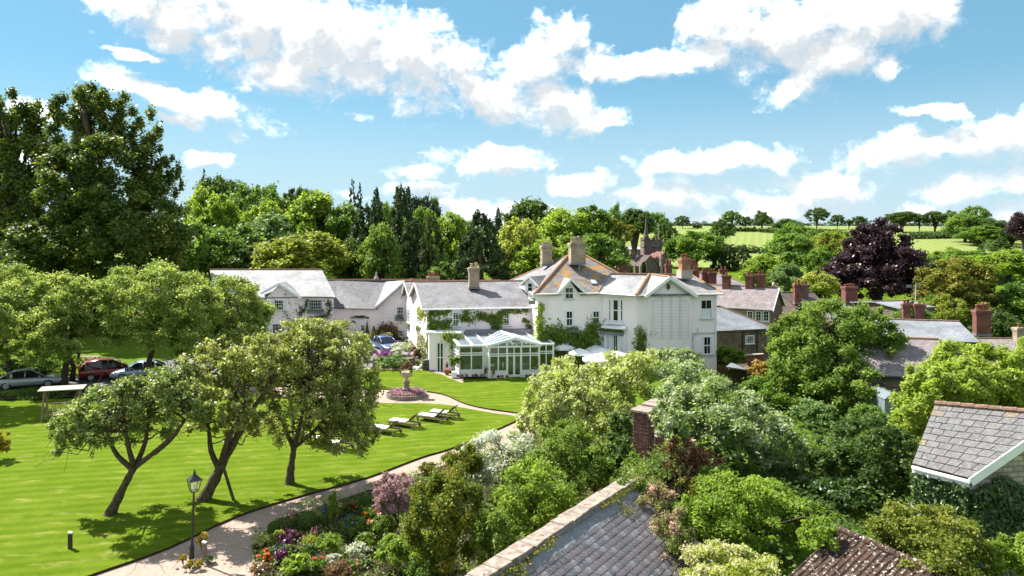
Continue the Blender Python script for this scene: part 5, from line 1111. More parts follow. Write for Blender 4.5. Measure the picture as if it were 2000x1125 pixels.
# ================================================================ crowns shared by far trees
UNIT = {}
def unit(kind, var):
    if (kind, var) in UNIT: return UNIT[kind, var]
    rng = np.random.default_rng(hash((len(kind), ord(kind[0]), ord(kind[-1]), var)) % 99991); n, size = 8500, .052; kw = dict(twigs=24)
    if kind == 'round': bl = clumps((0, 0, 1), (1, 1, 1), 30, rng, .33, -.7)
    elif kind == 'tall':
        bl = clumps((0, 0, .8), (1, 1, .85), 22, rng, .34, -.6) + clumps((.1 * (var - .5), 0, 1.45), (.62, .62, .58), 14, rng, .4, -.3)
    elif kind == 'oak':
        bl = clumps((0, 0, 1.05), (1, 1, .95), 30, rng, .27, -.8, core=0, shell=.74) + clumps((.1, 0, 1.0), (.55, .55, .6), 8, rng, .4, core=0); n = 5200; kw = dict(twigs=16, inner=.4)
    elif kind == 'conifer':
        bl = []
        for i in range(90):
            z = 2 * (i + .5) / 90; r = (1 - z / 2.02) ** .8 * (.85 + .3 * rng.random()); a = i * 2.399 + rng.normal() * .3
            bl.append((r * .62 * math.cos(a), r * .62 * math.sin(a), z - .06, r * .42 + .05, r * .42 + .05, .085))
        size = .05; n = 6500; kw = dict(twigs=12, upb=-.2)
    elif kind == 'fir':
        bl = []
        for i in range(60):
            z = .25 + 1.75 * (i + .5) / 60; r = (1 - (z - .25) / 1.8) ** .7 * (.55 + .5 * rng.random()); a = i * 2.399 + rng.normal() * .6
            bl.append((r * .6 * math.cos(a), r * .6 * math.sin(a), z, r * .45 + .04, r * .3 + .04, .05))
        size = .045; n = 3600; kw = dict(twigs=10, upb=-.1)
    elif kind == 'column':
        bl = []
        for i in range(60):
            z = 1.95 * (i + .5) / 60; r = min(1, ((2.08 - z) / 1.75)) ** .75 * (.85 + .3 * rng.random()); a = i * 2.399 + rng.normal() * .3
            bl.append((r * .66 * math.cos(a), r * .66 * math.sin(a), z, r * .34 + .05, r * .34 + .05, .2))
        size = .045; kw = dict(twigs=18, upb=-.3)
    elif kind == 'pine':
        bl = [];
        for i in range(22):
            z = .5 + 1.4 * rng.random(); r = (1.0 if z > 1 else .6) * rng.random() ** .5; a = rng.random() * 6.28
            bl.append((r * .75 * math.cos(a), r * .75 * math.sin(a), z * (1 - .15 * r), .32, .32, .13))
        size = .05; n = 3600; kw = dict(twigs=14)
    elif kind == 'bush': bl = clumps((0, 0, .7), (1, 1, 1.2), 26, rng, .32, -.3)
    P, Nn, t = blob_pts(bl, n, rng, **kw); P[:, 2] = np.maximum(P[:, 2], .01)
    me = leaf_mesh('crown', P, Nn, size, t, MT['lf_mid'], rng)
    tm = MB(); tr = .07 if kind in ('round', 'tall', 'bush') else .05
    # unit trunk: z 0..1, limbs above
    tm.tube([(0, 0, -.05), (.0, .0, .5), (.02, 0, .8), (0, .02, 1.0)], [1.3, 1, .75, .4], 7)
    for i in range(5):
        a = i * 1.3 + var; kind in ('round', 'tall', 'oak', 'bush') and tm.tube([(0, 0, .5 + .05 * i), (2.5 * math.cos(a), 2.5 * math.sin(a), .65 + .05 * i), (5 * math.cos(a), 5 * math.sin(a), .8 + .03 * i)], [.55, .35, .1], 5)
    tme = bpy.data.meshes.new('trunk'); tme.from_pydata(tm.v, [], tm.f); tme.materials.append(MT['bark'])
    UNIT[kind, var] = (me, tme); return UNIT[kind, var]
KFAR = [0]
def far(px, yt, yb, w, Y, kind, lm, label, name='tree', group=None, cat='tree', depth=None):
    KFAR[0] += 1; i = KFAR[0]; me, tme = unit(kind, i % (3 if kind in ('round', 'tall', 'oak') else 2))
    X = (px - 1000) * Y / F; zt, zb = H - (yt - YH) * Y / F, H - (yb - YH) * Y / F; g = tz(X, Y); zb = max(zb, g - .1)
    r = thing(name, label, cat, (X, Y, g), group); rw = w / 2 * Y / F * (1.25 if kind in ('conifer', 'fir', 'column') else 1.08); hz = (zt - zb) / 2
    c = bpy.data.objects.new('crown', me); COL.objects.link(c); c.parent = r; c.location = (0, 0, zb - g); c.scale = (rw, depth or rw, hz); c.rotation_euler = (0, 0, 2.4 * i)
    if depth: c.rotation_euler = (0, 0, 0)
    c.material_slots[0].link = 'OBJECT'; c.material_slots[0].material = MT[lm]
    t = bpy.data.objects.new('trunk', tme); COL.objects.link(t); t.parent = r; th = zb + hz * 1.3 - g; tr = max(.12, rw * (.036 if kind == 'oak' else .065)); t.scale = (tr, tr, th); t.rotation_euler = (0, 0, i)
    return r
def near(px, yt, yb, w, Y, n, size, lm, label, name='shrub', cat='shrub', seed=None, k=30, frac=.33, depth=1.0, trunk=False, low=-.85, bark='bark', extra=None, group=None, **kw):
    """a shrub or tree of its own, crown filling the given outline at distance Y"""
    SEED[0] += 1; rng = np.random.default_rng(seed or SEED[0]); X = (px - 1000) * Y / F; zt, zb = H - (yt - YH) * Y / F, H - (yb - YH) * Y / F
    g = tz(X, Y) if Y > 60 else (-.1 if X < 16 else -.3); zb = max(zb, g); rx = w / 2 * Y / F; hz = (zt - zb) / 2
    bl = clumps((X, Y, zb + hz), (rx * .96, rx * depth, hz * .97), k, rng, frac, low)
    for (ex, et, eb, ew, dY) in (extra or []):
        Y2 = Y + dY; bl += clumps(((ex - 1000) * Y2 / F, Y2, (H - (et - YH) * Y2 / F + H - (eb - YH) * Y2 / F) / 2), (ew / 2 * Y2 / F,) * 2 + ((eb - et) / 2 * Y2 / F,), 14, rng, .36, -.5)
    bl = [(a, b, max(c, g + .1), d, e, f_) for a, b, c, d, e, f_ in bl]
    return plant(name, label, cat, (X, Y, g), bl, n, size, lm, SEED[0] + 7, trunk=(max(.05, rx * .06), (X, Y, zb + hz)) if trunk or True else None, limbs=8, bark=bark, group=group, **kw)
# ================================================================ woodland behind the hotel
G1 = 'trees of the wood behind the hotel'
for a in [
 (398, 330, 470, 34, 150, 'fir', 'lf_conifer', 'small spiky dark conifer just right of the giant dark tree at the left'),
 (424, 336, 470, 70, 145, 'round', 'lf_dark', 'dark rounded tree beside the small spiky conifer at the left of the wood'),
 (368, 425, 620, 110, 98, 'round', 'lf_mid', 'mid green tree filling the gap right of the giant dark tree'),
 (398, 358, 520, 62, 118, 'round', 'lf_bright', 'bright green round tree nearest the giant dark tree, upper one'),
 (425, 378, 540, 80, 112, 'tall', 'lf_bright', 'bright green domed tree in front of the dark rounded tree, left in the wood'),
 (440, 432, 560, 118, 104, 'round', 'lf_mid', 'broad mid green tree above the left end of the pale annex roof'),
 (455, 350, 500, 70, 150, 'tall', 'lf_dark', 'dark grey green tree under the bare topped flat pine'),
 (493, 340, 470, 34, 162, 'pine', 'lf_conifer', 'bare topped flat pine poking above the wood'),
 (510, 351, 500, 92, 140, 'round', 'lf_mid', 'dome shaped green tree right of the bare topped pine'),
 (565, 348, 480, 52, 150, 'pine', 'lf_conifer', 'tall dark pine with a tufted top in the middle of the wood'),
 (590, 360, 480, 40, 155, 'round', 'lf_dark', 'dark tree between the tufted pine and the flat pine'),
 (611, 353, 470, 46, 158, 'pine', 'lf_dark', 'flat topped dark pine right of the tufted pine'),
 (518, 388, 500, 74, 125, 'round', 'lf_bright', 'light green rounded tree below the dome shaped tree'),
 (532, 412, 560, 112, 112, 'tall', 'lf_blue', 'pale blue green tree behind the annex dormer'),
 (618, 372, 540, 122, 118, 'tall', 'lf_bright', 'large bright green tree in the middle of the wood'),
 (672, 392, 520, 72, 116, 'round', 'lf_mid', 'green tree between the large bright tree and the tall larch'),
 (590, 446, 570, 150, 97, 'round', 'lf_ygreen', 'yellow green spreading tree directly behind the annex roof'),
 (480, 470, 570, 80, 100, 'round', 'lf_dark', 'dark tree behind the annex ridge left of the yellow green tree'),
 (688, 350, 540, 44, 132, 'fir', 'lf_conifer', 'tall open spiky larch, leftmost of the high conifers'),
 (703, 357, 540, 38, 136, 'fir', 'lf_conifer', 'spiky conifer touching the right side of the tall larch'),
 (735, 362, 540, 46, 134, 'conifer', 'lf_conifer_blue', 'dark blue conifer in the gap right of the two spiky larches'),
 (712, 398, 560, 72, 110, 'column', 'lf_conifer', 'dense dark columnar conifer under the spiky larches'),
 (737, 392, 570, 60, 108, 'column', 'lf_conifer', 'dense dark conifer behind the small paler tree'),
 (742, 436, 575, 74, 99, 'tall', 'lf_syc', 'small paler green tree in front of the dense conifers'),
 (690, 460, 580, 60, 101, 'round', 'lf_dark', 'dark shady tree right of the yellow green spreading tree'),
 (762, 388, 520, 44, 128, 'round', 'lf_mid', 'mid green tree showing between two dark conifers'),
 (783, 362, 570, 62, 112, 'column', 'lf_conifer', 'tall dark conifer in the centre of the wood'),
 (775, 366, 500, 36, 138, 'fir', 'lf_conifer_blue', 'pointed conifer top behind the tall central conifer, left'),
 (797, 361, 500, 44, 140, 'conifer', 'lf_conifer_blue', 'pointed dark fir behind the tall central conifer, right'),
 (826, 376, 500, 54, 140, 'round', 'lf_conifer_blue', 'dark rounded evergreen right of the pointed firs'),
 (848, 378, 480, 26, 142, 'oak', 'lf_mid', 'small thin leaved tree at the right end of the dark evergreens'),
 (823, 398, 540, 60, 122, 'round', 'lf_mid', 'mid green tree behind the weeping cypress'),
 (805, 430, 590, 70, 103, 'column', 'lf_conifer', 'broad dark conifer left of the weeping cypress'),
 (843, 415, 570, 54, 100, 'column', 'lf_cypress', 'dark weeping cypress behind the left wing chimney stub'),
 (885, 412, 550, 78, 114, 'tall', 'lf_bright', 'bright green tree between the weeping cypress and the big yew'),
 (880, 500, 570, 60, 98, 'round', 'lf_mid', 'low green shrubby tree behind the hotel ridge left of the tan chimney'),
 (940, 412, 575, 98, 96, 'column', 'lf_conifer', 'big dark cone shaped yew behind the tan chimney of the left wing'),
 (973, 402, 520, 34, 125, 'conifer', 'lf_conifer_blue', 'slim dark spire conifer right of the big yew'),
 (912, 420, 540, 50, 118, 'round', 'lf_mid', 'green tree half hidden behind the left shoulder of the big yew'),
 (1042, 384, 500, 96, 150, 'round', 'lf_dark', 'dark domed tree highest on the hill behind the hotel'),
 (1020, 424, 590, 100, 104, 'tall', 'lf_palegreen', 'pale yellow green willow behind the hipped roof, left of the chimneys'),
 (1000, 440, 560, 46, 110, 'round', 'lf_mid', 'green tree between the spire conifer and the pale willow'),
 (1105, 403, 520, 100, 128, 'round', 'lf_bright', 'bright green broad tree behind the big hotel chimney'),
 (1150, 400, 520, 96, 132, 'tall', 'lf_mid', 'mid green broad tree right of the big hotel chimney'),
 (1075, 455, 560, 110, 100, 'round', 'lf_bright', 'lime green tree between the two hotel chimneys'),
 (1165, 455, 580, 96, 102, 'tall', 'lf_mid', 'green tree behind the orange lichened roof'),
 (1200, 398, 500, 50, 150, 'oak', 'lf_mid', 'light crowned tree on the skyline left of the brown pine'),
 (1212, 408, 520, 62, 130, 'pine', 'lf_olive', 'tall brownish pine left of the church'),
 (1212, 470, 590, 56, 112, 'column', 'lf_dark', 'dark evergreen below the tall brownish pine'),
 (1240, 404, 470, 56, 175, 'round', 'lf_dark', 'dark tree on the skyline right of the brown pine'),
]: far(*(a[:3] + (a[3] * (1.25 if a[5] in ('round', 'tall', 'column', 'conifer') else 1.0),) + a[4:]), group=G1)
# ---- hillside and field trees
G2 = 'oaks and trees on the far field hill'
for a in [
 (1262, 415, 445, 30, 330, 'oak', 'lf_dark', 'small thin oak on the crest left of the church spire'),
 (1283, 411, 470, 46, 260, 'oak', 'lf_mid', 'tall oak just right of the church spire on the hill'),
 (1300, 432, 495, 46, 215, 'oak', 'lf_dark', 'dark oak standing behind the flagpole of the church'),
 (1333, 420, 443, 29, 350, 'oak', 'lf_dark', 'little solitary oak on the crest right of the flagpole'),
 (1362, 437, 447, 16, 350, 'bush', 'lf_dark', 'small round bush on the crest hedge right of the solitary oak'),
 (1412, 427, 473, 54, 235, 'oak', 'lf_dark', 'dark oak in the middle of the pale field'),
 (1430, 410, 442, 40, 330, 'oak', 'lf_mid', 'open crowned oak on the crest, leftmost of the trio'),
 (1456, 421, 446, 25, 330, 'oak', 'lf_dark', 'small oak between the two larger crest oaks'),
 (1488, 411, 448, 40, 320, 'oak', 'lf_dark', 'rounded oak on the crest, rightmost of the trio'),
 (1358, 447, 535, 96, 165, 'round', 'lf_mid', 'large round green tree below the pale field beside the church'),
 (1425, 478, 545, 36, 160, 'column', 'lf_conifer', 'dark upright yew below the field, left of a pair'),
 (1452, 478, 550, 42, 158, 'column', 'lf_cypress', 'brownish upright yew below the field, right of a pair'),
 (1404, 480, 545, 30, 162, 'column', 'lf_conifer', 'narrow dark yew beside the large round tree by the church'),
 (1536, 424, 470, 62, 250, 'oak', 'lf_dark', 'dark spreading tree above the tall dark green tree on the hill'),
 (1555, 430, 540, 76, 180, 'round', 'lf_mid', 'tall dark green tree at the right edge of the pale field'),
 (1550, 455, 545, 86, 150, 'tall', 'lf_mid', 'big green tree left of the purple beech'),
 (1492, 495, 570, 76, 125, 'round', 'lf_bright', 'pale green tree above the terrace ridge'),
 (1537, 512, 575, 56, 118, 'tall', 'lf_blue', 'blue green bushy tree above the gabled stone house'),
 (1595, 404, 440, 44, 340, 'oak', 'lf_dark', 'tall open oak on the crest above the purple beech, left'),
 (1636, 418, 440, 26, 340, 'oak', 'lf_dark', 'small flat topped oak on the crest left of the purple beech'),
 (1618, 448, 545, 66, 165, 'round', 'lf_ygreen', 'yellow green tree touching the left side of the purple beech'),
 (1640, 447, 475, 40, 230, 'bush', 'lf_mid', 'low rounded bush in the field left of the purple beech'),
 (1602, 480, 560, 50, 140, 'round', 'lf_mid', 'green tree under the yellow green one beside the purple beech'),
 (1600, 525, 580, 70, 108, 'bush', 'lf_palegreen', 'pale yellow green shrubby tree below the purple beech, left side'),
 (1658, 427, 440, 14, 340, 'bush', 'lf_dark', 'tiny round bush on the crest'),
 (1678, 421, 440, 30, 340, 'oak', 'lf_dark', 'thin oak behind the top of the purple beech'),
 (1762, 411, 441, 52, 320, 'round', 'lf_dark', 'dark rounded tree on the crest right of the purple beech'),
 (1796, 416, 441, 28, 320, 'oak', 'lf_dark', 'narrow tree between two dark rounded trees on the crest'),
 (1826, 411, 441, 38, 320, 'round', 'lf_dark', 'second dark rounded tree on the crest'),
 (1858, 410, 441, 34, 320, 'oak', 'lf_mid', 'thin pale oak on the crest left of the hill wood'),
 (1906, 400, 450, 56, 290, 'oak', 'lf_mid', 'tall light crowned tree rising from the hill wood at the right'),
 (1885, 415, 465, 60, 270, 'round', 'lf_mid', 'rounded green tree at the left edge of the hill wood'),
 (1935, 424, 468, 60, 265, 'round', 'lf_dark', 'dark rounded tree in the middle of the hill wood'),
 (1918, 438, 472, 70, 255, 'bush', 'lf_mid', 'low green tree in front of the hill wood'),
 (1975, 442, 475, 60, 250, 'bush', 'lf_dark', 'dark low tree at the right end of the hill wood'),
 (1998, 410, 480, 44, 235, 'round', 'lf_purple', 'dark purple tree at the right edge of the view'),
 (1955, 460, 490, 44, 210, 'conifer', 'lf_dark', 'dark triangular conifer in the lower field at the right'),
 (1915, 474, 500, 22, 205, 'conifer', 'lf_dark', 'small dark conifer beside the triangular conifer in the field'),
 (1850, 480, 540, 74, 160, 'bush', 'lf_bright', 'bright green bushy tree above the olive dome tree, left'),
 (1905, 486, 560, 90, 150, 'round', 'lf_mid', 'green tree behind the right shoulder of the olive dome tree'),
 (1968, 484, 580, 96, 140, 'round', 'lf_bright', 'bright green tree at the right edge above the olive dome tree'),
 (1985, 550, 660, 90, 95, 'tall', 'lf_mid', 'mid green tree at the right edge right of the olive dome tree'),
 (1945, 600, 690, 80, 80, 'round', 'lf_dark', 'dark tree behind the twisted pot chimney'),
 (1812, 500, 560, 40, 150, 'bush', 'lf_dark', 'dark bush between the purple beech and the olive dome tree'),
 (1855, 572, 650, 74, 84, 'bush', 'lf_ygreen', 'yellow green bushy tree in front of the olive dome tree'),
 (1820, 570, 640, 50, 90, 'bush', 'lf_mid', 'green bush right of the weathervane'),
 (1785, 592, 640, 60, 72, 'bush', 'lf_mid', 'green bushes in front of the far grey roof behind the red stacks'),
 (1775, 640, 700, 50, 66, 'bush', 'lf_mid', 'green bush below the tall red stacks'),
]: far(*(a[:3] + (a[3] * (1.18 if a[5] in ('round', 'tall', 'bush') else 1.0),) + a[4:]), group=G2)
# hedges on the hill
def hedge(label, pts, h, w, n, seed, lm='lf_dark'):
    rng = np.random.default_rng(seed); P = []
    for (x0, y0, Y0), (x1, y1, Y1) in zip(pts, pts[1:]):
        a, b = flat(x0, Y0), flat(x1, Y1); k = int(n / (len(pts) - 1)); t = rng.random(k)
        xy = np.array(a)[None] * (1 - t[:, None]) + np.array(b)[None] * t[:, None] + rng.normal(size=(k, 3)) * np.array([w, w, 0])
        xy[:, 2] = [tz(q[0], q[1]) for q in xy]; xy[:, 2] += rng.random(k) * h * (.8 + .3 * np.sin(t * 60)); P.append(xy)
    P = np.concatenate(P); o = P.mean(axis=0)
    ob = link('hedge', leaf_mesh('hedge', P - o, np.tile([0, -.4, 1.], (len(P), 1)), .55, rng.random(len(P)), MT[lm], rng), None, o); return tag(ob, label, 'hedge', 'field hedges')
hedge('dark hedge along the crest from the church to the purple beech', [(1225, 0, 395), (1400, 0, 400), (1690, 0, 400)], 2.6, .8, 5200, 1)
hedge('dark hedge dipping across the middle of the pale field', [(1330, 0, 238), (1400, 0, 232), (1520, 0, 222), (1580, 0, 214)], 2.6, .7, 3400, 2)
hedge('dark hedge on the crest right of the purple beech', [(1740, 0, 392), (1880, 0, 380), (2060, 0, 370)], 3.2, .9, 3600, 3)
hedge('dark hedge across the lower field right of the purple beech', [(1780, 0, 285), (1900, 0, 290), (2060, 0, 292)], 3.0, .9, 3400, 4)
hedge('hedge slanting down between the two right hand fields', [(1890, 0, 285), (1930, 0, 245), (1960, 0, 215)], 3.0, .8, 2200, 5)
hedge('upper field hedge right of the church oaks', [(1430, 0, 330), (1560, 0, 318), (1640, 0, 312)], 2.0, .8, 2600, 6)
# ---- the giant trees at the left, purple beech, olive dome
def giant(label, Y, masses, n, size, lm, seed, tr, name='tree'):
    rng = np.random.default_rng(seed); bl = []
    for (px, yt, yb, w, dY, k, fr_) in masses:
        y2 = Y + dY; c = at(px, (yt + yb) / 2, y2); bl += clumps(tuple(c), (w / 2 * y2 / F, w / 2 * y2 / F * .8, (yb - yt) / 2 * y2 / F), k, rng, fr_, -.6, core=.8)
    b = flat(masses[0][0], Y); b.z = tz(b.x, b.y); bl = [(a, q, max(c, b.z + .5), d, e, f_) for a, q, c, d, e, f_ in bl]
    top = at(masses[0][0], masses[0][1] + 60, Y)
    return plant(name, label, 'tree', tuple(b), bl, n, size, lm, seed, trunk=(tr, tuple(top)), limbs=16, twigs=30, spread=.16)
giant('giant dark green tree with a tall ragged crown above the car park', 84, [(165, 152, 330, 150, 0, 26, .28), (70, 250, 470, 170, 3, 26, .28), (195, 250, 480, 250, -3, 44, .24), (285, 205, 400, 90, 1, 16, .32), (120, 400, 545, 240, -4, 30, .26), (260, 370, 540, 230, -5, 34, .25), (330, 400, 540, 80, -2, 14, .35), (100, 440, 620, 220, -3, 26, .28), (280, 440, 610, 180, -3, 26, .28), (330, 285, 420, 60, 0, 12, .36), (230, 175, 320, 90, 1, 14, .32)], 74000, .235, 'lf_bigdark', 11, 1.1)
giant('giant dark green tree at the far left edge, its top cut by the view', 88, [(10, 165, 400, 150, 0, 30, .27), (-50, 250, 530, 200, 2, 30, .28), (40, 370, 600, 180, -3, 30, .28), (60, 195, 300, 70, 1, 10, .36)], 34000, .235, 'lf_bigdark', 12, 1.0)
giant('dark purple copper beech with a broad ragged crown', 118, [(1715, 424, 540, 140, 0, 34, .25), (1715, 462, 605, 206, -2, 54, .22), (1655, 510, 610, 120, -3, 26, .28), (1775, 490, 610, 100, -1, 24, .28), (1690, 440, 540, 110, 1, 20, .28)], 46000, .25, 'lf_purple', 13, .9)
giant('olive green dome shaped tree right of the purple beech', 98, [(1868, 494, 640, 172, 0, 52, .2), (1870, 560, 650, 170, -3, 30, .24)], 30000, .21, 'lf_olive', 14, .7)
# big round tree in front of the village
giant('big round mid green tree in front of the village roofs', 50, [(1632, 572, 790, 262, 0, 64, .2), (1560, 640, 790, 130, -2, 22, .28), (1700, 630, 800, 130, 0, 22, .28), (1640, 690, 850, 240, -3, 34, .26), (1540, 690, 830, 110, -2, 18, .3), (1735, 650, 790, 90, .5, 18, .3), (1560, 598, 730, 130, 0, 22, .28), (1705, 596, 730, 130, 0, 22, .28)], 50000, .115, 'lf_syc', 15, .42)
giant('bright lime green tree above the slate roofed stone cottage', 34, [(1900, 650, 860, 240, 0, 56, .2), (1825, 705, 870, 170, -1, 30, .27), (1790, 770, 900, 110, -1.5, 18, .3), (1985, 660, 860, 150, 1, 26, .28), (1870, 700, 790, 130, -2, 20, .3), (1795, 700, 880, 80, 0, 14, .36)], 54000, .092, 'lf_lime', 16, .3)
# ---- row of pale trees left of the lawn
for i, (lab, m_, n_, sd_, Y) in enumerate([
 ('pale green tree with a domed crown behind the parked silver car, leftmost of its row', [(15, 505, 690, 210, 0, 44, .24), (-70, 540, 720, 190, 1, 24, .28), (50, 590, 725, 160, -2, 26, .28), (-10, 620, 735, 120, -3, 20, .3)], 25000, 21, 56),
 ('pale green tree second in the row behind the wooden swing', [(125, 522, 690, 190, 0, 44, .24), (100, 590, 715, 170, -2, 24, .28), (180, 545, 690, 120, 1, 18, .3), (90, 630, 735, 110, -3, 18, .3)], 26000, 22, 55),
 ('pale green tree with a forked trunk beside the red car', [(295, 500, 675, 270, 0, 60, .21), (215, 540, 690, 150, -1, 24, .28), (360, 545, 690, 170, -1.5, 30, .26), (280, 600, 700, 190, -2, 26, .28), (370, 600, 720, 130, -3, 20, .3)], 36000, 23, 57),
 ('pale green tree at the right end of the row in front of the annex', [(440, 528, 690, 190, 0, 44, .24), (480, 560, 690, 110, -1, 18, .3), (400, 600, 715, 140, -2, 22, .28), (470, 610, 715, 110, -2.5, 18, .3)], 24000, 24, 60)]):
    giant(lab, Y, m_, int(n_ * 1.25), .105, 'lf_willow', sd_, .26)
giant('pale green tree added at the left edge of the view to shade the lawn', 48, [(-62, 545, 700, 205, 0, 40, .25), (-30, 600, 715, 130, 1, 16, .3)], 14000, .105, 'lf_willow', 25, .24)  # extra tree beyond the row, added to throw shade on the lawn
for px, y0, Y, r_ in ((140, 735, 57, .2), (150, 700, 63, .15)):
    b = flat(px, Y); t = plant('tree', 'slim trunk with a small pale crown in the row near the swing' if r_ > .17 else 'second slim trunk with a small pale crown near the picnic bench', 'tree', tuple(b), clumps((b.x, b.y, 6.0), (2.4, 2.2, 2.0), 16, np.random.default_rng(int(px)), .34), 4500, .15, 'lf_willow', int(px), trunk=(r_, (b.x + .2, b.y, 5.6)))
# ================================================================ apple trees on the lawn
def apple(label, base, trunk, forks, masses, n, size, lm, seed, r0, Y, hang=0):
    """trunk: photo points of the leaning trunk; forks: limbs as photo polylines; masses: crown outline"""
    rng = np.random.default_rng(seed); b = gd(*base); r = thing('apple_tree', label, 'tree', tuple(b), 'gnarled apple trees on the lawn'); mb = MB()
    pts = [b - Z * .15, b] + [at(x, y, Y + d) for x, y, d in trunk]; k = len(pts)
    pp = curve_pts(pts, 3); nP = len(pp); mb.tube(pp, [r0 * (1.45 - .75 * min(1, i / nP * 1.6)) * (1 + .1 * math.sin(i * 2.3)) if i > 2 else r0 * 1.5 for i in range(nP)], 9)
    ends = []
    for f_ in forks:
        q = curve_pts([at(x, y, Y + d) for x, y, d in f_], 3); m_ = len(q); mb.tube(q, [r0 * .62 * (1 - .72 * i / m_) for i in range(m_)], 7); ends += q[m_ // 3:]
    bl = []
    for (px, yt, yb, w, dY, kk, fr_) in masses:
        y2 = Y + dY; bl += clumps(tuple(at(px, (yt + yb) / 2, y2)), (w / 2 * y2 / F, w / 2 * y2 / F * .85, (yb - yt) / 2 * y2 / F), kk, rng, fr_, -.65, core=.75, shell=.78)
    for c in bl:
        q = V(c[:3]); s = min(ends, key=lambda e: (e - q).length); mb.tube(bendy(s, q, rng, 4, .16), [.05, .04, .03, .02, .012], 5)
        for _ in range(3):
            t = q + V(rng.normal(size=3)) * c[3] * .7; mb.tube(bendy(q, t, rng, 3, .2), [.016, .013, .01, .006], 4)
    mb.build('trunk', MT['apple_bark'], r, True, uv=False)
    nb0 = len(bl)
    if hang:
        for _ in range(hang):
            c = bl[int(rng.integers(nb0))]; bl.append((c[0] + rng.normal() * .15, c[1] + rng.normal() * .15, c[2] - c[5] * .9, .16, .16, .42))
    crown_obj('crown', bl, n, size, MT[lm], r, rng, twigs=24, spread=.17, inner=.3, outer=1.15); return r
apple('gnarled apple tree with a leaning trunk nearest the path corner', (216, 1004), [(232, 970, 0), (250, 935, 0), (262, 912, 0)],
      [[(258, 915, 0), (230, 890, .3), (212, 855, .6), (205, 820, .8)], [(262, 912, 0), (250, 870, -.6), (245, 830, -1)], [(264, 912, 0), (285, 860, .4), (290, 800, .6)], [(264, 912, 0), (300, 885, -.3), (340, 848, -.6), (370, 810, -.8)], [(300, 885, -.3), (330, 862, .2), (350, 840, .5)]],
      [(235, 735, 860, 200, 0, 34, .25), (150, 800, 905, 100, .6, 18, .3), (310, 715, 830, 160, -.3, 26, .28), (370, 740, 850, 90, -.8, 14, .32), (190, 780, 890, 100, -1.4, 14, .3), (270, 770, 890, 150, 1.4, 18, .3), (130, 790, 900, 70, .2, 12, .34), (350, 690, 790, 90, .6, 14, .32)], 19000, .078, 'lf_apple', 31, .21, 29.4, 8)
apple('mossy apple tree leaning hard to the right and held by a wooden prop', (398, 976), [(420, 935, 0), (435, 905, 0), (455, 868, -.2), (475, 830, -.4)],
      [[(428, 915, 0), (412, 880, .3), (408, 840, .5), (400, 800, .6)], [(430, 910, 0), (445, 860, -.7), (465, 820, -.9), (480, 780, -1)], [(470, 840, -.4), (500, 790, -.5), (530, 750, -.5)], [(475, 832, -.4), (460, 770, .3), (440, 720, .6)]],
      [(440, 690, 800, 150, 0, 22, .28), (500, 650, 780, 130, -.5, 22, .3), (400, 760, 870, 90, .5, 14, .32), (470, 760, 860, 110, -.8, 12, .3), (420, 650, 740, 90, .6, 12, .34), (380, 690, 790, 80, 1, 12, .34), (470, 780, 885, 80, .8, 10, .34)], 14000, .076, 'lf_apple_pale', 32, .24, 31.0, 14)
apple('upright apple tree with the densest crown, right of the three on the lawn', (566, 944), [(568, 915, 0), (572, 890, 0), (574, 872, 0)],
      [[(573, 874, 0), (558, 840, .4), (540, 800, .7), (525, 760, .9)], [(575, 872, 0), (588, 820, -.6), (600, 760, -.8)], [(576, 872, 0), (610, 845, .3), (640, 810, .6), (665, 770, .8)], [(576, 872, 0), (570, 800, .9), (560, 730, 1.3)]],
      [(610, 640, 800, 220, 0, 44, .23), (690, 670, 860, 120, -.3, 26, .28), (540, 640, 780, 130, .4, 22, .3), (580, 700, 850, 160, -1.4, 20, .28), (680, 790, 905, 90, -.6, 14, .34), (640, 620, 720, 170, 1.2, 20, .3), (530, 790, 885, 80, -.4, 12, .36), (640, 780, 900, 130, .8, 20, .3), (715, 780, 900, 60, -.8, 12, .36), (600, 615, 700, 150, .5, 18, .3)], 34000, .08, 'lf_apple_pale', 33, .20, 33.0, 18)
m = MB(); m.beam(gd(456, 976), at(434, 905, 30.9), .11, .11); o = m.build('tree_prop', MT['bark'], loc=gd(456, 976), uv=False); tag(o, 'slanting wooden prop under the leaning apple tree', 'prop')
# ================================================================ shrubs between path, wall and hotel
near(875, 903, 1130, 180, 23.6, 17000, .06, 'lf_oliveshrub', 'olive green bushy shrub with bronze tips beside the bottom of the garden wall', k=44, frac=.25, low=-.8)
near(1045, 890, 1080, 185, 25.4, 14000, .065, 'lf_bright', 'fresh green shrub against the garden wall right of the olive one', k=38, frac=.27, low=-.8)
near(1110, 815, 985, 180, 29.5, 13000, .065, 'lf_vine', 'green arching shrub between the white flowered shrub and the brick pier', k=34, frac=.28, low=-.7)
near(985, 836, 960, 200, 31, 14000, .07, 'lf_silver', 'silvery white flowering shrub on the edge of the path', k=34, frac=.28)
near(905, 865, 935, 90, 29.5, 5000, .055, 'lf_oliveshrub', 'small bronze green shrub in front of the silvery one', k=22)
near(770, 915, 1010, 96, 27.2, 6500, .05, 'lf_pinkpurple', 'pink and purple leaved shrub leaning over the path', k=30, frac=.27, outer=1.35)
near(1145, 690, 900, 232, 37.5, 20000, .105, 'lf_variegated', 'cream and green variegated tree by the terrace umbrellas', name='tree', cat='tree', k=56, frac=.22, extra=[(1220, 685, 800, 130, .5), (1070, 725, 870, 110, -1), (1048, 780, 880, 90, -1.6), (1100, 690, 780, 110, 1), (1260, 680, 760, 90, 1.5), (1205, 790, 890, 90, -2.5)], low=-.8)
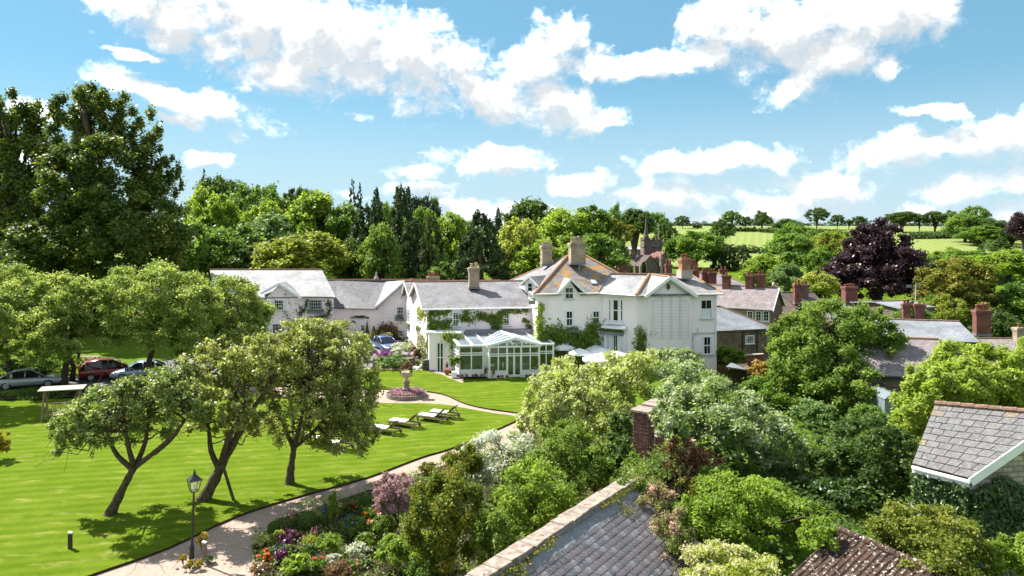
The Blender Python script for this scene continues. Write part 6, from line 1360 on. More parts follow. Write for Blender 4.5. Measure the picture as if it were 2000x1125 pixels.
near(1405, 722, 985, 280, 34.5, 34000, .095, 'lf_kousa', 'large flowering dogwood covered in pale cream bracts', name='tree', cat='tree', k=70, frac=.2, extra=[(1325, 735, 870, 110, .5), (1490, 790, 950, 160, -.5), (1550, 860, 980, 110, -1), (1340, 700, 780, 130, 2.5), (1308, 770, 880, 84, -6)], low=-.8)
near(1215, 850, 930, 80, 31, 5000, .07, 'lf_dark', 'dark shrub in the gap left of the brick pier', k=18)
near(1330, 842, 960, 90, 28.5, 7000, .06, 'lf_photinia', 'red leaved shrub behind the garden wall', k=26, frac=.28, extra=[(1380, 868, 960, 70, -.3), (1300, 900, 960, 60, -.8)])
near(1265, 925, 1060, 130, 25.4, 11000, .045, 'lf_pinkroses', 'pale pink climbing rose spilling over the far end of the slate lean to', k=30, frac=.28)
near(1318, 985, 1140, 100, 22.9, 8500, .042, 'lf_pinkroses', 'pale pink rose along the right edge of the slate lean to', k=18)
near(1240, 880, 960, 60, 28.2, 3500, .055, 'lf_vine', 'green creeper heaped on the garden wall beside the pink rose', k=16)
near(1455, 912, 1085, 270, 25.5, 22000, .07, 'lf_bamboo', 'broad feathery light green shrub right of the pink rose', k=56, frac=.22, extra=[(1600, 1005, 1085, 80, -2.6), (1570, 970, 1070, 100, -.6), (1360, 960, 1070, 100, -.8)], low=-.7)
near(1430, 1062, 1170, 220, 20.5, 12000, .055, 'lf_cream', 'cream flowering shrub at the bottom edge between the two shed roofs', k=40, frac=.25)
near(1690, 805, 1030, 215, 31.5, 18000, .085, 'lf_dark', 'dense dark green shrub left of the ivy covered cottage', k=52, frac=.23, extra=[(1620, 850, 960, 90, 0), (1760, 830, 1000, 80, -1)], low=-.9)
near(1640, 930, 1060, 130, 30, 5000, .085, 'lf_ivy', 'shady dark shrub low behind the ribbed tile roof', k=24)
near(1825, 980, 1150, 250, 21.6, 19000, .055, 'lf_olivegreen', 'olive green shrub beside the ribbed tile roof at the bottom right', k=50, frac=.24, extra=[(1750, 975, 1060, 60, .3)])
near(1985, 1040, 1150, 110, 20.5, 5000, .055, 'lf_bright', 'green shrub in the bottom right corner', k=22)
near(1592, 778, 835, 96, 43, 4500, .09, 'lf_blue', 'pale green mounded shrub between the dogwood and the dark shrub', k=24)
near(1700, 790, 850, 90, 41, 4000, .09, 'lf_mid', 'green mounded shrub beside the little greenhouse', k=20)
near(1425, 672, 715, 66, 60.5, 3500, .12, 'lf_vine', 'green climber mounded on the brick garden wall below the hotel', k=20)
near(1490, 700, 745, 60, 53, 3000, .11, 'lf_orange', 'orange yellow shrub at the foot of the brick cottage', k=18)
near(1500, 735, 800, 110, 48, 4500, .11, 'lf_mid', 'green shrub below the orange yellow shrub', k=22)
near(1320, 676, 735, 110, 50, 5000, .11, 'lf_kousa', 'pale flowering shrub under the trellis wall of the hotel', k=24)
near(1232, 690, 720, 70, 52, 2500, .10, 'lf_variegated', 'variegated shrub below the french windows of the hotel', k=16)
near(-2, 835, 895, 44, 36.5, 2200, .06, 'lf_golden', 'golden yellow shrub at the left edge of the lawn', k=16)
near(105, 760, 790, 120, 51.5, 4200, .09, 'lf_dark', 'dark low planting between the silver car and the wooden swing', k=24)
near(40, 766, 788, 80, 52.5, 2600, .09, 'lf_mid', 'green low shrub behind the silver car bumper', k=16)
near(95, 690, 742, 130, 58, 4000, .11, 'lf_mid', 'green bushes under the trees behind the silver car', k=24)
near(20, 700, 740, 90, 58.5, 2600, .11, 'lf_dark', 'dark bush at the far left behind the silver car', k=16)
near(345, 735, 775, 90, 51, 2600, .09, 'lf_mid', 'green low shrub behind the leaning apple trees', k=16)
# palm by the hotel wall
r = thing('palm', 'spiky yellow green palm below the trellis wall of the hotel', 'palm', (at(1352, 700, 57).x, 57, 0)); q = at(1352, 700, 57); m = MB(); m.tube([V((q.x, q.y, -.1)), q], [.16, .13], 8); m.build('trunk', MT['bark'], r, True, uv=False)
rng = np.random.default_rng(5); P, Nn = [], []
for i in range(46):
    a = i * 2.4; el_ = rng.uniform(-.25, 1.2); d = np.array([math.cos(a) * math.cos(el_), math.sin(a) * math.cos(el_), math.sin(el_)]); ln = rng.uniform(.9, 1.5)
    for j in range(12): t = j / 11; P.append(np.array(q) + d * ln * t + np.array([0, 0, -.7 * t * t]) + rng.normal(size=3) * .03); Nn.append(np.cross(d, [0, 0, 1]) + rng.normal(size=3) * .3 + [0, 0, .6])
link('fronds', leaf_mesh('fronds', np.array(P) - np.array(ORG[r]), np.array(Nn), .16, rng.random(len(P)), MT['lf_yellow'], rng, asp=.25), r)
# ================================================================ climbers on the hotel walls
def line(a, u, n, *pp): return [onw(a, u, x, y) + n * .08 for x, y in pp]
leafpatch('wall_vine', [line(A, uL, nL, (838, 722), (838, 660), (840, 610), (870, 612), (878, 606)), line(A, uL, nL, (840, 628), (860, 632), (880, 626)), line(A, uL, nL, (838, 642), (858, 636), (878, 640)), line(A, uL, nL, (900, 625), (912, 614), (910, 604)), line(A, uL, nL, (898, 622), (924, 625))], 2600, .11, 'lf_vine', label='green vine trained in rows round the left sash window of the hotel', cat='climber', base=onw(A, uL, 838, 722))
leafpatch('wall_vine', [line(A, uL, nL, (975, 643), (965, 632), (978, 628), (975, 612)), line(A, uL, nL, (932, 620), (955, 615), (978, 620)), line(A, uL, nL, (932, 612), (945, 622), (975, 628)), line(A, uL, nL, (978, 612), (1000, 604), (1016, 609)), line(A, uL, nL, (962, 640), (965, 632))], 1500, .11, 'lf_vine', label='green vine trained round the right sash window of the hotel left wing', cat='climber', base=onw(A, uL, 968, 645))
leafpatch('wall_vine', [line(A, uL, nL, (1022, 624), (1032, 628)), line(A, uL, nL, (1022, 606), (1030, 604)), line(A, uL, nL, (1030, 636), (1036, 638))], 420, .11, 'lf_vine', label='small separate tufts of vine right of the second sash window', cat='climber', base=onw(A, uL, 1028, 640))
leafpatch('wall_vine', [line(Fm, uM, nM, (1050, 720), (1050, 660), (1052, 620), (1057, 596)), line(Fm, uM, nM, (1055, 660), (1056, 630))], 1300, .12, 'lf_lime', label='bright green creeper climbing the corner of the middle block', cat='climber', base=onw(Fm, uM, 1051, 720))
leafpatch('wall_vine', [line(Fm, uM, nM, (1060, 720), (1060, 655), (1085, 645), (1105, 655)), line(Fm, uM, nM, (1075, 720), (1080, 660), (1100, 655)), line(Fm, uM, nM, (1125, 720), (1130, 660), (1155, 650)), line(Fm, uM, nM, (1145, 720), (1145, 660), (1158, 632), (1160, 640)), line(Fm, uM, nM, (1095, 700), (1100, 660), (1125, 655)), line(Fm, uM, nM, (1135, 690), (1160, 670), (1163, 655))], 7500, .13, 'lf_vine', label='thick dark green creeper over the ground floor of the middle block', cat='climber', base=onw(Fm, uM, 1100, 720), spread=(.32, .16, .32))
leafpatch('wall_vine', [line(C, uR, nR, (1245, 700), (1245, 665), (1250, 650), (1246, 642)), line(C, uR, nR, (1255, 700), (1254, 660), (1262, 652), (1280, 652))], 900, .1, 'lf_vine', label='thin climber at the corner beside the trellis wall', cat='climber', base=onw(C, uR, 1246, 705))
leafpatch('wall_vine', [[p1 + nP * .2 - uP * .2, p1 + nP * .25 - uP * .25 + Z * 2.9, p1 + nP * .3 - uP * 1.5 + Z * 3.1], [p1 + nP * .2 - uP * .4, p1 + nP * .25 - uP * .45 + Z * 2.9], [p1 + nP * .3 - uP * 1.5 + Z * 3.2, p1 + nP * .3 + Z * 3.15]], 2200, .11, 'lf_vine', label='leafy vine hanging over the white porch beside the conservatory', cat='climber', base=p1 + nP * .2, spread=(.22, .2, .2))
def gline(a, u, *pp): n = V((u.y, -u.x, 0)); return [onw(a, u, x, y) + n * .25 for x, y in pp]
leafpatch('climbing_rose', [gline(A, ugl, (825, 712), (826, 690), (824, 660), (822, 650)), gline(A, ugl, (829, 715), (830, 690), (829, 655)), gline(A, ugl, (833, 715), (832, 680), (829, 660))], 1800, .1, 'lf_roses', label='white climbing rose beside the door of the nearer white gable', cat='climber', base=onw(A, ugl, 829, 716), spread=(.2, .25, .2))
leafpatch('climbing_rose', [gline(D, ugr, (790, 690), (790, 660), (789, 640), (791, 622)), gline(D, ugr, (793, 690), (792, 660))], 1200, .11, 'lf_roses', label='pale climbing rose on the rear white gable', cat='climber', base=onw(D, ugr, 791, 692), spread=(.25, .25, .25))
leafpatch('climbing_rose', [gline(A, ugl, (828, 612), (831, 605)), gline(A, ugl, (826, 625), (830, 612), (824, 600))], 500, .1, 'lf_palegreen', label='pale leafy climber round the upper window of the nearer white gable', cat='climber', base=onw(A, ugl, 829, 627))
leafpatch('wall_vine', [[onw(j0, uJ, x, y) + nJ * .1 for x, y in pp] for pp in (((582, 655), (581, 630), (583, 600), (578, 585)), ((583, 610), (570, 600), (560, 575)), ((583, 615), (598, 600), (600, 585)), ((583, 630), (562, 622), (560, 607)), ((583, 640), (610, 622), (640, 615)), ((640, 620), (645, 600), (640, 588)))], 2000, .1, 'lf_ivy', label='straggling dark climber between the upstairs windows of the annex', cat='climber', base=onw(j0, uJ, 582, 656), spread=(.2, .1, .2))
leafpatch('wall_vine', [[onw(k0, uK, x, y) + nK * .1 for x, y in ((692, 619), (705, 618), (718, 620))]], 200, .1, 'lf_ivy', label='little line of creeper above the narrow window of the low wing', cat='climber', base=onw(k0, uK, 705, 620), spread=(.2, .08, .08))
leafpatch('wall_vine', [[onw(k1, uK2, x, y) + nK2 * .2 for x, y in pp] for pp in (((745, 662), (744, 645)), ((752, 662), (753, 642)), ((760, 660), (762, 642)), ((770, 662), (774, 645)), ((744, 642), (762, 639), (776, 645)))], 2200, .12, 'lf_brown', label='brownish climber arching over the doorway of the low wing', cat='climber', base=onw(k1, uK2, 760, 663), spread=(.28, .15, .3))
# ivy on the cottage
rng = np.random.default_rng(77); ue = ud(el, er); k_ = 14000; L1_ = (er - el).length; uv_ = ud(er, vv); L2_ = (vv - er).length
t = rng.random(k_); front_ = t < .5; P = np.empty((k_, 3)); Nn = np.empty((k_, 3))
for i in range(k_):
    if t[i] < .45: s_ = rng.random(); b_ = el.lerp(er, s_) + ins; top = EL.z - .3; nn_ = V((ue.y, -ue.x, 0))
    else: s_ = rng.random() ** 1.5 * .95; b_ = er.lerp(vv, s_) + ins * .6; top = ER.z - .5 + s_ * 1.6 - max(0, s_ - .35) * 3.5; nn_ = V((uv_.y, -uv_.x, 0))
    z_ = rng.uniform(.1 if t[i] < .45 else max(.1, 2.2 * s_ - .5), max(.5, top)); P[i] = b_ + nn_ * abs(rng.normal() * .12 + .1 + .1 * math.sin(z_ * 4 + s_ * 9)) + Z * z_; Nn[i] = np.array(nn_) + [0, 0, .5]
ob = el.lerp(er, .5); o = link('ivy', leaf_mesh('ivy', P - np.array(ob), Nn, .075, rng.random(k_), MT['lf_ivy'], rng, jit=.5), None, ob); tag(o, 'dark glossy ivy covering the walls of the stone cottage', 'ivy')
leafpatch('wall_creeper', [[wl(.2, .55, 2.7), wl(1.3, .6, 2.65), wl(2.2, .62, 2.6)], [wl(1.6, .6, 2.6), wl(1.2, 1.3, 2.2), wl(.6, 1.9, 1.9)], [wl(1.0, .6, 2.6), wl(.4, 1.2, 2.25)], [wl(2.2, .6, 2.65), wl(3.6, .6, 2.7)], [wl(6.6, .6, 2.7), wl(8.9, .6, 2.7)], [wl(7.8, .7, 2.5), wl(7.5, 1.2, 2.3)]], 1900, .045, 'lf_olive', label='creeper straggling from the garden wall down on to the slate lean to', cat='climber', base=wl(2, .6, 2.6), spread=(.13, .11, .05))
leafpatch('wall_creeper', [[wl(8.7, .3, 2.85), wl(11, .35, 2.9), wl(14.8, .35, 2.9)], [wl(9.3, .7, 2.6), wl(12.5, .8, 2.5)]], 3200, .06, 'lf_vine', label='low green creeper covering the far stretch of the garden wall', cat='climber', base=wl(11.5, .3, 2.8), spread=(.25, .25, .14))

# undergrowth and low planting that fills the borders
def cover(name, label, poly, n, size, hmax, lm, seed, z0=-.1):
    rng = np.random.default_rng(seed); xs = [p[0] for p in poly]; ys = [p[1] for p in poly]; P = []
    def inside(x, y):
        c = False; j = len(poly) - 1
        for i in range(len(poly)):
            if (poly[i][1] > y) != (poly[j][1] > y) and x < (poly[j][0] - poly[i][0]) * (y - poly[i][1]) / (poly[j][1] - poly[i][1]) + poly[i][0]: c = not c
            j = i
        return c
    while len(P) < n:
        x, y = rng.uniform(min(xs), max(xs)), rng.uniform(min(ys), max(ys))
        if inside(x, y):
            h_ = hmax * max(.12, .5 + .3 * math.sin(x * 2.1 + 1.3 * math.sin(y * 1.1)) + .3 * math.sin(y * 1.7 + x * .6)); P.append((x, y, z0 + h_ * (.35 + .65 * rng.random() ** .5)))
    P = np.array(P); o = np.array([P[:, 0].mean(), P[:, 1].mean(), z0]); Nn = np.tile([0, -.2, 1.], (n, 1))
    ob = link(name, leaf_mesh(name, P - o, Nn, size, .5 + rng.normal(size=n) * .18 + .12 * np.sin(P[:, 0] * 2.5 + P[:, 1]), MT[lm], rng), None, V(o)); return tag(ob, label, 'plants', kind='stuff')
bp_ = [gd(500, 1134), gd(488, 1060), gd(545, 1006), gd(652, 973), gd(742, 943), gd(828, 916), gd(925, 884), gd(1080, 842), V((8.2, 33.5, 0)), V((5.6, 28.2, 0)), V((-1.2, 19, 0)), V((-5, 18.6, 0))]
cover('ground_cover', 'mixed low green planting filling the flower border beside the path', bp_, 36000, .055, .5, 'lf_vine', 91)
cover('undergrowth', 'shady green undergrowth between the shed roofs and the village', [(4.6, 24.5), (9, 31.5), (13, 40), (12, 56), (18, 58), (40, 54), (40, 27), (20, 26), (17, 27), (10, 23.5), (7.5, 22.5)], 38000, .10, 1.5, 'lf_dark', 92, -.2)
cover('undergrowth', 'green undergrowth round the small shed roofs at the bottom right', [(3, 19), (7.2, 22.5), (10.5, 23.6), (16.5, 27), (17.5, 24), (20, 17), (3, 16.5)], 14000, .08, 1.2, 'lf_mid', 93, -.2)
near(1400, 905, 1010, 110, 27.2, 5000, .06, 'lf_vine', 'green shrub below the red leaved shrub behind the pink rose', k=22)
near(1350, 925, 1010, 90, 27.0, 3800, .055, 'lf_oliveshrub', 'bronze green shrub between the pink rose and the red leaved shrub', k=18)
near(830, 1040, 1130, 110, 24.5, 5000, .055, 'lf_bright', 'bright green leafy shrub at the foot of the olive green one', k=22)
near(960, 985, 1120, 100, 22.6, 5000, .055, 'lf_vine', 'green shrub tucked between the olive shrub and the garden wall', k=22)
near(1165, 870, 960, 90, 29.0, 4500, .06, 'lf_mid', 'mid green shrub against the garden wall left of the brick pier', k=20)
near(1215, 800, 880, 70, 33.0, 3500, .08, 'lf_dark', 'dark leaved bush under the variegated tree beside the brick pier', k=16)
# ================================================================ cars
def loft(mb, secs):
    n = len(secs[0]); vs = [p for s in secs for p in s]
    fs = [(i * n + j, i * n + (j + 1) % n, (i + 1) * n + (j + 1) % n, (i + 1) * n + j) for i in range(len(secs) - 1) for j in range(n)]
    return mb.add(vs, fs + [tuple(range(n))[::-1], tuple(range((len(secs) - 1) * n, len(secs) * n))])
def car(name, label, loc, rz, paint, kind='saloon'):
    """x forward, wheels on z=0"""
    r = thing(name, label, 'car', (0, 0, 0), 'cars parked along the drive'); mv = kind == 'mpv'
    Lh, Wd = (2.3, .90) if not mv else (2.25, .92)
    # stations: x, top of body, half width, bottom
    st = [(-Lh, .62, .70, .40), (-Lh + .06, .86, .80, .32), (-Lh + .25, .98, .86, .24), (-1.3, 1.0, Wd, .2), (-.4, .98, Wd, .2), (.6, .96, Wd, .2), (1.1, .94, Wd - .01, .2), (1.6, .86, .87, .22), (2.0, .76, .82, .24), (Lh - .08, .66, .72, .28), (Lh, .52, .62, .36)]
    if mv: st = [(x, z + (.1 if x < 1.2 else .07), w_, b) for x, z, w_, b in st]
    if mv: st[0] = (-Lh, .9, .78, .36); st[1] = (-Lh + .06, 1.06, .86, .28)
    def sec(x, t, w_, b): h = t - b; return [V((x, s * a * w_, b + h * c)) for s, a, c in ((1, .86, 0), (1, .98, .22), (1, 1, .5), (1, .97, .82), (1, .86, 1), (-1, .86, 1), (-1, .97, .82), (-1, 1, .5), (-1, .98, .22), (-1, .86, 0))]
    m = MB(); loft(m, [sec(*s) for s in st]); body = m.build('body', MT[paint], r, True, uv=False); md = body.modifiers.new('s', 'SUBSURF'); md.levels = md.render_levels = 1
    zr, zb = (1.43, .95) if not mv else (1.66, 1.04)
    cb = [(-1.85, zb, .72), (-1.05, zr - .04, .58), (-.2, zr, .62), (.35, zr - .05, .6), (1.2, zb - .03, .74)] if not mv else [(-2.12, zb, .80), (-1.85, zr - .12, .66), (-.6, zr, .68), (.3, zr - .06, .66), (1.35, zb - .06, .78)]
    # glass house, then the painted roof and pillars over it
    low_ = [(-1.85, .78), (-1.0, .83), (-.2, .84), (.4, .84), (1.2, .78)] if not mv else [(-2.14, .82), (-1.8, .86), (-.6, .87), (.5, .87), (1.4, .80)]
    m = MB(); secs = []
    for (x, z, w_), (xl, wl_) in zip(cb, low_):
        zz = max(z, zb + .02); secs.append([V((xl if z <= zb + .01 else x * .5 + xl * .5, wl_, zb - .06)), V((x, w_, zz)), V((x, -w_, zz)), V((xl if z <= zb + .01 else x * .5 + xl * .5, -wl_, zb - .06))])
    loft(m, secs); m.build('windows', MT['car_glass'], r, uv=False)
    m = MB(); secs = [[V((x, w_ + .015, z - .05)), V((x, w_ - .03, z + .02)), V((x, 0, z + .045)), V((x, -w_ + .03, z + .02)), V((x, -w_ - .015, z - .05))] for x, z, w_ in cb[1:4]]; loft(m, secs)
    for s in (-1, 1):
        for i, (a, b) in enumerate(((0, 1), (3, 4))): m.beam(V((cb[a][0], s * (cb[a][2] + .02), cb[a][1])), V((cb[b][0], s * (cb[b][2] + .015), cb[b][1])), .07, .05)
        xm = -.15; m.beam(V((xm, s * .85, zb - .04)), V((xm, s * (cb[2][2] + .02), cb[2][1] - .02)), .07, .04)
        m.beam(V((-1.05, s * .83, zb - .04)), V((cb[1][0], s * (cb[1][2] + .02), cb[1][1] - .02)), .16, .04)
    m.build('roof', MT[paint], r, True, uv=False)
    for x in (-1.38, 1.38):
        for s in (-1, 1):
            q = V((x, s * (Wd - .12), .32)); wt = MB(); wt.tube([q - V((0, s * .1, 0)), q + V((0, s * .10, 0))], [.32, .32], 18); wo = wt.build('wheel', MT['rubber'], r, uv=False)
            ri = MB(); ri.tube([q + V((0, s * .1, 0)), q + V((0, s * .115, 0))], [.21, .19], 14); ri.build('rim', MT['alloy'], wo, uv=False)
    for s in (-1, 1):
        m = MB(); m.ob((-Lh + .05, s * .62, .80 if not mv else .98), (1, 0, 0), (0, 1, 0), Z, .07, .17, .07 if not mv else .15); m.build('tail_light', MT['tail_light'], r, uv=False)
        m = MB(); m.ob((Lh - .14, s * .56, .62 if not mv else .7), (1, 0, -.25), (0, 1, 0), Z, .12, .16, .06); m.build('headlight', MT['head_light'], r, uv=False)
        m = MB(); m.ob((.85, s * 1.0, zb + .03), (1, 0, 0), (0, 1, 0), Z, .06, .09, .06); m.build('mirror', MT[paint], r, uv=False)
    for x in (-Lh - .005, Lh + .005):
        m = MB(); m.ob((x, 0, .56 if x < 0 else .42), (1, 0, 0), (0, 1, 0), Z, .012, .26, .055); m.build('number_plate', MT['number_plate' if x < 0 else 'paint_white'], r, uv=False)
    m = MB(); m.box(-Lh + .02, Lh - .1, -.7, .7, .2, .3); m.build('underside', MT['rubber'], r, uv=False)
    r.location = loc; r.rotation_euler = (0, 0, rz); return r
def place(px, py, z=-.11): q = gd(px, py, z); return q
car('parked_car', 'silver saloon car parked by the drive at the far left', place(58, 756), R(24), 'car_silver')
car('parked_car', 'dark red people carrier parked under the trees beside the silver blue car', place(214, 738), R(33), 'car_red', 'mpv')
car('parked_car', 'silver blue saloon car behind the forked trunk, facing the lawn', place(276, 738), R(207), 'car_blue')
car('parked_car', 'dark blue car parked at the hotel beside the clipped cones, nose to the lawn', place(744, 702, 0) + V((0, 2, .5)), R(-58), 'car_navy')
car('parked_car', 'white car half hidden by the densest apple tree, near the low wing', place(668, 690), R(-70), 'car_white')
car('parked_car', 'dark hatchback half hidden behind the apple tree, near the clipped cones', place(706, 688), R(-75), 'car_dark', 'mpv')
car('parked_car', 'silver estate car glimpsed through the top of the apple trees in front of the annex', place(610, 692), R(-80), 'car_silver', 'mpv')
# ================================================================ garden furniture
def lounger():
    r = thing('sun_lounger', 'x', 'sun lounger', (0, 0, 0), 'wooden sun loungers on the lawn'); m = MB()
    # x: from foot (0) to head (2.0); width along y
    for s in (-1, 1): m.box(0, 2.0, s * .33 - .025, s * .33 + .025, .24, .33)
    for x in (.03, 1.97): m.box(x - .025, x + .025, -.305, .305, .24, .32)
    m.build('frame', MT['old_wood'], r, uv=False)
    for x in (.12, 1.85):
        for s in (-1, 1):
            m = MB(); m.box(x - .035, x + .035, s * .365 - .03, s * .365 + .03, 0.0 if x < 1 else .1, .3); m.build('leg', MT['old_wood'], r, uv=False)
    for s in (-1, 1): m = MB(); q = V((1.85, s * .42, .10)); m.tube([q - V((0, .025, 0)), q + V((0, .025, 0))], .10, 14); m.build('wheel', MT['old_wood'], r, uv=False)
    for i in range(12): m = MB(); x = .1 + i * .1; m.box(x - .038, x + .038, -.305, .305, .31, .33); m.build('slat', MT['old_wood'], r, uv=False)
    a = R(42); c0 = V((1.28, 0, .33)); dd = V((math.cos(a), 0, math.sin(a))); nn = V((-math.sin(a), 0, math.cos(a)))
    m = MB()
    for s in (-1, 1): m.beam(c0 + V((0, s * .28, 0)), c0 + dd * .78 + V((0, s * .28, 0)), .05, .04)
    bo = m.build('backrest', MT['old_wood'], r, uv=False)
    for i in range(8): m = MB(); m.ob(c0 + dd * (.06 + i * .096), dd, V((0, 1, 0)), nn, .036, .30, .012); m.build('slat', MT['old_wood'], bo, uv=False)
    m = MB(); m.beam(c0 + dd * .55 + V((0, .2, 0)), V((1.92, .2, .3)), .03, .03); m.beam(c0 + dd * .55 + V((0, -.2, 0)), V((1.92, -.2, .3)), .03, .03); m.build('prop_stay', MT['old_wood'], bo, uv=False)
    m = MB(); m.box(.02, 1.25, -.29, .29, .335, .40); m.build('cushion', MT['cushion'], r, uv=False, bev=.025)
    return r
LG = lounger()
LS_ = [((752, 846), 'sun lounger nearest the dense apple tree, its foot under the leaves'), ((790, 833), 'second sun lounger from the apple tree, standing alone'), ((845, 822), 'sun lounger third from the apple tree, in front of the farthest one'), ((868, 815), 'farthest sun lounger, behind the third, nearest the gravel path')]
LG2 = [copy_tree(LG) for _ in LS_[1:]]
for o, ((px, py), lab) in zip([LG] + LG2, LS_):
    o['label'] = 'weathered wooden ' + lab; a_ = R(-24); c = gd(px, py); o.rotation_euler = (0, 0, a_); o.location = c - V((math.cos(a_), math.sin(a_), 0)) * 1.0
ex = copy_tree(LG); ex['label'] = 'weathered wooden sun lounger with white cushions glimpsed behind the trunk of the dense apple tree'; ex.location = gd(588, 862); ex.rotation_euler = (0, 0, R(-20))
ex = copy_tree(LG); ex['label'] = 'weathered wooden sun lounger partly under the hanging apple leaves, right of the trunk'; ex.location = gd(628, 872); ex.rotation_euler = (0, 0, R(-24))
# swing seat
r = thing('swing_seat', 'wooden garden swing seat with a flat pale canopy board', 'swing seat', gd(122, 818)); o0 = gd(122, 818); us = V((math.cos(R(16)), math.sin(R(16)), 0)); ns = V((us.y, -us.x, 0))
def sp_(a, b, c): return o0 + us * a + ns * b + Z * c
for s in (-1, 1):
    for t in (-1, 1): m = MB(); m.beam(sp_(s * 1.0, t * .62, 0), sp_(s * 1.0, t * .1, 1.95), .09, .07); m.build('leg', MT['old_wood'], r, uv=False)
    m = MB(); m.beam(sp_(s * 1.0, -.55, .35), sp_(s * 1.0, .55, .35), .07, .06); m.build('cross_rail', MT['old_wood'], r, uv=False)
m = MB(); m.beam(sp_(-1.15, 0, 1.97), sp_(1.15, 0, 1.97), .09, .1); m.build('top_beam', MT['old_wood'], r, uv=False)
m = MB(); m.slab([sp_(-1.3, .42, 1.98), sp_(1.3, .42, 1.98), sp_(1.3, -.42, 2.1), sp_(-1.3, -.42, 2.1)], .05); m.build('canopy', MT['pale_wood'], r, uv=False)
for i in range(5): m = MB(); m.beam(sp_(-.75, .22 - .1 * i, .42), sp_(.75, .22 - .1 * i, .42), .085, .025); m.build('seat_slat', MT['old_wood'], r, uv=False)
for i in range(15): m = MB(); x = -.7 + .1 * i; m.beam(sp_(x, -.24, .45), sp_(x, -.34, .95), .045, .02, up=ns); m.build('back_slat', MT['old_wood'], r, uv=False)
m = MB(); m.beam(sp_(-.78, -.35, .97), sp_(.78, -.35, .97), .05, .08)
for s in (-1, 1): m.beam(sp_(s * .76, .25, .66), sp_(s * .76, -.3, .66), .05, .04); m.beam(sp_(s * .76, .24, .42), sp_(s * .76, .24, .66), .05, .05); m.tube([sp_(s * .76, .2, .66), sp_(s * .8, .02, 1.93)], .012, 5); m.tube([sp_(s * .76, -.28, .9), sp_(s * .8, -.02, 1.93)], .012, 5)
m.build('seat_frame', MT['old_wood'], r, uv=False)
# picnic bench beyond the red car
q = gd(176, 712); r = thing('picnic_bench', 'wooden picnic bench on the grass beyond the red car', 'bench', q)
for i in range(5): m = MB(); m.box(q.x - .9, q.x + .9, q.y - .35 + i * .15, q.y - .22 + i * .15, .72, .76); m.build('top_slat', MT['old_wood'], r, uv=False)
for dy in (-.75, .75): m = MB(); m.box(q.x - .9, q.x + .9, q.y + dy - .13, q.y + dy + .13, .43, .47); m.build('seat', MT['old_wood'], r, uv=False)
for dx in (-.65, .65):
    for s in (-1, 1): m = MB(); m.beam(q + V((dx, s * .75, 0)), q + V((dx, s * .25, .72)), .09, .05); m.build('leg', MT['old_wood'], r, uv=False)
    m = MB(); m.beam(q + V((dx, -.8, .4)), q + V((dx, .8, .4)), .09, .05); m.build('bearer', MT['old_wood'], r, uv=False)
# lamp post
lb = gd(374, 1094, -.1); lean = V((.035, 0, 1)).normalized(); hL = 3.25
r = thing('lamp_post', 'black cast iron lamp post with a four sided glass lantern on the gravel', 'lamp post', lb); m = MB()
prof = [(.10, 0), (.10, .12), (.075, .16), (.085, .3), (.07, .34), (.095, .42), (.075, .55), (.05, .6), (.045, 1.2), (.04, 2.1), (.055, 2.13), (.04, 2.17), (.032, 2.5), (.05, 2.52), (.03, 2.56)]
m.tube([lb + lean * z for _, z in prof], [a for a, _ in prof], 12); m.tube([lb + lean * 2.28 - V((.19, 0, 0)), lb + lean * 2.28 + V((.19, 0, 0))], .016, 6); m.build('post', MT['black_iron'], r, True, uv=False)
lc = lb + lean * 2.56; m = MB(); g_ = MB(); cr_ = R(40); U1, U2 = V((math.cos(cr_), math.sin(cr_), 0)), V((-math.sin(cr_), math.cos(cr_), 0))
def lp(a, b, z): return lc + U1 * a + U2 * b + lean * z
w0, w1, hh_l = .115, .205, .44
for a, b in ((1, 1), (1, -1), (-1, -1), (-1, 1)): m.beam(lp(a * w0, b * w0, .02), lp(a * w1, b * w1, hh_l), .022, .022)
cs = [(1, 1), (1, -1), (-1, -1), (-1, 1)]
for (a, b), (c, d) in zip(cs, cs[1:] + cs[:1]):
    m.beam(lp(a * w0, b * w0, .02), lp(c * w0, d * w0, .02), .025, .025); m.beam(lp(a * w1, b * w1, hh_l), lp(c * w1, d * w1, hh_l), .035, .03)
    g_.add([lp(a * w0, b * w0, .02), lp(c * w0, d * w0, .02), lp(c * w1, d * w1, hh_l), lp(a * w1, b * w1, hh_l)], [(0, 1, 2, 3)])
ln_ = m.build('lantern', MT['black_iron'], r, uv=False); g_.build('pane', MT['lamp_glass'], ln_, uv=False)
m = MB(); ww = w1 + .03; vs_ = [lp(a * ww, b * ww, hh_l + .01) for a, b in cs] + [lp(a * .07, b * .07, hh_l + .17) for a, b in cs]; m.add(vs_, [(0, 1, 5, 4), (1, 2, 6, 5), (2, 3, 7, 6), (3, 0, 4, 7), (4, 5, 6, 7), (3, 2, 1, 0)])
m.tube([lp(0, 0, hh_l + z) for z in (.17, .2, .24, .25, .28, .32, .33, .4)], [.07, .07, .03, .055, .055, .02, .03, .005], 10); m.build('cap', MT['black_iron'], ln_, uv=False)
m = MB(); m.tube([lp(0, 0, .0), lp(0, 0, .1), lp(0, 0, .22)], [.03, .03, .035], 8); m.build('bulb', MT['cushion'], ln_, True, uv=False)
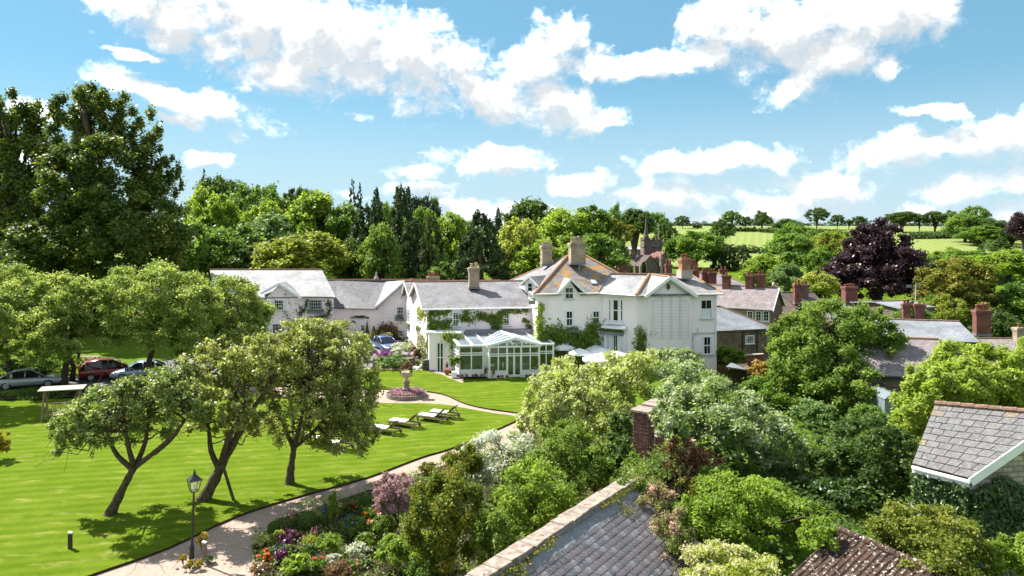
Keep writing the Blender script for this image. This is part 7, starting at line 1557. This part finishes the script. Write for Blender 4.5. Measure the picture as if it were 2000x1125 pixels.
# bollard lights
def bollard(label, q, h, w_, mat):
    r = thing('path_light', label, 'bollard light', q); m = MB(); m.box(q.x - w_, q.x + w_, q.y - w_, q.y + w_, q.z, q.z + h - .06); m.build('post', MT[mat], r, uv=False, bev=.006)
    m = MB(); m.add([q + V((a * w_ * 1.15, b * w_ * 1.15, h - .05 + (.05 if a < 0 else 0) + c * .03)) for c in (0, 1) for a, b in cs], [(0, 1, 2, 3), (7, 6, 5, 4), (0, 4, 5, 1), (1, 5, 6, 2), (2, 6, 7, 3), (3, 7, 4, 0)]); m.build('cap', MT['grey_trim'], r, uv=False)
    m = MB(); m.box(q.x - w_ - .004, q.x - w_ + .02, q.y - .03, q.y + .03, q.z + h - .2, q.z + h - .12); m.build('lens', MT['head_light'], r, uv=False)
bollard('short brown bollard light standing alone on the lawn', gd(137, 1071), .62, .06, 'dark_wood'); bollard('grey wooden bollard light among the plants beside the lamp post', gd(399, 1096, -.1), .72, .065, 'old_wood')
# urn on a pedestal in its round bed
ub = gd(794, 774, -.1); r = thing('urn', 'carved stone urn on a pedestal planted with a trailing brown plant', 'urn', ub); m = MB()
m.ob(ub + Z * .5, (1, 0, 0), (0, 1, 0), Z, .3, .3, .1); m.lathe([(.26, .58), (.24, .62), (.21, .9), (.22, 1.0), (.3, 1.06), (.3, 1.12), (.2, 1.15), (.14, 1.2)], ub, 8); m.build('pedestal', MT['weathered_stone'], r, uv=False)
m = MB(); m.lathe([(.2, 1.18), (.1, 1.26), (.08, 1.34), (.2, 1.42), (.33, 1.55), (.36, 1.66), (.33, 1.72), (.42, 1.8), (.42, 1.84), (.33, 1.84), (.28, 1.75)], ub, 16); u_ = m.build('bowl', MT['cream_pot'], r, True, uv=False)
for s in (-1, 1): m = MB(); m.tube([ub + V((s * .3, 0, 1.5)), ub + V((s * .46, 0, 1.55)), ub + V((s * .44, 0, 1.68)), ub + V((s * .36, 0, 1.7))], .03, 6); m.build('handle', MT['cream_pot'], u_, True, uv=False)
crown_obj('plant', clumps((ub.x, ub.y, 2.15), (.5, .5, .42), 14, np.random.default_rng(2), .36) + [(ub.x - .45, ub.y, 1.75, .14, .14, .3), (ub.x + .4, ub.y - .1, 1.8, .12, .12, .2)], 1500, .055, MT['lf_brown'], r, np.random.default_rng(3))
r = thing('round_flower_bed', 'round bed of pink and purple flowers edged with upright stones round the urn', 'flower bed', ub); m = MB(); m.lathe([(1.36, 0), (1.36, .22), (0.01, .3)], ub, 30); m.build('soil', MT['soil'], r, uv=False)
for i in range(46):
    a = 2 * math.pi * i / 46; q = ub + V((1.45 * math.cos(a), 1.45 * math.sin(a), .14)); m = MB(); m.ob(q, V((-math.sin(a), math.cos(a), 0)), V((math.cos(a), math.sin(a), 0)), Z, .088, .05, .15 + .02 * (i % 3)); m.build('edging_stone', MT['weathered_stone'], r, uv=False)
rng = np.random.default_rng(8); P = []
for i in range(2600): a = rng.random() * 6.28; rr = 1.32 * rng.random() ** .5; P.append((ub.x + rr * math.cos(a), ub.y + rr * math.sin(a), ub.z + .27 + rng.random() * .22))
P = np.array(P); tag(link('flowers', leaf_mesh('flowers', P - np.array(ub), np.tile([0, -.3, 1.], (len(P), 1)), .06, rng.random(len(P)), MT['lf_bedpink'], rng), r), kind='stuff')
# parasols on the terrace
def parasol(label, px, py, Y, w_):
    q = at(px, py, Y); r = thing('parasol', label, 'parasol', (q.x, Y, -.05), 'white parasols on the hotel terrace'); m = MB(); m.tube([V((q.x, Y, -.05)), q + Z * .12], .028, 8); m.build('pole', MT['old_wood'], r, uv=False)
    m = MB(); n_ = 8; drop = w_ * .36; vs_ = [q] + [q + V((w_ * .52 * math.cos(i * math.pi / 4 + .39), w_ * .52 * math.sin(i * math.pi / 4 + .39), -drop * .46)) for i in range(8)] + [q + V((w_ * math.cos(i * math.pi / 4 + .39), w_ * math.sin(i * math.pi / 4 + .39), -drop)) for i in range(8)] + [q + V((w_ * math.cos(i * math.pi / 4 + .39), w_ * math.sin(i * math.pi / 4 + .39), -drop - .16)) for i in range(8)]
    fs_ = [(0, 1 + i, 1 + (i + 1) % 8) for i in range(8)]
    for k in (1, 9): fs_ += [(k + i, k + 8 + i, k + 8 + (i + 1) % 8, k + (i + 1) % 8) for i in range(8)]
    m.add(vs_, fs_); m.build('canopy', MT['canvas'], r, uv=False)
    for i in range(8): m = MB(); m.beam(q - Z * .04, vs_[9 + i] - Z * .03, .02, .02); m.build('rib', MT['old_wood'], r, uv=False)
    m = MB(); m.lathe([(.28, 0), (.28, .07), (.05, .1), (.04, .25)], (q.x, Y, -.05), 14); m.build('base', MT['stone'], r, uv=False)
    return r
for a in (('white parasol nearest the conservatory, under the creeper', 1100, 670, 60.2, 1.0), ('white parasol second from the conservatory', 1132, 680, 58.2, 1.0), ('white parasol at the back, half hidden by the large one', 1163, 673, 60.6, 1.0), ('largest white parasol in front of the french windows', 1176, 679, 58.4, 1.35), ('white parasol lowest and nearest the variegated tree', 1166, 690, 56.0, 1.25), ('white parasol at the right end near the canted wall', 1206, 684, 57.6, 1.2)): parasol(*a)
for i, (px, Y) in enumerate(((1132, 58.2), (1150, 57.2), (1185, 58.2), (1100, 60.0))):
    q = V(((px - 1000) * Y / F, Y, -.05)); r = thing('terrace_table', 'small terrace table under the ' + ('second white parasol', 'gap between the front parasols', 'largest white parasol', 'parasol by the creeper')[i], 'table', q); m = MB(); m.lathe([(.45, .7), (.45, .74), (.01, .745)], q, 14); m.build('top', MT['pale_wood'], r, uv=False); m = MB(); m.lathe([(.25, 0), (.04, .05), (.035, .7)], q, 10); m.build('pedestal', MT['black_iron'], r, uv=False)
# clipped topiary, box balls
def topiary(label, px, yb, w_, h_, kind, Y=None, z=-.1, name='topiary', n=1800):
    q = gd(px, yb, z) if not Y else V(((px - 1000) * Y / F, Y, H - (yb - YH) * Y / F)); r = thing(name, label, 'topiary', q); rng = np.random.default_rng(int(px)); P, Nn = [], []
    for i in range(n):
        a = rng.random() * 6.28
        if kind == 'ball': zz = rng.uniform(-.8, 1); rr = math.sqrt(max(0, 1 - zz * zz)); p_ = (w_ * rr * math.cos(a), w_ * rr * math.sin(a), h_ * (.46 + .5 * zz)); nn_ = (rr * math.cos(a), rr * math.sin(a), zz)
        else: t = rng.random() ** 1.4; rr = (1 - t) * (1 if t > .12 else .85 + t) + .03; p_ = (w_ * rr * math.cos(a), w_ * rr * math.sin(a), h_ * t); nn_ = (math.cos(a), math.sin(a), .4)
        P.append(np.array(p_) * (1 + rng.normal() * .015)); Nn.append(nn_)
    link('foliage', leaf_mesh('foliage', np.array(P), np.array(Nn), max(.026, w_ * .075), .3 + .4 * rng.random(n), MT['lf_box'], rng, jit=.45), r)
    m = MB(); m.lathe([(.02, -.05), (w_ * .8, .05 * h_), (w_ * .86, h_ * .3), (w_ * .86 if kind == 'ball' else w_ * .6, h_ * .5), (w_ * .5 if kind == 'ball' else w_ * .2, h_ * .82), (.01, h_ * .92)], q, 12); m.build('core', MT['moss'], r, True, uv=False)
    return r
topiary('clipped box ball beside the barrel in front of the hotel', 797, 717, .42, .85, 'ball'); topiary('clipped box cone left of the spiral cone by the low wing', 730, 667, .78, 1.8, 'cone'); topiary('small bright cone right of the clipped box cone by the low wing', 747, 668, .7, 1.3, 'cone'); topiary('slim dark cypress beside the narrow window of the low wing', 717, 662, .3, 2.2, 'cone')
topiary('small clipped box ball at the front corner of the flower border', 535, 1042, .26, .5, 'ball'); topiary('largest clipped box ball in the flower border', 603, 1033, .42, .72, 'ball'); topiary('clipped box ball in the border below the pink purple shrub', 713, 992, .32, .56, 'ball')
# barrel, pots, standard tree, urn by the cones
q = gd(832, 722); r = thing('barrel', 'dark wooden barrel at the corner of the white porch', 'barrel', q); m = MB(); m.lathe([(.3, 0), (.36, .25), (.38, .48), (.36, .7), (.3, .92), (.27, .92), (.26, .86)], q, 16); m.build('staves', MT['dark_wood'], r, True, uv=False)
for z_, rr in ((.1, .335), (.3, .375), (.65, .375), (.84, .33)): m = MB(); m.lathe([(rr, z_), (rr + .012, z_ + .02), (rr, z_ + .05)], q, 16); m.build('hoop', MT['lead'], r, uv=False)
q = gd(888, 737); r = thing('potted_tree', 'standard bay tree with a round head in a white pot at the conservatory corner', 'potted tree', q); m = MB(); m.box(q.x - .25, q.x + .25, q.y - .25, q.y + .25, 0, .5); m.build('planter', MT['paint_white'], r, uv=False, bev=.02); m = MB(); m.tube([q + Z * .5, q + Z * 1.1], .03, 6); m.build('stem', MT['bark'], r, uv=False)
crown_obj('crown', clumps((q.x, q.y, 1.35), (.5, .5, .38), 16, np.random.default_rng(4), .36), 1500, .07, MT['lf_mid'], r, np.random.default_rng(5))
q = gd(873, 731); r = thing('terracotta_pot', 'terracotta pot with a small reddish plant beside the french window of the porch', 'pot', q); m = MB(); m.lathe([(.17, 0), (.24, .34), (.27, .35), (.27, .42), (.22, .42), (.2, .36)], q, 14); m.build('pot', MT['terracotta'], r, True, uv=False); crown_obj('plant', [(q.x, q.y, .75, .18, .18, .38)], 260, .05, MT['lf_photinia'], r, np.random.default_rng(6))
q = at(757, 668, 74); r = thing('planted_urn', 'white urn of flowers on the bank in front of the low wing', 'urn', q - Z * 1.2); m = MB(); m.lathe([(.25, -1.2), (.2, -.5), (.12, -.3), (.1, -.1), (.3, .25), (.36, .5), (.3, .5)], q, 14); m.build('bowl', MT['paint_white'], r, True, uv=False); crown_obj('plant', clumps(tuple(q + Z * .75), (.5, .5, .3), 10, np.random.default_rng(6), .4), 500, .07, MT['lf_roses'], r, np.random.default_rng(6))
q = gd(812, 716); r = thing('sun_umbrella_bag', 'small heap of folded white cushions by the barrel', 'cushions', gd(820, 722)); q = gd(820, 722); m = MB(); m.ob(q + V((0, 0, .25)), V((.6, 0, .55)).normalized(), (0, 1, 0), V((-.55, 0, .6)).normalized(), .5, .2, .06); m.build('cushion', MT['cushion'], r, uv=False, bev=.03); m = MB(); m.ob(q + V((-.45, .15, .14)), (1, 0, 0), (0, 1, 0), Z, .28, .2, .12); m.build('cushion', MT['cushion'], r, uv=False, bev=.04)
# planted bank and dry stone wall below the blue car
bk_ = thing('retaining_wall', 'low dry stone retaining wall below the planted bank by the hotel', 'wall', gd(770, 715)); m = MB(); m.prism([gd(728, 716), gd(805, 716.5), gd(812, 709), gd(728, 706)], -.1, .75); m.build('wall', MT['stone_brown'], bk_)
def near2(px, yt, yb, w_, Y, n, size, lm, label, **k): return near(px, yt, yb, w_, Y, n, size, lm, label, **k)
near2(765, 692, 716, 80, 62, 2600, .08, 'lf_blue', 'grey green trailing plants over the retaining wall', k=24)
near2(782, 668, 692, 56, 64.5, 2200, .08, 'lf_silver', 'silver white flowering plant on the bank beside the blue car', k=18)
near2(752, 684, 698, 40, 63.2, 900, .07, 'fl_purple', 'purple flowers spilling over the bank in front of the blue car', k=12)
near2(815, 672, 704, 26, 63, 1100, .08, 'lf_photinia', 'red and orange leaved plant by the door of the white gable', k=12)
near2(712, 662, 692, 34, 66, 1500, .09, 'lf_mid', 'green bush with pink roses left of the blue car', k=16)
near2(798, 662, 690, 24, 66, 900, .08, 'lf_roses', 'white rose bush at the foot of the rear white gable', k=12)
# narrow bed along the conservatory
rng = np.random.default_rng(21); CNT = {}; ORD = ('first', 'second', 'third', 'fourth', 'fifth', 'sixth', 'seventh')
for i in range(22):
    u_ = -.2 + i * .4 + rng.normal() * .06; inb = 2.2 < u_ < 6.75; 
    if 3.9 < u_ < 5.0: continue
    q = cp(u_, -.35 - (.8 if inb else 0), -.05); tall = i in (6, 7, 18); lm = ('lf_plum', 'lf_bedpink', 'lf_mid', 'lf_pinkpurple')[i % 4]
    nm = 'reddish spire plants' if tall else ('dark plum plants', 'pink flowered plants', 'green plants', 'purple flowered plants')[i % 4]; CNT[nm] = CNT.get(nm, 0) + 1
    r = thing('bedding_plant', ORD[CNT[nm] - 1] + ' from the left of the small ' + nm + ' along the conservatory wall', 'plant', q, 'plants along the conservatory'); h_ = 1.0 if tall else .36
    crown_obj('leaves', [(q.x, q.y, h_ * .5, .2, .18, h_ * .5)], 110 if not tall else 260, .05, MT['lf_photinia' if tall else lm], r, rng, twigs=14)
# ================================================================ flower border beside the path
def bed(label, px, yb, w_, h_, n, size, lm, name='border_plant', fl=None, spike=False, seed=None, asp=.55):
    q = gd(px, yb, -.08); r = thing(name, label, 'plant', q); SEED[0] += 1; rng = np.random.default_rng(seed or SEED[0])
    bl = clumps((q.x, q.y, h_ * .5), (w_, w_, h_ * .52), 16, rng, .36, -.4, core=.8); bl = [(a, b, max(.04, c), d, e, f_) for a, b, c, d, e, f_ in bl]
    crown_obj('leaves', bl, n, size, MT[lm], r, rng, twigs=18, asp=asp, outer=1.3)
    m = MB()
    for i in range(6): a = rng.random() * 6.28; m.tube([q, q + V((w_ * .6 * math.cos(a), w_ * .6 * math.sin(a), h_ * .8))], .012, 4)
    m.build('stems', MT['bark'], r, uv=False)
    if fl:
        fm, k, fs = fl; P = []
        for i in range(k):
            if spike:
                a = rng.random() * 6.28; b_ = np.array([q.x + w_ * .5 * math.cos(a), q.y + w_ * .5 * math.sin(a), h_ * .8]); sl_ = rng.normal(size=2) * .15; hs_ = rng.uniform(.6, 1.1); P += [b_ + np.array([rng.normal() * .022 * (1 - j / 26) + sl_[0] * j * .015, rng.normal() * .022 * (1 - j / 26) + sl_[1] * j * .015, j * .016 * hs_]) for j in range(24)]
            else:
                d = rng.normal(size=3) + np.array([0, -.5, .8]); d /= np.linalg.norm(d); c = np.array([q.x, q.y, h_ * .5]) + d * np.array([w_, w_, h_ * .58]) * 1.05; P += [c + rng.normal(size=3) * fs * .35 for j in range(6)]
        P = np.array(P); tag(link('flowers', leaf_mesh('flowers', P - np.array(q), np.tile([0, -.5, 1.], (len(P), 1)), fs, rng.random(len(P)), MT[fm], rng, asp=.8), r), kind='stuff')
    return r
for a in [
 ('plum coloured bushy plant with dark shiny leaves in the flower border', 566, 1072, .42, .62, 1500, .06, 'lf_plum'),
 ('green leafy plant with large rounded leaves at the bottom of the border', 580, 1122, .55, .55, 420, .12, 'lf_bright'),
 ('feathery light green plant in the middle of the flower border', 640, 1085, .48, .75, 2200, .035, 'lf_bamboo'),
 ('tall green pea plant on a stick wigwam in the flower border', 651, 1030, .22, 1.35, 1500, .05, 'lf_bright'),
 ('green mounded plant with small blue flowers above the white flowered plant', 690, 1050, .5, .75, 2200, .045, 'lf_mid', 'border_plant', ('fl_blue', 14, .035)),
 ('white flowered bushy plant near the bottom of the border', 697, 1100, .42, .6, 1500, .042, 'lf_silver', 'border_plant', ('fl_white', 30, .03)),
 ('bright green leafy shrub below the olive shrub in the border', 770, 1118, .65, 1.2, 3600, .055, 'lf_bright'),
 ('green shrub with a few peach roses left of the olive shrub', 745, 1055, .55, .85, 2600, .05, 'lf_vine', 'border_plant', ('fl_peach', 5, .06)),
 ('low plant with orange poppies at the front of the border', 524, 1098, .36, .4, 700, .04, 'lf_dark', 'border_plant', ('fl_orange', 8, .065)),
 ('plant with cream edged leaves at the front corner of the border', 512, 1070, .33, .4, 700, .05, 'lf_variegated'),
 ('pink lupins standing behind the large box ball', 572, 1030, .2, .35, 350, .05, 'lf_mid', 'border_plant', ('fl_pink', 4, .022), True),
 ('pink lupins beside the pea wigwam', 612, 1062, .2, .35, 350, .05, 'lf_mid', 'border_plant', ('fl_pink', 4, .022), True),
 ('blue delphiniums between the large box ball and the pea wigwam', 632, 1028, .22, .5, 400, .05, 'lf_mid', 'border_plant', ('fl_blue', 4, .022), True),
 ('dark leaved plant with blue purple spikes below the plum plant', 548, 1100, .28, .42, 600, .045, 'lf_plum', 'border_plant', ('fl_blue', 4, .022), True),
 ('bronze brown bushy plant at the bottom edge of the border', 660, 1128, .5, .45, 1400, .04, 'lf_brown'),
 ('grey green spiky plant in the middle of the border', 650, 1108, .25, .4, 260, .10, 'lf_silver'),
 ('pale dry looking plant at the gravel edge at the bottom', 510, 1128, .4, .4, 1200, .035, 'lf_brown', 'border_plant', ('fl_white', 10, .03)),
 ('green plant with red flowers at the bottom of the border', 618, 1118, .36, .42, 800, .05, 'lf_mid', 'border_plant', ('fl_red', 5, .055)),
 ('small pink flowered plant beside the bronze plant', 690, 1122, .3, .4, 700, .045, 'lf_mid', 'border_plant', ('fl_pink', 6, .05)),
 ('dark green mounded plant with magenta flowers near the upper box ball', 685, 1010, .42, .5, 1400, .05, 'lf_dark', 'border_plant', ('fl_red', 7, .05)),
 ('lilac flowered plant right of the upper box ball', 735, 1020, .35, .5, 1000, .045, 'lf_blue', 'border_plant', ('fl_purple', 10, .04)),
 ('yellow green lady mantle left of the feathery plant', 605, 1072, .3, .4, 900, .04, 'lf_yellow'),
 ('green plant with orange roses behind the peach roses', 722, 1035, .36, .8, 1300, .05, 'lf_mid', 'border_plant', ('fl_orange', 4, .06)),
 ('leafy green plant filling the border in front of the peach roses', 715, 1078, .4, .6, 1500, .05, 'lf_vine'),
 ('dark green plant between the plum plant and the large leaved plant', 600, 1096, .35, .5, 1000, .05, 'lf_dark'),
 ('green spreading plant under the olive shrub', 830, 1135, .6, .7, 2200, .055, 'lf_mid'),
 ('small pale green plant behind the small box ball', 545, 1058, .25, .35, 500, .045, 'lf_palegreen'),
 ('grassy tuft at the path edge above the pink purple shrub', 835, 925, .5, .45, 1100, .06, 'lf_olive'),
 ('green plant at the path edge left of the silvery shrub', 880, 908, .5, .5, 1200, .06, 'lf_vine'),
]: bed(*a[:8], **dict(zip(('name', 'fl', 'spike'), a[8:])))
# little plants round the lamp post
for lab, px, yb, w_, h_, lm, fl in (('golden leaved shrub behind the grey bollard light', 395, 1080, .24, .75, 'lf_golden', None), ('small golden plant left of the lamp post', 358, 1103, .14, .3, 'lf_golden', None), ('small golden plant in front of the lamp post', 371, 1113, .14, .26, 'lf_golden', None), ('small golden plant right of the lamp post foot', 389, 1112, .14, .26, 'lf_golden', None), ('little plant with purple pansies at the lamp post foot', 379, 1106, .16, .14, 'lf_mid', ('fl_purple', 5, .03)), ('low grey green plant beside the bollard light', 410, 1100, .18, .16, 'lf_blue', ('fl_white', 3, .03))): bed(lab, px, yb, w_, h_, int(2600 * w_), .035, lm, fl=fl)
for i, (px, py) in enumerate(((346, 1112), (362, 1118), (383, 1119), (402, 1106), (419, 1101))):
    q = gd(px, py, -.1); m = MB(); m.lathe([(.02, -.02), (.07, .0), (.055 + .006 * i, .05), (.01, .07)], q, 7); o = m.build('rock', MT['weathered_stone'], loc=q, uv=False); tag(o, ORD[i] + ' from the left of the small pale rocks round the lamp post foot', 'rock', 'rocks at the lamp post')
